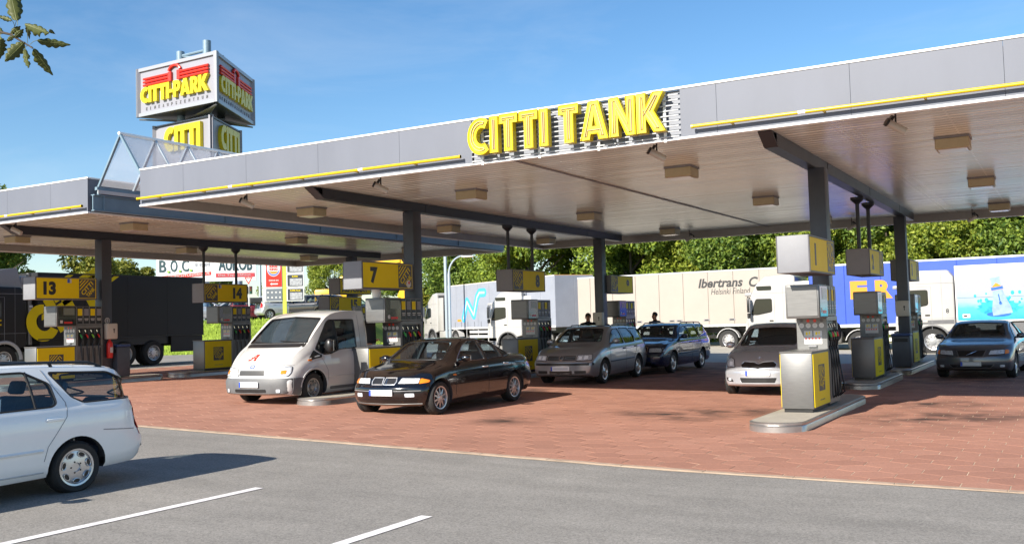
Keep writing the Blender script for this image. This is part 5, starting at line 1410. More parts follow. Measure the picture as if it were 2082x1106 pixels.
# ------------------------------------------------------------------ lorries
TWHT = paint('paint_truck_white', (.40, .39, .375), 0, rough=.35)
TBLK = mat('paint_truck_black', (.010, .010, .011), .55, var=.2, scale=2)
BOXW = mat('trailer_white', (.335, .295, .255), .5, var=.05, scale=.8)
CURT_B = mat('curtain_blue', (.02, .07, .42), .5, var=.08, scale=1.5, bump=.15, bscale=3)
CURT_G = mat('curtain_grey', (.26, .28, .33), .5, var=.08, scale=1.5, bump=.15, bscale=3)
TGLASS = mat('truck_glass', (.012, .018, .018), .08, spec=.4)
def bevelled(poly, w, off):
    bm = bmesh.new(); a = [bm.verts.new((x, -w, z)) for x, z in poly]; c = [bm.verts.new((x, w, z)) for x, z in poly]; n = len(poly)
    bm.faces.new(a); bm.faces.new(list(reversed(c)))
    for i in range(n): bm.faces.new((a[i], c[i], c[(i+1) % n], a[(i+1) % n]))
    bmesh.ops.recalc_face_normals(bm, faces=bm.faces[:])
    bmesh.ops.bevel(bm, geom=bm.edges[:], offset=off, segments=3, affect='EDGES', profile=.6)
    return bm
def cab(t, pm, kind, high=3.62):
    """driver's cab, front bumper at x=0, x negative backwards"""
    if kind == 'volvo': prof = [(-2.25, .95), (-.15, .55), (-.02, .62), (0, 1.2), (-.10, 1.75), (-.52, 2.65), (-.75, 2.95), (-1.5, high-.08), (-2.1, high), (-2.25, high-.1)]
    elif kind == 'actros': prof = [(-2.2, .95), (-.15, .45), (-.02, .52), (0, 1.25), (-.06, 1.75), (-.26, 2.62), (-.50, 2.75), (-.62, high-.1), (-.8, high), (-2.0, high-.02), (-2.2, high-.3)]
    else: prof = [(-2.3, .95), (-.15, .45), (-.02, .52), (0, 1.2), (-.08, 1.75), (-.30, 2.7), (-.55, high-.42), (-.95, high-.08), (-2.1, high), (-2.3, high-.12)]
    b = MB(); b.addbm(bevelled(prof, 1.22, .07)); me_ = b.mesh('cab', [], 40)
    k = MB()
    for s in (-1, 1): k.cyl((-1.35, s*.70, .5), (-1.35, s*1.5, .5), .62, n=32)
    c = link('cab', boolean_cut(me_, [k.mesh('arches', [], 0)], [pm, DARK]), t)
    wf = prof[4][0]; wt = prof[5][0]
    b = MB(); b.box(-.03, .0, -1.05, 1.05, .62, .85, .01); b.box(-.012, .02, -.9, .9, 1.0, 1.5, .008)
    for k in range(5): b.box(.015, .03, -.85, .85, 1.03+.09*k, 1.08+.09*k)
    b.build('grille', DGREY, t)
    # windscreen
    b = MB(); dz = prof[5][1]-prof[4][1]; dx = wt-wf
    n = Vector((dz, 0, -dx)).normalized()*.006
    q = []
    for (y, f) in ((-1.08, .06), (1.08, .06), (1.04, .95), (-1.04, .95)):
        p = Vector((wf+dx*f, y, prof[4][1]+dz*f)); q.append(p+n)
    q2 = [p-n*3 for p in q]
    b.add(q+q2, [(0, 1, 2, 3), (7, 6, 5, 4), (0, 4, 5, 1), (1, 5, 6, 2), (2, 6, 7, 3), (3, 7, 4, 0)]); b.build('windscreen', TGLASS, t, 0)
    b = MB(); b.box(wt-.02, wt+.32, -1.1, 1.1, prof[5][1]+.0, prof[5][1]+.14, .03, seg=2); b.build('sun_visor', mat('visor', (.30, .30, .30), .4), t)
    for s in (-1, 1):
        # door, side window, seams
        win = rounded([(wf-.22, 1.84), (wt-.20, 2.46), (wt-.26, 2.54), (-1.24, 2.54), (-1.24, 1.96), (-.60, 1.84)], .08)
        b = MB(); b.prism(win, s*1.216, s*1.226, 'y'); b.build('side_window', TGLASS, t, 0)
        b = MB(); b.tube([(x, s*1.223, z) for x, z in win], .018, 6, 0, True); b.build('window_seal', BLACK, t)
        b = MB(); b.tube([(-1.36, s*1.221, 1.0), (-1.36, s*1.221, 2.68), (wt-.08, s*1.221, 2.68)], .009, 5); b.tube([(wf-.06, s*1.221, .95), (wf-.05, s*1.221, 1.72)], .009, 5)
        b.tube([(-1.75, s*1.221, 1.0), (-1.75, s*1.221, 3.3)], .006, 5); b.tube([(-2.2, s*1.221, 1.42), (-.05, s*1.221, 1.42)], .008, 5); b.tube([(-2.2, s*1.221, 2.80), (wt-.1, s*1.221, 2.80)], .012, 5)
        b.build('door_seam', GREY, t)
        b = MB(); b.box(-1.30, -1.12, s*1.215, s*1.24, 1.52, 1.58, .01); b.build('door_handle', BLACK, t)
        if kind == 'man':
            b = MB(); b.prism(rounded([(wt-.30, 2.92), (wt-.25, 3.12), (-1.25, 3.12), (-1.25, 2.92)], .06), s*1.216, s*1.228, 'y'); b.build('upper_window', TGLASS, t, 0)
        # mirror
        b = MB(); b.tube([(wt+.05, s*1.2, 2.62), (wt+.10, s*1.42, 2.66), (wt+.08, s*1.45, 2.55)], .02, 6); b.box(wt-.02, wt+.10, s*1.34, s*1.56, 1.95, 2.6, .03, seg=2); b.box(wt-.02, wt+.10, s*1.36, s*1.55, 1.68, 1.92, .03); b.build('mirror', BLACK if kind != 'volvo' else pm, t)
        b = MB(); b.box(wt-.03, wt-.021, s*1.36, s*1.54, 1.98, 2.56); b.build('mirror_glass', LGREY, t)
        # arch and step
        P = [(-1.35+.66*math.cos(math.radians(a)), s*1.20, .5+.66*math.sin(math.radians(a))) for a in range(0, 181, 15)]
        b = MB(); b.tube(P, .05, 6); b.build('wheel_arch', DGREY, t)
        b = MB(); b.box(-.62, -.08, s*1.15, s*1.22, .38, .86, .02); b.box(-.6, -.1, s*1.18, s*1.225, .62, .66); b.build('step', LGREY if kind == 'actros' else GREY, t)
        b = MB(); b.box(-.03, .012, s*.72, s*1.1, .62, .84, .015); b.build('headlight', LENS, t)
    b = MB(); b.box(-.20, .03, -1.2, 1.2, .34, .60, .03, seg=2); b.build('bumper', pm, t)
    return c
def twheel(t, ax, r=.5, twin=False):
    ty, ri = make_wheel('truck', r, .30, .30*r/.5)
    for s in (-1, 1):
        o = link('wheel', ty, t, (ax, s*1.06, r), (0, 0, 0 if s > 0 else PI)); link('rim', ri, o)
        if twin:
            link('wheel', ty, t, (ax, s*.74, r), (0, 0, 0 if s > 0 else PI))
def chassis(t, x0, x1, z=.75, wd=.42, m=BLACK):
    b = MB()
    for s in (-1, 1): b.box(x0, x1, s*wd-.05, s*wd+.05, z, z+.26)
    k = x0
    while k < x1: b.box(k, k+.08, -wd, wd, z+.05, z+.22); k += 1.3
    b.build('chassis', m, t)
def guard(t, ax, r=.5):
    for s in (-1, 1):
        b = MB(); n = 9; v = []
        for i in range(n+1):
            a = math.radians(12+156*i/n)
            for (rr_, y) in ((r+.07, s*.86), (r+.07, s*1.23), (r+.10, s*1.23), (r+.10, s*.86)): v.append((ax+rr_*math.cos(a), y, r+rr_*math.sin(a)))
        f = []
        for i in range(n):
            for j in range(4): f.append((i*4+j, i*4+(j+1) % 4, i*4+4+(j+1) % 4, i*4+4+j))
        b.add(v, f); b.build('mudguard', LGREY, t)
def tractor(t, pm, kind, high=3.62):
    cab(t, pm, kind, high); twheel(t, -1.35); twheel(t, -4.95, twin=True); chassis(t, -5.6, -.3)
    b = MB(); b.box(-2.27, -2.24, -1.12, 1.12, 1.0, high-.2); b.build('rear_wall', DGREY, t)
    for s in (-1, 1):
        b = MB(); b.box(-4.2, -2.35, s*.62, s*1.15, .48, 1.02, .09, seg=3); b.build('fuel_tank', INOXD if kind == 'man' else pm, t)
        b = MB(); b.box(-3.1, -2.25, s*1.10, s*1.20, 1.0, high-.35, .03, seg=2) ; b.build('side_deflector', pm, t)
    guard(t, -4.95)
    b = MB(); b.cyl((-2.5, .9, 1.0), (-2.5, .9, 3.0), .07, n=10); b.build('air_intake', BLACK, t)
def trailer(t, x0, L, body, roofm, n_panels, zb=1.18, zt=4.0, wheels=(-10.3, -11.6), side_m=None, rail=None, framem=None):
    xb = x0-L
    b = MB(); b.box(xb+.02, x0-.02, -1.22, 1.22, zb+.02, zt-.02); b.build('box_core', side_m or body, t)
    w = L/n_panels
    for s in (-1, 1):
        for i in range(n_panels):
            b = MB(); b.box(x0-w*(i+1)+.012, x0-w*i-.012, s*1.222, s*1.25, zb+.13, zt-.07, .006); b.build('side_panel', body, t)
        b = MB(); b.box(xb, x0, s*1.222, s*1.258, zb, zb+.125, .006); b.box(xb, x0, s*1.222, s*1.258, zt-.066, zt, .006); b.build('edge_rail', rail or roofm, t)
    for i in range(2):
        b = MB(); b.box(xb-.03, xb+.018, -1.24+1.245*i, -.005+1.245*i, zb+.02, zt-.02, .008); b.build('rear_door', body, t)
    b = MB(); b.box(x0-.018, x0+.03, -1.25, 1.25, zb, zt, .01); b.build('headboard', framem or body, t)
    b = MB(); b.box(xb, x0, -1.25, 1.25, zt-.018, zt+.004, .003); b.build('roof', roofm, t)
    chassis(t, xb+.2, x0-.8, zb-.30, .45)
    for ax in wheels: twheel(t, ax, twin=False); guard(t, ax)
    for s in (-1, 1):
        b = MB(); b.box(max(wheels)+1.2, x0-3.2, s*1.19, s*1.22, .55, .72, .01); b.box(max(wheels)+1.2, x0-3.2, s*1.19, s*1.22, .84, 1.0, .01)
        for k in range(3):
            xx = max(wheels)+1.5+k*1.6; b.box(xx, xx+.06, s*1.16, s*1.188, .55, zb)
        b.build('side_guard', LGREY, t)
    b = MB(); b.box(xb, xb+.12, -1.15, 1.15, .5, .62, .01); b.build('underrun_bar', GREY, t)
    b = MB()
    for s in (-1, 1): b.box(x0-2.8, x0-2.65, s*.85-.06, s*.85+.06, .1, zb)
    b.build('landing_leg', BLACK, t)
R3 = Vector((1, 0, 0)); Z3 = Vector((0, 0, 1))
# --- white refrigerated semi-trailer
def truck_root(name, label, x, y, rz=PI, z=None): return thing(name, label, 'lorry', (x, y, g(x) if z is None else z), rz, 'lorries queueing behind the pumps')
t = truck_root('articulated_lorry', 'white lorry with a long cream box trailer lettered Ibertrans', -29.0, 47.5+1.25, PI, 0.0)
tractor(t, TWHT, 'man', 3.50)
trailer(t, -3.95, 13.1, BOXW, LGREY, 10, 1.18, 4.0, (-14.05, -15.38))
yl = 1.2515
# trailer side faces the viewer on local +y ; reading direction in world +X = local -x
text('lettering', 'Ibertrans', DIGIT, t, (-12.62, yl, 3.14), (-1, 0, 0), Z3, .47, 2.30, .003, .03, .22)
text('lettering', 'C', DIGIT, t, (-15.22, yl, 3.10), (-1, 0, 0), Z3, .50, .46, .003, .03, .22)
text('lettering', 'Helsinki Finland', DIGIT, t, (-13.28, yl, 2.79), (-1, 0, 0), Z3, .30, 2.0, .003, .0, .22)
for x in (-5.3, -8.1, -9.35, -11.15, -11.55, -13.0, -14.3):
    b = MB(); b.box(x-.16, x+.16, yl, yl+.012, 1.47, 1.58, .004); b.box(x-.1, x+.1, yl+.012, yl+.02, 1.5, 1.55, m=1); b.build('door_lock', [GREY, BLACK], t)
# --- lorry with blue curtain trailer
t = truck_root('articulated_lorry', 'white lorry pulling a blue curtain trailer with big orange letters', -12.93, 43.7+1.25, PI, -.12)
tractor(t, TWHT, 'man', 3.62)
trailer(t, -2.95, 13.4, CURT_B, WHITE, 9, 1.18, 3.92, (-10.6, -11.9, -13.2), rail=WHITE)
ORL = mat('orange_print', (.62, .25, .015), .4)
for k, ch in enumerate('FRIGO'):
    text('lettering', ch, ORL, t, (-4.66-1.02*k, 1.2515, 2.38), (-1, 0, 0), Z3, .78, .70 if ch != 'I' else .26, .003, .05)
# --- box lorry with the bottle
t = truck_root('box_lorry', 'white lorry with a water bottle advert on its box behind the dark saloon', -6.15, 41.3+1.25, PI, -.05)
cab(t, TWHT, 'actros', 3.32); twheel(t, -1.35, .52); twheel(t, -6.0, .5, True); twheel(t, -7.35, .5, True); chassis(t, -9.6, -.3)
b = MB(); b.box(-2.16, -1.2, 1.221, 1.228, 1.28, 1.36); b.box(-2.16, -.1, 1.221, 1.226, 1.20, 1.28); b.build('trim_strip', DGREY, t)
text('lettering', '8', DIGIT, t, (-1.88, 1.2225, 1.62), (-1, 0, 0), Z3, .17, .11, .003, .02)
ADW = mat('advert_white', (.36, .36, .4), .35)
def advert_mat():
    m = bpy.data.materials.new('advert_print'); m.use_nodes = True; nt = m.node_tree; N = nt.nodes; L = nt.links; bs = N['Principled BSDF']; bs.inputs['Roughness'].default_value = .35
    tc = N.new('ShaderNodeTexCoord'); sx = N.new('ShaderNodeSeparateXYZ'); L.new(tc.outputs['Object'], sx.inputs[0])
    nz = N.new('ShaderNodeTexNoise'); nz.inputs['Scale'].default_value = 1.6; nz.inputs['Detail'].default_value = 6; L.new(tc.outputs['Object'], nz.inputs['Vector'])
    a = N.new('ShaderNodeMath'); a.operation = 'MULTIPLY_ADD'; a.inputs[1].default_value = .55; L.new(nz.outputs['Fac'], a.inputs[0]); L.new(sx.outputs['Z'], a.inputs[2])
    cr = N.new('ShaderNodeValToRGB'); mr = N.new('ShaderNodeMapRange'); mr.inputs['From Min'].default_value = 1.5; mr.inputs['From Max'].default_value = 2.75; L.new(a.outputs[0], mr.inputs['Value']); L.new(mr.outputs[0], cr.inputs[0])
    e = cr.color_ramp.elements; e[0].color = (.015, .30, .50, 1); e[1].color = (.33, .34, .41, 1)
    q = e.new(.45); q.color = (.07, .38, .52, 1); q = e.new(.62); q.color = (.27, .42, .50, 1)
    L.new(cr.outputs[0], bs.inputs['Base Color']); return m
ADV = advert_mat()
x0, L_, zb, zt = -1.80-.45, 7.6, 1.26, 3.42
b = MB(); b.box(x0-L_, x0, -1.22, 1.22, zb, zt); b.build('box_core', ADW, t)
for s in (-1, 1):
    for (z0, z1) in ((zb+.06, 2.18), (2.19, zt-.05)):
        b = MB(); b.box(x0-L_+.05, x0-.05, s*1.222, s*1.245, z0, z1, .004); b.build('side_panel', ADV, t)
    b = MB(); b.box(x0-L_, x0, s*1.222, s*1.255, zb, zb+.055); b.box(x0-L_, x0, s*1.222, s*1.255, zt-.045, zt); b.box(x0-.048, x0, s*1.222, s*1.255, zb+.056, zt-.046); b.build('edge_rail', WHITE, t)
    b = MB(); b.box(x0-L_+.1, x0-.4, s*1.16, s*1.21, .55, 1.2, .01); b.build('side_skirt', DGREY, t)
b = MB(); b.box(x0-L_, x0, -1.25, 1.25, zt, zt+.02); b.build('roof', LGREY, t)
b = MB(); b.box(x0-.22, x0-.48, 1.246, 1.25, 1.42, 1.56, m=0); b.box(x0-.26, x0-.38, 1.2505, 1.252, 1.46, 1.52, m=1); b.build('door_lock', [WHITE, BLACK], t, 0)
# printed bottle and splash on the side panel (flat print)
PR1 = mat('print_cyan', (.02, .36, .56), .35, var=.5, scale=5); PR2 = mat('print_bottle', (.24, .34, .46), .35, var=.25, scale=5); PR3 = mat('print_deep_blue', (.02, .12, .52), .35, var=.3, scale=4)
bx, yb = x0-1.48, 1.2462
def pr(poly, m, y, nm='bottle_print'):
    b = MB(); b.prism([(bx-u, z) for u, z in poly], yb+y, yb+y+.0008, 'y'); b.build(nm, m, t, 0)
rs = random.Random(11)
bl = []
for k in range(46):
    a = 2*PI*k/46; q = 1+(.28 if k % 3 == 0 else -.05)*rs.uniform(.3, 1)*(1 if math.sin(a) > -.2 else .3)
    bl.append((.70*q*math.cos(a), 1.78+.30*q*math.sin(a)))
pr(bl, PR1, .0002, 'splash_print')
pr([(.42*math.cos(2*PI*k/30), 1.53+.10*math.sin(2*PI*k/30)) for k in range(30)], PR3, .0012, 'splash_print')
for k in range(16):
    u = rs.choice((-1, 1))*rs.uniform(.3, .8); z = rs.uniform(1.9, 2.35); r_ = rs.uniform(.03, .07)
    pr([(u+r_*math.cos(2*PI*i/8), z+r_*1.3*math.sin(2*PI*i/8)) for i in range(8)], PR1, .0012+.0001*k, 'splash_print')
def tl(P, a=.16): return [(u*math.cos(a)+(z-1.5)*math.sin(a)*-1+.14, 1.5+u*math.sin(a)+(z-1.5)*math.cos(a)) for u, z in P]
pr(tl([(-.34, 1.52), (.34, 1.52), (.33, 1.75), (.22, 2.15), (.17, 2.45), (.15, 2.85), (.17, 2.9), (.17, 3.05), (-.17, 3.05), (-.17, 2.9), (-.15, 2.85), (-.17, 2.45), (-.22, 2.15), (-.33, 1.75)]), PR2, .004)
pr(tl([(-.17, 2.96), (.17, 2.96), (.17, 3.07), (-.17, 3.07)]), LGREY, .0052)
pr(tl([(-.19, 2.46), (.19, 2.46), (.2, 2.54), (.12, 2.64), (0, 2.74), (-.12, 2.64), (-.2, 2.54)]), ORL, .0052)
pr(tl([(-.205, 2.47), (.205, 2.47), (.2, 2.58), (-.2, 2.58)]), PR3, .0062)
pr(tl([(-.02, 1.98), (.02, 1.98), (.02, 2.3), (-.02, 2.3)]), PR3, .0052); pr(tl([(.05*math.cos(2*PI*i/10), 1.95+.06*math.sin(2*PI*i/10)) for i in range(10)]), PR3, .0052)
text('lettering', 'KÜHL', mat('print_maroon', (.16, .02, .05), .4), t, (x0-2.44, 1.2465, 2.82), (-1, 0, 0), Z3, .30, 1.0, .002, .03)
# --- distant lorry with the N
ang = math.atan2(.51, -.86)
t = truck_root('articulated_lorry', 'leftmost white lorry with grey curtain trailer and a blue zigzag logo', -38.7, 55.0, ang, .25)
# lorry's left side (+y local) faces the viewer
for_ofs = Vector((math.cos(ang+PI/2), math.sin(ang+PI/2)))*1.25
t.location.x -= for_ofs.x; t.location.y -= for_ofs.y
tractor(t, TWHT, 'volvo', 3.55)
trailer(t, -3.75, 13.4, CURT_G, mat('orange_roof', (.75, .36, .03), .45), 9, 1.1, 3.92, (-11.2, -12.5), rail=LGREY, framem=mat('purple_frame', (.10, .06, .28), .4))
CY = mat('logo_light_blue', (.06, .36, .74), .4)
p = [(-6.25, 1.78), (-6.75, 2.82), (-7.65, 1.95), (-8.15, 3.05), (-8.45, 3.30), (-9.1, 3.30)]
def stroke(w, y0, y1):
    b = MB()
    for i, (x, z) in enumerate(p):
        e = .0004*i
        b.prism([(x+w*math.cos(2*PI*k/20), z+w*math.sin(2*PI*k/20)) for k in range(20)], y0, y1+e, 'y')
        if i:
            a, c = Vector(p[i-1]), Vector(p[i]); n_ = (c-a).normalized(); n_ = Vector((-n_.y, n_.x))*w
            b.prism([tuple(a+n_), tuple(a-n_), tuple(c-n_), tuple(c+n_)], y0, y1+e+.0002, 'y')
    return b
o = stroke(.27, 1.2505, 1.254).build('zigzag_logo', CY, t, 0)
stroke(.15, 1.254, 1.258).build('zigzag_logo', mat('logo_mid_blue', (.10, .46, .78), .4), o, 0)
stroke(.05, 1.258, 1.262).build('zigzag_logo', PRINTW, o, 0)
for k in range(7):
    b = MB(); b.box(-5.0-k*.9, -5.04-k*.9, 1.252, 1.26, 1.22, 1.55); b.build('curtain_strap', DGREY, t)
b = MB(); b.box(-5.35, -5.9, 1.252, 1.256, 1.58, 1.72); b.build('sticker', ORL, t)
# --- black lorry under the left canopy
t = thing('box_lorry', 'black box lorry with a huge yellow emblem parked behind pump 13', 'lorry', (-32-1.25, 19.1, g(-33)), -PI/2)
cab(t, TBLK, 'actros', 3.05); twheel(t, -1.35); twheel(t, -6.35, .5, True); twheel(t, -7.7, .5, True); chassis(t, -10, -.3)
x0, L_, zb, zt = -2.60, 7.65, 1.15, 3.58
b = MB(); b.box(x0-L_, x0, -1.22, 1.22, zb, zt); b.build('box_core', TBLK, t)
for s in (-1, 1):
    for k in range(4):
        w = L_/4; b = MB(); b.box(x0-w*(k+1)+.004, x0-w*k-.004, s*1.222, s*1.245, zb+.05, zt-.05, .004); b.build('side_panel', TBLK, t)
    b = MB(); b.box(x0-L_, x0, s*1.222, s*1.255, zb, zb+.045); b.box(x0-L_, x0, s*1.222, s*1.255, zt-.045, zt); b.build('edge_rail', BLACK, t)
for s in (-1, 1):
    b = MB(); b.box(x0-3.0, x0-.1, s*1.15, s*1.22, .38, 1.149, .01); b.build('side_skirt', TBLK, t)
    b = MB(); b.box(x0-6.9+.95, x0-7.6, s*1.15, s*1.22, .50, 1.149, .01); b.build('side_skirt', TBLK, t)
b = MB(); b.box(x0-7.6, x0-.3, -1.1, 1.1, .85, 1.148); b.box(x0-3.1, x0-.2, -1.1, 1.1, .40, .85); b.build('underbody', BLACK, t)
b = MB(); b.box(x0-.02, x0+.45, -.95, .95, 2.55, 3.45, .05, seg=2); b.build('cooling_unit', mat('cool_unit', (.55, .53, .48), .45), t)
b = MB(); b.box(x0+.05, x0+.38, .951, .96, 2.7, 3.2); b.build('cooling_grille', BLACK, t)
b = MB(); b.prism([(-.45, 3.05), (-1.15, 3.62), (-1.9, 3.72), (-2.1, 3.0)], -1.1, 1.1, 'y'); b.build('roof_deflector', mat('deflector_grey', (.28, .29, .30), .35, coat=.5), t)
b = MB(); b.cyl((-2.36, 1.12, 1.0), (-2.34, 1.12, 3.55), .085, n=12); b.build('exhaust_stack', INOX, t)
for k in range(3):
    b = MB(); b.box(-2.42, -2.30, 1.19, 1.23, 2.05+.13*k, 2.14+.13*k, .005); b.build('stack_marker', [PRINTW, LOGOR], t)
P = [(-1.35+.62*math.cos(math.radians(a)), 1.22, .5+.62*math.sin(math.radians(a))) for a in range(0, 181, 12)]
b = MB(); b.tube(P, .06, 6); b.build('fender_edge', LGREY, t)
# emblem on the box: slanted word with stripes, left side (+y)
for k, (a, c) in enumerate(((-3.3, -3.9), (-4.3, -4.9), (-5.3, -5.9))):
    b = MB(); b.prism([(a, zt-.38), (a-.24, zt-.38), (c-.24+.1, zt-.06), (c+.1, zt-.06)], 1.2455, 1.248, 'y'); b.build('emblem', YELF, t, 0)
b = MB(); b.prism([(-2.75, 2.05), (-2.75, 1.85), (-4.3, 2.75), (-4.3, 2.95)], 1.2455, 1.248, 'y'); b.build('emblem', YELF, t, 0)
dr = Vector((-1, 0, .60)).normalized(); du = Vector((.62, 0, 1)).normalized()
o_ = Vector((-2.60, 1.246, .86))
M = frame(o_, dr, Vector((0, 1, 0)).cross(dr)*-1 if False else (Z3-dr*Z3.dot(dr)))
x = 0
for ch in 'CITTI':
    w, outer, holes = GL[ch]; hh = 1.35
    b = MB(); b.prism([((x+p[0])*1.45, p[1]*hh) for p in outer], 0, .002, 'z', 0, [], M); b.build('emblem', YELF, t, 0); x += w+.02
for (yy, s_) in ((1.85, .13), (1.70, .10)):
    b = MB(); b.box(-.55, -1.25, 1.222, 1.225, yy, yy+.05); b.build('lettering', YELF, t, 0)

# ------------------------------------------------------------------ shopping centre pylon
PGREY = mat('pylon_panel', (.28, .28, .315), .4, .1, var=.04, scale=.4)
def tri_box(parent, P, z0, z1, m, inset=0.35, frame_w=.35):
    c = (P[0]+P[1]+P[2])/3
    for i in range(3):
        a, b_ = P[i], P[(i+1) % 3]; d = (b_-a); L = d.length; d.normalize()
        out = Vector((d.y, -d.x)) if (Vector((d.y, -d.x))).dot(a-c) > 0 else Vector((-d.y, d.x))
        def q(s, o, z): p = a+d*s+out*o; return (p.x, p.y, z)
        b = MB(); v = [q(.05, -.12, z0), q(L-.05, -.12, z0), q(L-.05, -.12, z1), q(.05, -.12, z1), q(.05, -.22, z0), q(L-.05, -.22, z0), q(L-.05, -.22, z1), q(.05, -.22, z1)]
        b.add(v, [(0, 1, 2, 3), (7, 6, 5, 4), (0, 4, 5, 1), (1, 5, 6, 2), (2, 6, 7, 3), (3, 7, 4, 0)]); b.build('panel', m, parent, 0, fix=True)
        if frame_w:
            b = MB()
            for (s0, s1, za, zb_) in ((0, L, z0, z0+.22), (0, L, z1-.22, z1), (0, .25, z0+.22, z1-.22), (L-.25, L, z0+.22, z1-.22)):
                v = [q(s0, 0, za), q(s1, 0, za), q(s1, 0, zb_), q(s0, 0, zb_), q(s0, -.115, za), q(s1, -.115, za), q(s1, -.115, zb_), q(s0, -.115, zb_)]
                b.add(v, [(0, 1, 2, 3), (7, 6, 5, 4), (0, 4, 5, 1), (1, 5, 6, 2), (2, 6, 7, 3), (3, 7, 4, 0)])
            b.build('panel_frame', mat('pylon_frame', (.34, .35, .37), .35, .2), parent, 0, fix=True)
    for (z, nm) in ((z0-.02, 'underside'), (z1-.15, 'top_deck')):
        b = MB(); pp = [c+(p-c)*.97 for p in P]; b.prism([(p.x, p.y) for p in pp], z, z+.06, 'z'); b.build(nm, BLACK, parent, 0)
PY = thing('pylon_sign', 'tall three sided CITTI-PARK sign tower rising behind the glazed roof', 'sign tower', (0, 0, 0))
A, B_, C_ = Vector((-44.9, 42.45)), Vector((-52.45, 42.6)), Vector((-48.3, 49.1))
tri_box(PY, [A, B_, C_], 15.75, 18.93, PGREY)
cc = (A+B_+C_)/3
A2, B2, C2 = Vector((-46.3, 43.3)), Vector((-52.2, 43.6)), Vector((-48.7, 48.3))
tri_box(PY, [A2, B2, C2], 11.6, 15.30, PGREY, 0, 0)
for p in (A, B_, C_):
    q = cc+(p-cc)*.33; b = MB(); b.cyl((q.x, q.y, 0), (q.x, q.y, 20.0 if p is not A else 20.3), .26, n=14); b.build('mast', BLUST, PY)
b = MB()
tp = [cc+(p-cc)*.33 for p in (A, B_, C_)]
for i in range(3):
    a, c = tp[i], tp[(i+1) % 3]
    for z in (19.7, 19.15): b.cyl((a.x, a.y, z), (c.x, c.y, z), .10, n=8)
    b.cyl((a.x, a.y, 19.15), (c.x, c.y, 19.7), .07, n=8)
b.build('mast_truss', BLUST, PY)
b = MB()
for i in range(3):
    for j in range(6):
        a = tp[i]+(tp[(i+1) % 3]-tp[i])*j/6; c = cc+((A, B_, C_)[i]-cc)*.95
        b.cyl((a.x, a.y, 15.45), (c.x, c.y, 15.6), .05, n=5)
b.build('under_frame', DGREY, PY)
def tower_face(P0, P1, z0, z1, words):
    d = (P1-P0); L = d.length; d.normalize(); n = Vector((d.y, -d.x)); R = (d.x, d.y, 0)
    def at(s, o, z): p = P0+d*s+n*o; return Vector((p.x, p.y, z))
    return d, n, R, L, at
# visible faces: left face B->A (reading left to right), right face A->C
for (P0, P1) in ((B_, A), (A, C_)):
    d, n, R, L, at = tower_face(P0, P1, 0, 0, 0)
    sign_word('CITTI-PARK', PY, at(.55, -.12, 16.55), R, (0, 0, 1), 1.05, L-1.25, .22, [YELD], gap=.02)
    mid = L*.49
    for k in range(3):
        z = 17.74+k*.21
        for (s0, s1) in ((.75, mid-.40), (mid+.42, L-.75)):
            b = MB(); b.tube([at(s0+(.15*0), -.02, z+.0), at(s1, -.02, z)], .082, 8); b.build('logo_bar', LOGOR, PY)
    for (s, sg) in ((mid-.40, -1), (mid+.42, 1)):
        b = MB(); v = [at(s-.13, -.10, 17.66), at(s+.13, -.10, 17.66), at(s+.13, -.10, 18.26), at(s-.13, -.10, 18.26)]; w = [p+Vector((n.x, n.y, 0))*.16 for p in v]
        b.add(v+w, [(0, 1, 2, 3), (7, 6, 5, 4), (0, 4, 5, 1), (1, 5, 6, 2), (2, 6, 7, 3), (3, 7, 4, 0)]); b.build('logo_bar', LOGOR, PY, 0, fix=True)
    b = MB(); b.tube([at(mid+.01+.55*math.cos(math.radians(a)), -.02, 18.22+.42*math.sin(math.radians(a))) for a in range(15, 170, 10)], .095, 8); b.build('logo_arch', LOGOR, PY)
    for i, ch in enumerate('EINKAUFSZENTRUM'):
        text('small_letter', ch, DGREY, PY, at(.85+i*(L-1.7)/14.5, -.115, 16.12), R, (0, 0, 1), .20, .13 if ch != 'I' else .05, .02, .02)
for (P0, P1) in ((B2, A2), (A2, C2)):
    d, n, R, L, at = tower_face(P0, P1, 0, 0, 0)
    sign_word('CITTI', PY, at(L*.24, -.12, 13.35), R, (0, 0, 1), 1.62, L*.60, .25, [YELD], gap=.02)

# the tower is about 27 m tall and stands well behind the shop sign
for ch in PY.children:
    for v in ch.data.vertices: v.co = v.co*1.4+Vector((0, 0, -.68))
# ------------------------------------------------------------------ furniture shop sign on round posts
S = thing('shop_sign', 'white corner shop sign lettered BOC above the rear of the black lorry', 'sign', (0, 0, 0))
A, B_, C_ = Vector((-57.1, 53.5)), Vector((-60.95, 51.25)), Vector((-54.7, 55.5))
def slab(P0, P1, z0, z1, th, nm, m, parent):
    d = (P1-P0).normalized(); n = Vector((d.y, -d.x)); v = []
    for z in (z0, z1):
        for p in (P0, P1): v.append((p.x, p.y, z))
        for p in (P1-n*th, P0-n*th): v.append((p.x, p.y, z))
    b = MB(); b.add(v, [(3, 2, 1, 0), (4, 5, 6, 7), (0, 1, 5, 4), (1, 2, 6, 5), (2, 3, 7, 6), (3, 0, 4, 7)]); return b.build(nm, m, parent, 0, fix=True)
slab(B_, A, 5.5, 7.7, .3, 'board', WHITE, S); slab(A, C_, 5.5, 7.7, .3, 'board', WHITE, S)
DT = mat('sign_dark_teal', (.03, .07, .08), .4)
d = (A-B_).normalized(); n = Vector((d.y, -d.x)); at = lambda s, z, o=.01: (B_.x+d.x*s+n.x*o, B_.y+d.y*s+n.y*o, z)
for ch, s in (('B', .22), ('O', 1.08), ('C', 1.96)):
    text('lettering', ch, DT, S, at(s, 6.30), (d.x, d.y, 0), (0, 0, 1), .92, .54, .03, .02)
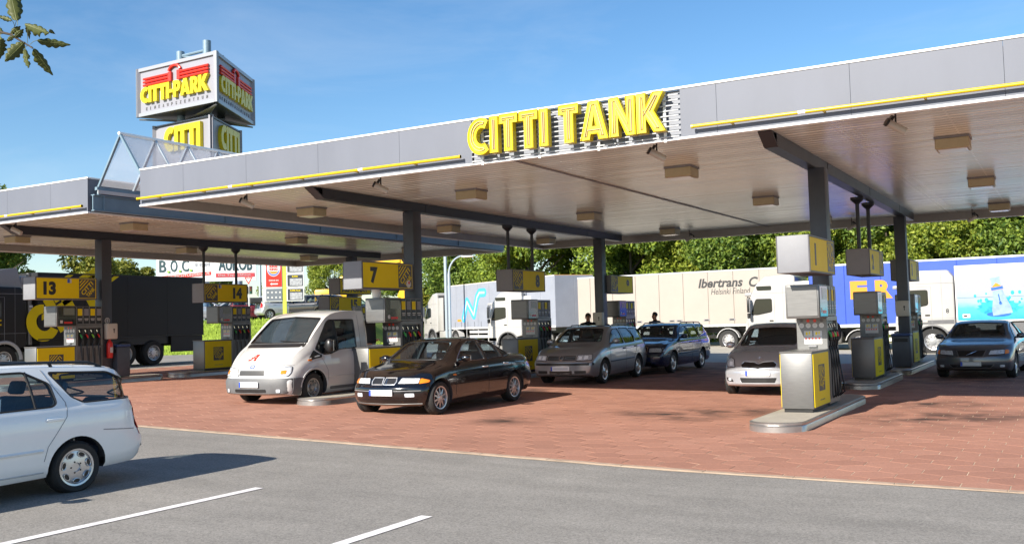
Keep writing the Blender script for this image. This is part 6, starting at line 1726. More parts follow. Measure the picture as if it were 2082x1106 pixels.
for s, z in ((.92, 6.33), (1.8, 6.36), (2.65, 6.40)):
    b = MB(); p = at(s, z, .02); b.ball(p, .14, .05, .12, 8); b.build('green_leaf', LGREEN, S)
text('lettering', 'die wohnwelt', mat('sign_pale', (.45, .46, .48), .5), S, at(2.95, 6.65), (d.x, d.y, 0), (0, 0, 1), .40, 1.2, .02, .0)
b = MB(); p0, p1 = Vector(at(.1, 5.72, .015)), Vector(at(4.2, 6.0, .015)); u = Vector((0, 0, .26)); o_ = Vector((n.x, n.y, 0))*.02
b.add([p0, p1, p1+u, p0+u, p0+o_, p1+o_, p1+u+o_, p0+u+o_], [(3, 2, 1, 0), (4, 5, 6, 7), (0, 1, 5, 4), (1, 2, 6, 5), (2, 3, 7, 6), (3, 0, 4, 7)]); b.build('red_band', LOGOR, S, 0, fix=True)
text('lettering', 'DAS EINRICHTUNGSHAUS', PRINTW, S, at(.2, 5.78, .04), (d.x, d.y, .068), (0, 0, 1), .17, 3.9, .01, .01)
d2 = (C_-A).normalized(); n2 = Vector((d2.y, -d2.x)); at2 = lambda s, z, o=.01: (A.x+d2.x*s+n2.x*o, A.y+d2.y*s+n2.y*o, z)
text('lettering', 'AUKOB', DT, S, at2(.3, 6.3), (d2.x, d2.y, 0), (0, 0, 1), 1.0, 2.5, .03, .02)
b = MB(); v = [at2(.1, 5.8, .01), at2(3.0, 5.8, .01), at2(3.0, 6.1, .01), at2(.1, 6.1, .01), at2(.1, 5.8, .03), at2(3.0, 5.8, .03), at2(3.0, 6.1, .03), at2(.1, 6.1, .03)]
b.add(v, [(3, 2, 1, 0), (4, 5, 6, 7), (0, 1, 5, 4), (1, 2, 6, 5), (2, 3, 7, 6), (3, 0, 4, 7)]); o = b.build('red_band', mat('red_shade', (.50, .06, .07), .4), S, 0, fix=True)
text('lettering', 'Das Teppichhaus', PRINTW, S, at2(.3, 5.86, .035), (d2.x, d2.y, 0), (0, 0, 1), .17, 2.4, .01, .0)
b = MB()
for p in (A+Vector((-1.0, -.1)), A+Vector((1.1, 1.3)), B_+Vector((.8, .9))):
    b = MB(); b.cyl((p.x, p.y, 0), (p.x, p.y, 5.5), .38, n=16); b.build('post', mat('post_blue_white', (.40, .45, .55), .35), S)
pass

# ------------------------------------------------------------------ price totem with the burger sign
TO = thing('price_totem', 'fuel price totem with a red BURGER KING sign on a yellow green post', 'totem', (-40.6, 43.5, -.02))
yawd = Vector((math.cos(.5208+.12), math.sin(.5208+.12), 0)); nn = Vector((yawd.y, -yawd.x, 0))
def tp_(s, z, o=0.0): return yawd*s*1.16+nn*o+Vector((0, 0, 1.7+(z-1.7)*1.16))
def panel(s0, s1, z0, z1, o0, o1, nm, m, par=TO):
    v = [tp_(s0, z0, o0), tp_(s1, z0, o0), tp_(s1, z1, o0), tp_(s0, z1, o0), tp_(s0, z0, o1), tp_(s1, z0, o1), tp_(s1, z1, o1), tp_(s0, z1, o1)]
    b = MB(); b.add(v, [(3, 2, 1, 0), (4, 5, 6, 7), (0, 1, 5, 4), (1, 2, 6, 5), (2, 3, 7, 6), (3, 0, 4, 7)]); return b.build(nm, m, par, 0, fix=True)
zb = gz(-40.6, 43.5)
panel(-.10, .10, zb-.3, 6.6, -.1, .1, 'post', mat('post_lime', (.50, .55, .08), .4))
panel(-1.10, -.11, 3.85, 5.75, -.12, .12, 'sign_box', WHITE); panel(-1.10, -.11, 3.12, 3.82, -.12, .12, 'sign_box', WHITE)
panel(-.92, -.13, 3.88, 5.70, .121, .14, 'red_panel', LOGOR)
panel(-.92, -.13, 3.16, 3.78, .121, .14, 'grey_panel', mat('totem_grey', (.16, .18, .20), .4))
def disc(s, z, rx, rz_, o, nm, m, a0=0, a1=360, k=26):
    P = [tp_(s+rx*math.cos(math.radians(a0+(a1-a0)*i/k)), z+rz_*math.sin(math.radians(a0+(a1-a0)*i/k)), o) for i in range(k+(0 if a1-a0 == 360 else 1))]
    b = MB(); b.add(P, [tuple(range(len(P)))]); return b.build(nm, m, TO, 0)
disc(-.525, 4.82, .34, .42, .142, 'emblem', PRINTW); disc(-.525, 4.80, .30, .36, .144, 'emblem', BLUE, 190, 350); disc(-.525, 4.86, .29, .36, .146, 'emblem', PRINTW)
disc(-.525, 4.98, .22, .14, .148, 'emblem', YELF, 10, 170); disc(-.525, 4.68, .22, .14, .148, 'emblem', ORL, 190, 350)
text('lettering', 'BURGER', LOGOR, TO, tp_(-.525, 4.92, .150), yawd, (0, 0, 1), .13, .48, .004, .04, 0, 'C')
text('lettering', 'KING', LOGOR, TO, tp_(-.525, 4.77, .150), yawd, (0, 0, 1), .14, .46, .004, .04, 0, 'C')
text('lettering', 'DRIVE IN', PRINTW, TO, tp_(-.525, 4.20, .142), yawd, (0, 0, 1), .09, .55, .004, .03, 0, 'C')
b = MB(); b.add([tp_(*p, .143) for p in ((-.72, 4.02), (-.62, 3.95), (-.62, 3.985), (-.32, 3.985), (-.32, 4.055), (-.62, 4.055), (-.62, 4.09))], [(0, 1, 2, 6), (2, 3, 4, 5), (2, 5, 6)]); b.build('arrow', PRINTW, TO, 0)
for r_ in range(2):
    for c_ in range(4): disc(-.82+c_*.20, 3.33+.26*r_, .05, .05, .143, 'icon', PRINTW, k=10)
for k, nm in enumerate(('SUPER PLUS', 'SUPER', 'NORMAL', 'DIESEL')):
    z0 = 3.12+k*.72
    panel(.11, .98, z0, z0+.68, -.12, .12, 'sign_box', WHITE)
    panel(.16, .93, z0+.05, z0+.63, .121, .14, 'price_panel', mat('price_dark', (.05, .055, .06), .35))
    text('lettering', nm, YELF, TO, tp_(.545, z0+.54, .142), yawd, (0, 0, 1), .09, .6 if len(nm) > 6 else .35, .004, .03, 0, 'C')
    panel(.28, .90, z0+.08, z0+.44, .141, .146, 'price_field', mat('price_blank', (.36, .37, .38), .5, var=.5, scale=9))

# ------------------------------------------------------------------ traffic signs, lamps
t = thing('traffic_light', 'give way triangle above a traffic light on a white post', 'traffic light', (-42.4, 42.4, 0))
zz = gz(-42.4, 42.4); R = (rt.x, rt.y, 0)
b = MB(); b.cyl((0, 0, zz-.2), (0, 0, 4.85), .03, n=10); b.build('post', WHITE, t)
M = frame((0, 0, 4.62), rt, (0, 0, 1))
b = MB(); b.prism([(-.25, .20), (.25, .20), (0, -.23)], .055, .075, 'z', M=M); b.build('give_way_sign', LOGOR, t, 0)
b = MB(); b.prism([(-.155, .145), (.155, .145), (0, -.12)], .0755, .078, 'z', M=M); b.build('sign_face', PRINTW, t, 0)
for sx in (-.12, .12):
    b = MB(); M2 = frame((0, 0, 4.05), rt, (0, 0, 1)); b.box(sx-.075, sx+.075, -.23, .23, -.06, .09, .015, M=M2); o = b.build('signal_head', BLACK, t)
    for k in range(3):
        b = MB(); b.cyl(M2 @ Vector((sx, .14-.14*k, .091)), M2 @ Vector((sx, .14-.14*k, .098)), .055, n=12); b.build('signal_lens', [mat('lens_red', (.12, .01, .01), .2), mat('lens_amber', (.12, .06, .01), .2), mat('lens_green', (.01, .08, .05), .2)][k], o, 0)
def lamp_post(x, y, h, reach, label, z0=None):
    t = thing('street_lamp', label, 'street lamp', (x, y, gz(x, y) if z0 is None else z0), 0, 'street lamps beyond the pumps')
    P = [(0, 0, 0), (0, 0, h*.80)]+[(rt.x*reach*(1-math.cos(a)), rt.y*reach*(1-math.cos(a)), h*.80+h*.2*math.sin(a)) for a in [PI/2*k/8 for k in range(1, 9)]]
    b = MB(); b.tube(P, [.09]*2+[.06]*8, 8); b.build('post', mat('lamp_post_grey', (.36, .42, .46), .4, .3), t)
    e = P[-1]; b = MB(); M = Matrix.Translation((e[0]+rt.x*.3*(1 if reach > 0 else -1), e[1]+rt.y*.3, e[2]-.04)) @ Matrix.Rotation(.5208, 4, 'Z'); b.box(-.38, .38, -.13, .13, -.06, .06, .04, M=M, seg=2); b.build('lamp_head', LGREY, t)
    return t
lamp_post(-29.4, 44.0, 6.6, .75, 'tall grey curved street lamp left of the grey curtain trailer', .3)
lamp_post(-33.5, 50.5, 5.6, .9, 'thinner street lamp beside the tall one in front of the trees', .3)
lamp_post(-28.6, 39.5, 9.0, .8, 'pale street lamp post seen under the pump 7 sign', .3)
lamp_post(-46, 47, 8.2, -1.6, 'curved street lamp behind the TANK AUTOMAT sign')
lamp_post(-22.5, 60, 8.0, .9, 'street lamp among the trees above the cream trailer', .2)

# ------------------------------------------------------------------ yellow excavator far left
t = thing('excavator', 'yellow digger with raised arm far behind the TANK AUTOMAT sign', 'excavator', (-43.0, 51.0, gz(-43, 51)), .5)
YD = mat('digger_yellow', (.78, .44, .02), .4, var=.1)
b = MB(); b.box(-1.2, 1.0, -1.2, 1.2, .9, 1.9, .12, seg=2); b.build('upper_body', YD, t)
b = MB(); b.box(.2, 1.6, .2, 1.2, 1.4, 2.8, .12, seg=2); b.build('cab', YD, t); b = MB(); b.box(1.61, 1.63, .3, 1.1, 1.8, 2.7); b.box(.4, 1.5, .195, .2, 1.9, 2.7); b.build('cab_window', TGLASS, t)
b = MB()
for s in (-1, 1): b.box(-1.8, 1.8, s*1.0-.28, s*1.0+.28, 0, .75, .3, seg=3)
b.build('track', BLACK, t)
b = MB(); b.prism([(.8, 1.7), (2.2, 3.7), (4.4, 4.0), (4.4, 3.6), (2.5, 3.2), (1.3, 1.6)], -.25, .15, 'y'); b.build('boom', YD, t)
b = MB(); b.prism([(4.1, 4.2), (4.5, 4.2), (4.9, 2.0), (4.6, 1.9)], -.18, .12, 'y'); b.build('stick', YD, t)
b = MB(); b.prism([(4.5, 2.0), (5.0, 2.0), (5.1, 1.2), (4.6, .9), (4.2, 1.3)], -.45, .4, 'y'); b.build('bucket', YD, t)

# ------------------------------------------------------------------ parked cars beyond the bank (copies of the car bodies in other colours)
def recolour(root, old, new):
    for ch in root.children:
        if ch.type == 'MESH':
            for i, s in enumerate(ch.material_slots):
                if s.material == old: s.link = 'OBJECT'; ch.material_slots[i].material = new
        recolour(ch, old, new)
def parked(src, srcm, col, x, y, rz, label, z=None):
    c = dup(src, (x, y, gz(x, y) if z is None else z), rz, label); c['group'] = 'cars parked beyond the bank'
    recolour(c, srcm, col); c.name = 'parked_car'; return c
MAROON = paint('paint_maroon', (.16, .015, .022), .2); PSIL = paint('paint_parked_silver', (.48, .50, .53), .5); PBLU = paint('paint_blue', (.03, .10, .34), .3); PBLK = paint('paint_parked_black', (.015, .016, .02), .2); PTEAL = paint('paint_teal_grey', (.10, .16, .19), .4)
parked(golf, SILV, MAROON, -47.6, 48.6, .5208+.45, 'maroon estate parked on top of the bank behind pump 14')
parked(bmw, BLKP, PSIL, -49.4, 48.0, .5208+PI, 'silver saloon parked behind the 14 sign')
parked(golf, SILV, PTEAL, -55.0, 54.2, .5208+.1, 'grey blue car parked behind the maroon estate')
parked(bmw, BLKP, PBLU, -47.6, 50.2, .5208+PI-.2, 'bright blue saloon parked left of the price totem post')
parked(yaris, SILV2, PSIL, -43.5, 46.5, .5208+.6, 'small silver car parked just left of the totem post')
parked(v70, DKBL, PBLK, -42.0, 47.2, .5208-PI/2-1.9, 'black estate parked right of the totem post')
parked(golf, SILV, PTEAL, -41.2, 50.3, .5208+PI/2-.4, 'dark teal estate with red tail lights parked right of the dark column')
parked(yaris, SILV2, PSIL, -50.0, 46.0, .5208+.3, 'silver hatchback parked at the far left under the 14 sign')

# ------------------------------------------------------------------ trees
LEAFS = {}
def leaf_mat(name, col, col2):
    m = bpy.data.materials.new(name); m.use_nodes = True; nt = m.node_tree; N = nt.nodes; L = nt.links; b = N['Principled BSDF']; b.inputs['Roughness'].default_value = .55
    gi = N.new('ShaderNodeNewGeometry'); cr = N.new('ShaderNodeValToRGB'); e = cr.color_ramp.elements; e[0].color = (*col, 1); e[1].color = (*col2, 1)
    q = e.new(.88); q.color = tuple(col2[i]*.75+col[i]*.25 for i in range(3))+(1,)
    L.new(gi.outputs['Random Per Island'], cr.inputs[0]); L.new(cr.outputs[0], b.inputs['Base Color'])
    tr = N.new('ShaderNodeBsdfTranslucent'); L.new(cr.outputs[0], tr.inputs[0]); mx = N.new('ShaderNodeMixShader'); mx.inputs[0].default_value = .38
    L.new(b.outputs[0], mx.inputs[1]); L.new(tr.outputs[0], mx.inputs[2]); L.new(mx.outputs[0], N['Material Output'].inputs['Surface'])
    return m
LV = [leaf_mat('foliage_mid', (.075, .15, .02), (.36, .45, .05)), leaf_mat('foliage_yellow', (.11, .18, .02), (.40, .44, .05)), leaf_mat('foliage_dark', (.055, .12, .02), (.29, .38, .05)), leaf_mat('foliage_autumn', (.09, .13, .018), (.38, .36, .05))]
BARK = mat('bark', (.075, .058, .042), .9, var=.3, scale=6, bump=.6, bscale=20)
def crown_mesh(seed, R, H, n, leaf=.22, clumps=26, shape='round'):
    r = random.Random(seed); b = MB(); C = []
    for k in range(clumps):
        if shape == 'conic':
            h = r.random(); a = r.uniform(0, 2*PI); q = R*(1-h*.85)*math.sqrt(r.random()); C.append((Vector((q*math.cos(a), q*math.sin(a), H*h)), R*r.uniform(.20, .34)*(1.1-.6*h)))
        else:
            a = r.uniform(0, 2*PI); ph = r.uniform(-.7, 1.45); q = r.uniform(.45, .95)
            C.append((Vector((R*q*math.cos(a)*math.cos(ph), R*q*math.sin(a)*math.cos(ph), H*.5+H*.5*q*math.sin(ph))), R*r.uniform(.22, .42)))
    for i in range(n):
        c, cr_ = C[r.randrange(len(C))]
        d = Vector((r.gauss(0, 1), r.gauss(0, 1), r.gauss(0, 1))).normalized()
        p = c+Vector((d.x, d.y, d.z*.8))*cr_*(r.random()**.35)
        nrm = (d*.7+Vector((r.gauss(0, .8), r.gauss(0, .8), r.gauss(.45, .8)))).normalized(); t1 = nrm.orthogonal().normalized(); t1 = (Matrix.Rotation(r.uniform(0, 2*PI), 3, nrm) @ t1); t2 = nrm.cross(t1)
        s = leaf*r.uniform(.6, 1.3); w = s*.95
        b.add([p-t1*s, p+t2*w*.5-t1*s*.1+nrm*s*.12, p+t1*s, p-t2*w*.5-t1*s*.1+nrm*s*.12], [(0, 1, 2), (0, 2, 3)])
    return b
def tree_proto(seed, R, H, trunk, n, leaf, lm, shape='round', clumps=26):
    me = crown_mesh(seed, R, H, n, leaf, clumps, shape).mesh('crown', lm, 0)
    r = random.Random(seed+9); b = MB()
    b.tube([(0, 0, -.3), (.05, .03, trunk*.5), (r.uniform(-.2, .2), r.uniform(-.2, .2), trunk+H*.25), (r.uniform(-.3, .3), 0, trunk+H*.7)], [.22, .18, .12, .03], 8)
    for k in range(6):
        a = r.uniform(0, 2*PI); z = trunk+H*r.uniform(0, .35); b.tube([(0, 0, z), (math.cos(a)*R*.4, math.sin(a)*R*.4, z+H*.18), (math.cos(a)*R*.75, math.sin(a)*R*.75, z+H*.3)], [.09, .06, .02], 5)
    return me, b.mesh('trunk', BARK, 60), trunk
def tree(pr_, x, y, rz, sc, label, group, z=None):
    me, tk, tr_ = pr_
    t = thing('broadleaf_tree', label, 'tree', (x, y, gz(x, y) if z is None else z), rz, group); t.scale = (sc, sc, sc)
    link('crown', me, t, (0, 0, tr_)); link('trunk', tk, t)
    return t
P1 = tree_proto(1, 3.4, 7.5, 1.6, 24000, .135, LV[0], clumps=40); P2 = tree_proto(2, 3.1, 6.8, 1.4, 22000, .13, LV[1], clumps=36); P3 = tree_proto(3, 3.6, 8.0, 1.8, 24000, .14, LV[2], clumps=42); P4 = tree_proto(4, 1.9, 8.5, 1.2, 14000, .14, LV[3], 'conic', 70)
P5 = tree_proto(5, 2.2, 4.2, .5, 8000, .16, LV[3]); P6 = tree_proto(6, 2.8, 7.5, 1.6, 3000, .26, LV[3], 'round', 40)
G1 = 'wood behind the queueing lorries'
rt_ = random.Random(21)
wood = [(-31.5, 57.5, P1, 'bright green tree left of the blue and white lorry cab'), (-28.0, 61, P3, 'dark green tree behind the pump 8 sign'), (-24.5, 58, P1, 'green tree over the left end of the cream trailer'), (-21.2, 60.5, P2, 'yellowish tree behind the pump 9 column'),
        (-18.0, 58, P3, 'dark tree above the middle of the cream trailer'), (-15.0, 60, P1, 'green tree above the trailer lettering'), (-12.0, 58, P2, 'yellow tinged tree behind the lamp pole over the trailer end'), (-9.2, 60, P3, 'dark green tree behind sign 1'),
        (-6.2, 57.5, P2, 'yellow green tree above the blue trailer'), (-3.2, 60, P1, 'green tree above the bottle lorry cab'), (-.2, 57, P3, 'dark green tree behind the bottle advert'), (3.0, 60, P2, 'yellowish tree at the right frame edge')]
for x, y, p, lab in wood: tree(p, x, y, rt_.uniform(0, 6), rt_.uniform(.95, 1.12), lab, G1, .1)
for x, y, p, s, lab in ((-26.5, 66, P3, 1.15, 'tall dark tree in the second row behind pump 8'), (-19.5, 66, P1, 1.15, 'tall green tree in the second row behind pump 9'), (-13.5, 66, P3, 1.15, 'tall dark tree in the second row over the trailer text'), (-7.5, 66, P1, 1.15, 'tall green tree in the second row behind sign 2'), (-1.5, 66, P3, 1.15, 'tall dark tree in the second row at the right')): tree(p, x, y, rt_.uniform(0, 6), s, lab, G1, .1)
# low hedge in front of the wood
def hedge(x0, x1, y, h, label):
    r = random.Random(int(x0*7)); b = MB()
    for i in range(int((x1-x0)*900)):
        p = Vector((r.uniform(x0, x1), y+r.gauss(0, .7), 0)); top = h*(.8+.25*math.sin(p.x*1.7)+.12*math.sin(p.x*4.1)); p.z = top*(1-r.random()**2.2)
        n = Vector((r.gauss(0, .6), -.5+r.gauss(0, .6), .6+r.gauss(0, .5))).normalized(); t1 = n.orthogonal().normalized(); t1 = Matrix.Rotation(r.uniform(0, 6.3), 3, n) @ t1; t2 = n.cross(t1); s = .18*r.uniform(.6, 1.3)
        b.add([p-t1*s, p+t2*s*.35, p+t1*s, p-t2*s*.35], [(0, 1, 2), (0, 2, 3)])
    o = b.build('hedge', LV[1], smooth=0); tag(o, label, 'hedge', kind='stuff'); o.location.z = .1
hedge(-34, 6, 55.2, 3.2, 'loose green undergrowth at the foot of the wood')
# left side trees
tree(P3, -40.0, 62.5, 1.0, 1.05, 'dark tree behind the pump 7 notice column', 'trees left of the lorries')
tree(P1, -36.0, 60.5, 2.0, .82, 'round green tree above the leftmost lorry cab', 'trees left of the lorries')
tree(P5, -45.5, 66, .3, 1.0, 'yellowish bush tree behind the pump 7 head', 'trees left of the lorries')
tree(P2, -52.5, 62, .3, .72, 'pale green tree left of the burger sign', 'trees left of the lorries'); tree(P1, -48.5, 63, 1.3, .70, 'green tree between the totem and the dark column', 'trees left of the lorries')
tree(P2, -57.5, 61, 2.3, .6, 'small pale tree behind the give way sign', 'trees left of the lorries'); tree(P1, -62, 58, 2.3, .55, 'small green tree under the BOC sign', 'trees left of the lorries')
tree(P3, -60, 36.5, .2, 1.0, 'dark tree above the black lorry cab', 'trees at the far left'); tree(P4, -66.3, 42.6, .2, 1.03, 'tall pointed yellow green tree over the left canopy', 'trees at the far left'); tree(P5, -64, 48, .2, 1.2, 'small yellow bush over the black lorry box', 'trees at the far left'); tree(P5, -68, 54, 1.2, 1.15, 'yellow green bush left of the BOC sign', 'trees at the far left')

# ------------------------------------------------------------------ people
def body(name, label, cat, loc, rz, J, top, legs, hair, group=None, sleeve=None, face=True, scale=1.0, haircol=None):
    """J: joints dict. One skinned figure with fingers; hair as a child"""
    t = None
    V = []; E_ = []; Rr = []
    def add(p, r): V.append(Vector(p)); Rr.append(r); return len(V)-1
    pel = add(J['pelvis'], .135); wa = add(J['waist'], .125); ch = add(J['chest'], .150); nk0 = add(J['neck'], .085); nk = add(Vector(J['neck'])*.4+Vector(J['head'])*.6-Vector((0, 0, .045)), .055)
    hd = add(J['head'], .083); ht = add(Vector(J['head'])+Vector(J.get('up', (0, 0, 1)))*.085, .078); fc = add(Vector(J['head'])+Vector(J.get('fwd', (1, 0, 0)))*.03-Vector((0, 0, .05)), .062)
    E_ += [(pel, wa), (wa, ch), (ch, nk0), (nk0, nk), (nk, hd), (hd, ht), (hd, fc)]
    for s in ('l', 'r'):
        sh = add(J['sh'+s], .072); el = add(J['el'+s], .048); wr = add(J['wr'+s], .032); hn = add(J['ha'+s], .036)
        E_ += [(ch, sh), (sh, el), (el, wr), (wr, hn)]
        d = (Vector(J['ha'+s])-Vector(J['wr'+s])).normalized(); sd = d.cross(Vector((0, 0, 1)));
        if sd.length < .1: sd = Vector((1, 0, 0))
        sd.normalize(); pn = sd.cross(d)
        for k in range(4):
            o = (k-1.5)*.019; ln = (.065, .078, .074, .058)[k]
            a = add(Vector(J['ha'+s])+d*.04+sd*o, .010); b_ = add(Vector(J['ha'+s])+d*(.04+ln*.55)+sd*o-pn*.012, .009); c = add(Vector(J['ha'+s])+d*(.04+ln*.85)+sd*o-pn*.038, .008)
            E_ += [(hn, a), (a, b_), (b_, c)]
        a = add(Vector(J['wr'+s])+d*.04+sd*.038, .011); b_ = add(Vector(J['wr'+s])+d*.085+sd*.055-pn*.02, .009); E_ += [(wr, a), (a, b_)]
        if 'hi'+s in J:
            hp = add(J['hi'+s], .098); kn = add(J['kn'+s], .068); an = add(J['an'+s], .045); to = add(J['to'+s], .042); hl_ = add(Vector(J['an'+s])+Vector((-.06, 0, -.05)), .04)
            E_ += [(pel, hp), (hp, kn), (kn, an), (an, to), (an, hl_)]
    me = bpy.data.meshes.new('person'); me.from_pydata([tuple(v*scale) for v in V], E_, [])
    o = bpy.data.objects.new('tmp', me); COL.objects.link(o)
    md = o.modifiers.new('s', 'SKIN'); md.use_smooth_shade = True
    sk = me.skin_vertices[0].data if me.skin_vertices else None
    if sk is None:
        bm = bmesh.new(); bm.from_mesh(me); bm.verts.layers.skin.verify(); bm.to_mesh(me); bm.free(); sk = me.skin_vertices[0].data
    for i, r in enumerate(Rr): sk[i].radius = (r*scale, r*scale*(1.0 if i > 2 else .80)); sk[i].use_root = (i == 0)
    o.modifiers.new('u', 'SUBSURF').levels = 1
    bpy.context.view_layer.update()
    r = bpy.data.meshes.new_from_object(o.evaluated_get(bpy.context.evaluated_depsgraph_get())); bpy.data.objects.remove(o)
    for m in (SKIN, top, legs, SHOE): r.materials.append(m)
    KN = [(Vector(J[k])*scale, v) for k, v in ((('pelvis'), 2), ('waist', 1), ('chest', 1), ('neck', 1), ('head', 0))]
    seg = [('pelvis', 'waist', 1), ('waist', 'chest', 1), ('chest', 'neck', 1)]
    for s in ('l', 'r'):
        seg += [('chest', 'sh'+s, 1), ('sh'+s, 'el'+s, 1), ('el'+s, 'wr'+s, 0 if sleeve == 'short' else 1), ('wr'+s, 'ha'+s, 0)]
        if 'hi'+s in J: seg += [('pelvis', 'hi'+s, 2), ('hi'+s, 'kn'+s, 2), ('kn'+s, 'an'+s, 2), ('an'+s, 'to'+s, 3)]
    seg.append(('neck', 'head', 0))
    def dist(p, a, b_):
        ab = b_-a; q = max(0, min(1, (p-a).dot(ab)/max(1e-6, ab.length_squared))); return (p-a-ab*q).length, q
    for pl in r.polygons:
        c = Vector(pl.center)/scale; best = (9, 0)
        for a, b_, m in seg:
            d_, q = dist(c, Vector(J[a]), Vector(J[b_]))
            mm = m
            if a == 'neck' and q < .25: mm = 1
            if a[:2] == 'wr' : d_ -= .02
            if a == 'neck': d_ -= .03
            if a[:2] == 'an': d_ -= .03
            if d_ < best[0]: best = (d_, mm)
        pl.material_index = best[1]; pl.use_smooth = True
    root = link(name, r, None, loc, (0, 0, rz)); tag(root, label, cat, group)
    H = Vector(J['head'])*scale; F = Vector(J.get('fwd', (1, 0, 0))).normalized(); U = Vector((0, 0, 1)); S_ = U.cross(F)
    def hp(f, s_, u): return H+F*f+S_*s_+U*u
    b = MB()
    M = Matrix(((F.x, S_.x, U.x, H.x), (F.y, S_.y, U.y, H.y), (F.z, S_.z, U.z, H.z), (0, 0, 0, 1)))
    bm = bmesh.new(); bmesh.ops.create_uvsphere(bm, u_segments=14, v_segments=9, radius=1)
    for v in bm.verts: v.co = Vector((v.co.x*.104-.018, v.co.y*.090, v.co.z*.10+.055)) if v.co.z > -.25 and (v.co.x < .45 or v.co.z > .55) else Vector((v.co.x*.06-.03, v.co.y*.06, v.co.z*.05+.02))
    b.addbm(bm, 0, M); b.build('hair', hair, root, 60)
    if face:
        b = MB(); b.tube([hp(.082, 0, .02), hp(.108, 0, -.018), hp(.088, 0, -.028)], [.010, .017, .012], 6); b.build('nose', SKIN, root)
        for s_ in (-1, 1):
            b = MB(); b.ball(hp(.078, s_*.032, .022), .013, n=8); b.build('eye', mat('eye_dark', (.03, .025, .02), .3), root)
            b = MB(); b.ball(hp(-.005, s_*.085, .0), .022, .012, .034, 8); b.build('ear', SKIN, root)
        b = MB(); b.tube([hp(.084, -.024, -.058), hp(.094, 0, -.056), hp(.084, .024, -.058)], .006, 5); b.build('mouth', mat('lips', (.30, .10, .08), .5), root)
    return root
STAND = dict(pelvis=(0, 0, .95), waist=(0, 0, 1.12), chest=(.0, 0, 1.34), neck=(0, 0, 1.50), head=(.03, 0, 1.63), shl=(0, .19, 1.42), shr=(0, -.19, 1.42), ell=(-.04, .26, 1.14), elr=(-.04, -.26, 1.14), wrl=(.04, .27, .90), wrr=(.04, -.27, .90), hal=(.06, .27, .82), har=(.06, -.27, .82),
             hil=(0, .10, .90), hir=(0, -.10, .90), knl=(.03, .11, .49), knr=(.03, -.11, .49), anl=(0, .12, .09), anr=(0, -.12, .09), tol=(.16, .14, .04), tor=(.16, -.14, .04))
REACH = dict(STAND, ell=(.10, .27, 1.17), elr=(.12, -.26, 1.15), wrl=(.36, .20, 1.16), wrr=(.36, -.16, 1.08), hal=(.44, .18, 1.18), har=(.44, -.13, 1.09), head=(.05, 0, 1.63))
body('person', 'grey haired man in a dark blue overall reaching towards pump 7', 'person', (-15.72, 19.55, g(-15.4)), -.15, REACH, NAVY, NAVY, HAIRG)
body('person', 'person in black clothes standing behind the hoses of pump 1', 'person', (-4.62, 22.0, .0), -1.9, dict(REACH, wrl=(.2, .16, 1.0), hal=(.26, .14, .97)), BLKC, TROU, HAIR)
body('person', 'dark haired person whose head shows above the silver estate roof', 'person', (-12.85, 27.0, g(-12.8)), -1.2, STAND, BLKC, TROU, HAIR)
body('person', 'dark haired person whose head shows above the dark blue estate roof', 'person', (-12.05, 30.5, g(-12)), -2.0, STAND, BLKC, TROU, HAIR)
SIT = dict(pelvis=(0, 0, .12), waist=(-.06, 0, .28), chest=(-.12, 0, .48), neck=(-.13, 0, .62), head=(-.10, 0, .76), shl=(-.10, .18, .56), shr=(-.10, -.18, .56), ell=(.08, .23, .34), elr=(.08, -.23, .34), wrl=(.30, .14, .40), wrr=(.30, -.14, .40), hal=(.38, .10, .44), har=(.38, -.10, .44),
           hil=(.05, .10, .10), hir=(.05, -.10, .10), knl=(.45, .12, .18), knr=(.45, -.12, .18), anl=(.70, .12, -.12), anr=(.70, -.12, -.12), tol=(.84, .13, -.14), tor=(.84, -.13, -.14))
# driver of the silver estate (seat: car local (-.05, .37, .58))
c_ = golf.matrix_basis @ Vector((-.04, .37, .56))
body('person', 'driver in a pale shirt sitting in the silver estate', 'person', c_, golf.rotation_euler.z, SIT, PALEC, TROU, HAIR)

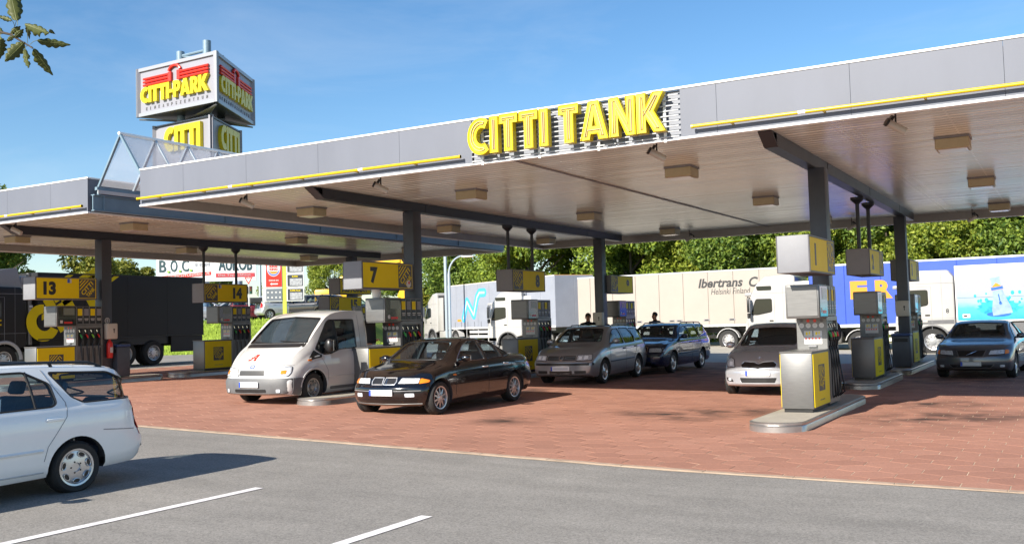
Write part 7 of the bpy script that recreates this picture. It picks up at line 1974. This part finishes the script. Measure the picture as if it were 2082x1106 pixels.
# ------------------------------------------------------------------ branch in the upper left corner
BR = thing('tree_branch', 'leafy twig with lobed half eaten leaves hanging into the upper left corner', 'branch', (0, 0, 0))
DB = 3.2
def scr(px, py, d=DB):
    v = fw+rt2*((px-1041)/1978.5)-up2*((py-553)/1978.5); return Vector((0, 0, 1.7))+v*d
TW = mat('twig_bark', (.06, .045, .032), .85, var=.2)
base = [scr(-420, 260, 3.5), scr(-260, 120, 3.4), scr(-120, 78, 3.3), scr(0, 66), scr(22, 71), scr(42, 84), scr(58, 93), scr(66, 99, 3.19)]
b = MB(); b.tube(base, [.02, .014, .009, .0045, .004, .0032, .0026, .002], 7); b.build('twig', TW, BR)
LFM = leaf_mat('near_leaf', (.045, .065, .014), (.14, .15, .03))
def near_leaf(p0, p1, wl, wr, bite, seed, stem=None, curl=.15):
    """lobed leaf from stalk point p0 to tip p1 (photo pixels), widths in px"""
    r = random.Random(seed); d0 = DB+r.uniform(-.06, .06); a = scr(*p0, d0); c = scr(*p1, d0+r.uniform(-.08, .08)); ax = c-a; L = ax.length; ax.normalize()
    vw = (a-Vector((0, 0, 1.7))).normalized(); sd = ax.cross(vw).normalized(); nn_ = sd.cross(ax)
    px = DB/1978.5; n = 30; mid = []; lf = []; rg_ = []
    for i in range(n+1):
        t = i/n; w = math.sin(PI*min(1, t*.93+.04)**.8)*(1 if t < .97 else .3)
        lob = .66+.34*abs(math.sin(t*PI*4.5))
        m_ = a+ax*L*t+nn_*curl*L*math.sin(PI*t)*.3
        wl_ = wl*px*w*lob; wr_ = wr*px*w*(.66+.34*abs(math.sin(t*PI*4.5+.6)))
        for (s, q0, q1, dp) in bite:
            if q0 < t < q1:
                if s < 0: wl_ *= dp
                else: wr_ *= dp
        mid.append(m_); lf.append(m_-sd*wl_+nn_*wl_*.35+nn_*r.uniform(-.002, .002)); rg_.append(m_+sd*wr_+nn_*wr_*.35+nn_*r.uniform(-.002, .002))
    lm = [(mid[i]+lf[i])/2-nn_*.002 for i in range(n+1)]; rm = [(mid[i]+rg_[i])/2-nn_*.002 for i in range(n+1)]
    cols_ = [lf, lm, mid, rm, rg_]; v = []
    for q in cols_: v += q
    k = n+1; f = []
    for j in range(4):
        for i in range(n): f.append((j*k+i, j*k+i+1, (j+1)*k+i+1, (j+1)*k+i))
    b = MB(); b.add(v, f); o = b.build('leaf', LFM, BR, 60)
    md = o.modifiers.new('s', 'SOLIDIFY'); md.thickness = .0006
    b = MB(); b.tube(mid, [.0011-.0009*i/n for i in range(n+1)], 5)
    if stem: b.tube([scr(*stem, 3.2), (scr(*stem, 3.2)+a)/2+Vector((0, 0, .004)), a], .0009, 5)
    b.build('leaf_stalk', mat('leaf_vein', (.16, .17, .05), .6), o)
near_leaf((34, 42), (18, -28), 16, 15, [(-1, .1, .25, .7)], 1, (30, 56)); near_leaf((35, 40), (38, -20), 10, 11, [], 2, (36, 52)); near_leaf((24, 42), (-8, 32), 5, 6, [], 3, (30, 54))
near_leaf((51, 50), (100, 68), 16, 8, [(-1, .55, .8, .45)], 4, (56, 62)); near_leaf((100, 62), (112, 70), 4, 4, [], 14)
near_leaf((76, 83), (144, 92), 12, 8, [], 5, (60, 92)); near_leaf((69, 100), (108, 154), 15, 8, [(-1, .5, .62, .8)], 6, (60, 95), .05)
near_leaf((50, 100), (58, 139), 7, 8, [(1, .45, .6, .3)], 7, (56, 94)); near_leaf((55, 52), (60, 80), 5, 7, [], 8, (56, 88)); near_leaf((48, 88), (10, 126), 15, 14, [], 9, (52, 88))
near_leaf((22, 70), (42, 54), 6, 7, [], 10, (28, 74)); near_leaf((30, 76), (48, 60), 9, 7, [], 11, (34, 78)); near_leaf((4, 70), (-6, 50), 5, 5, [], 12); near_leaf((2, 80), (-2, 122), 8, 13, [], 13, (0, 68)); near_leaf((-2, 76), (8, 88), 6, 6, [], 15)
near_leaf((14, 84), (30, 74), 5, 5, [], 16, (24, 72))
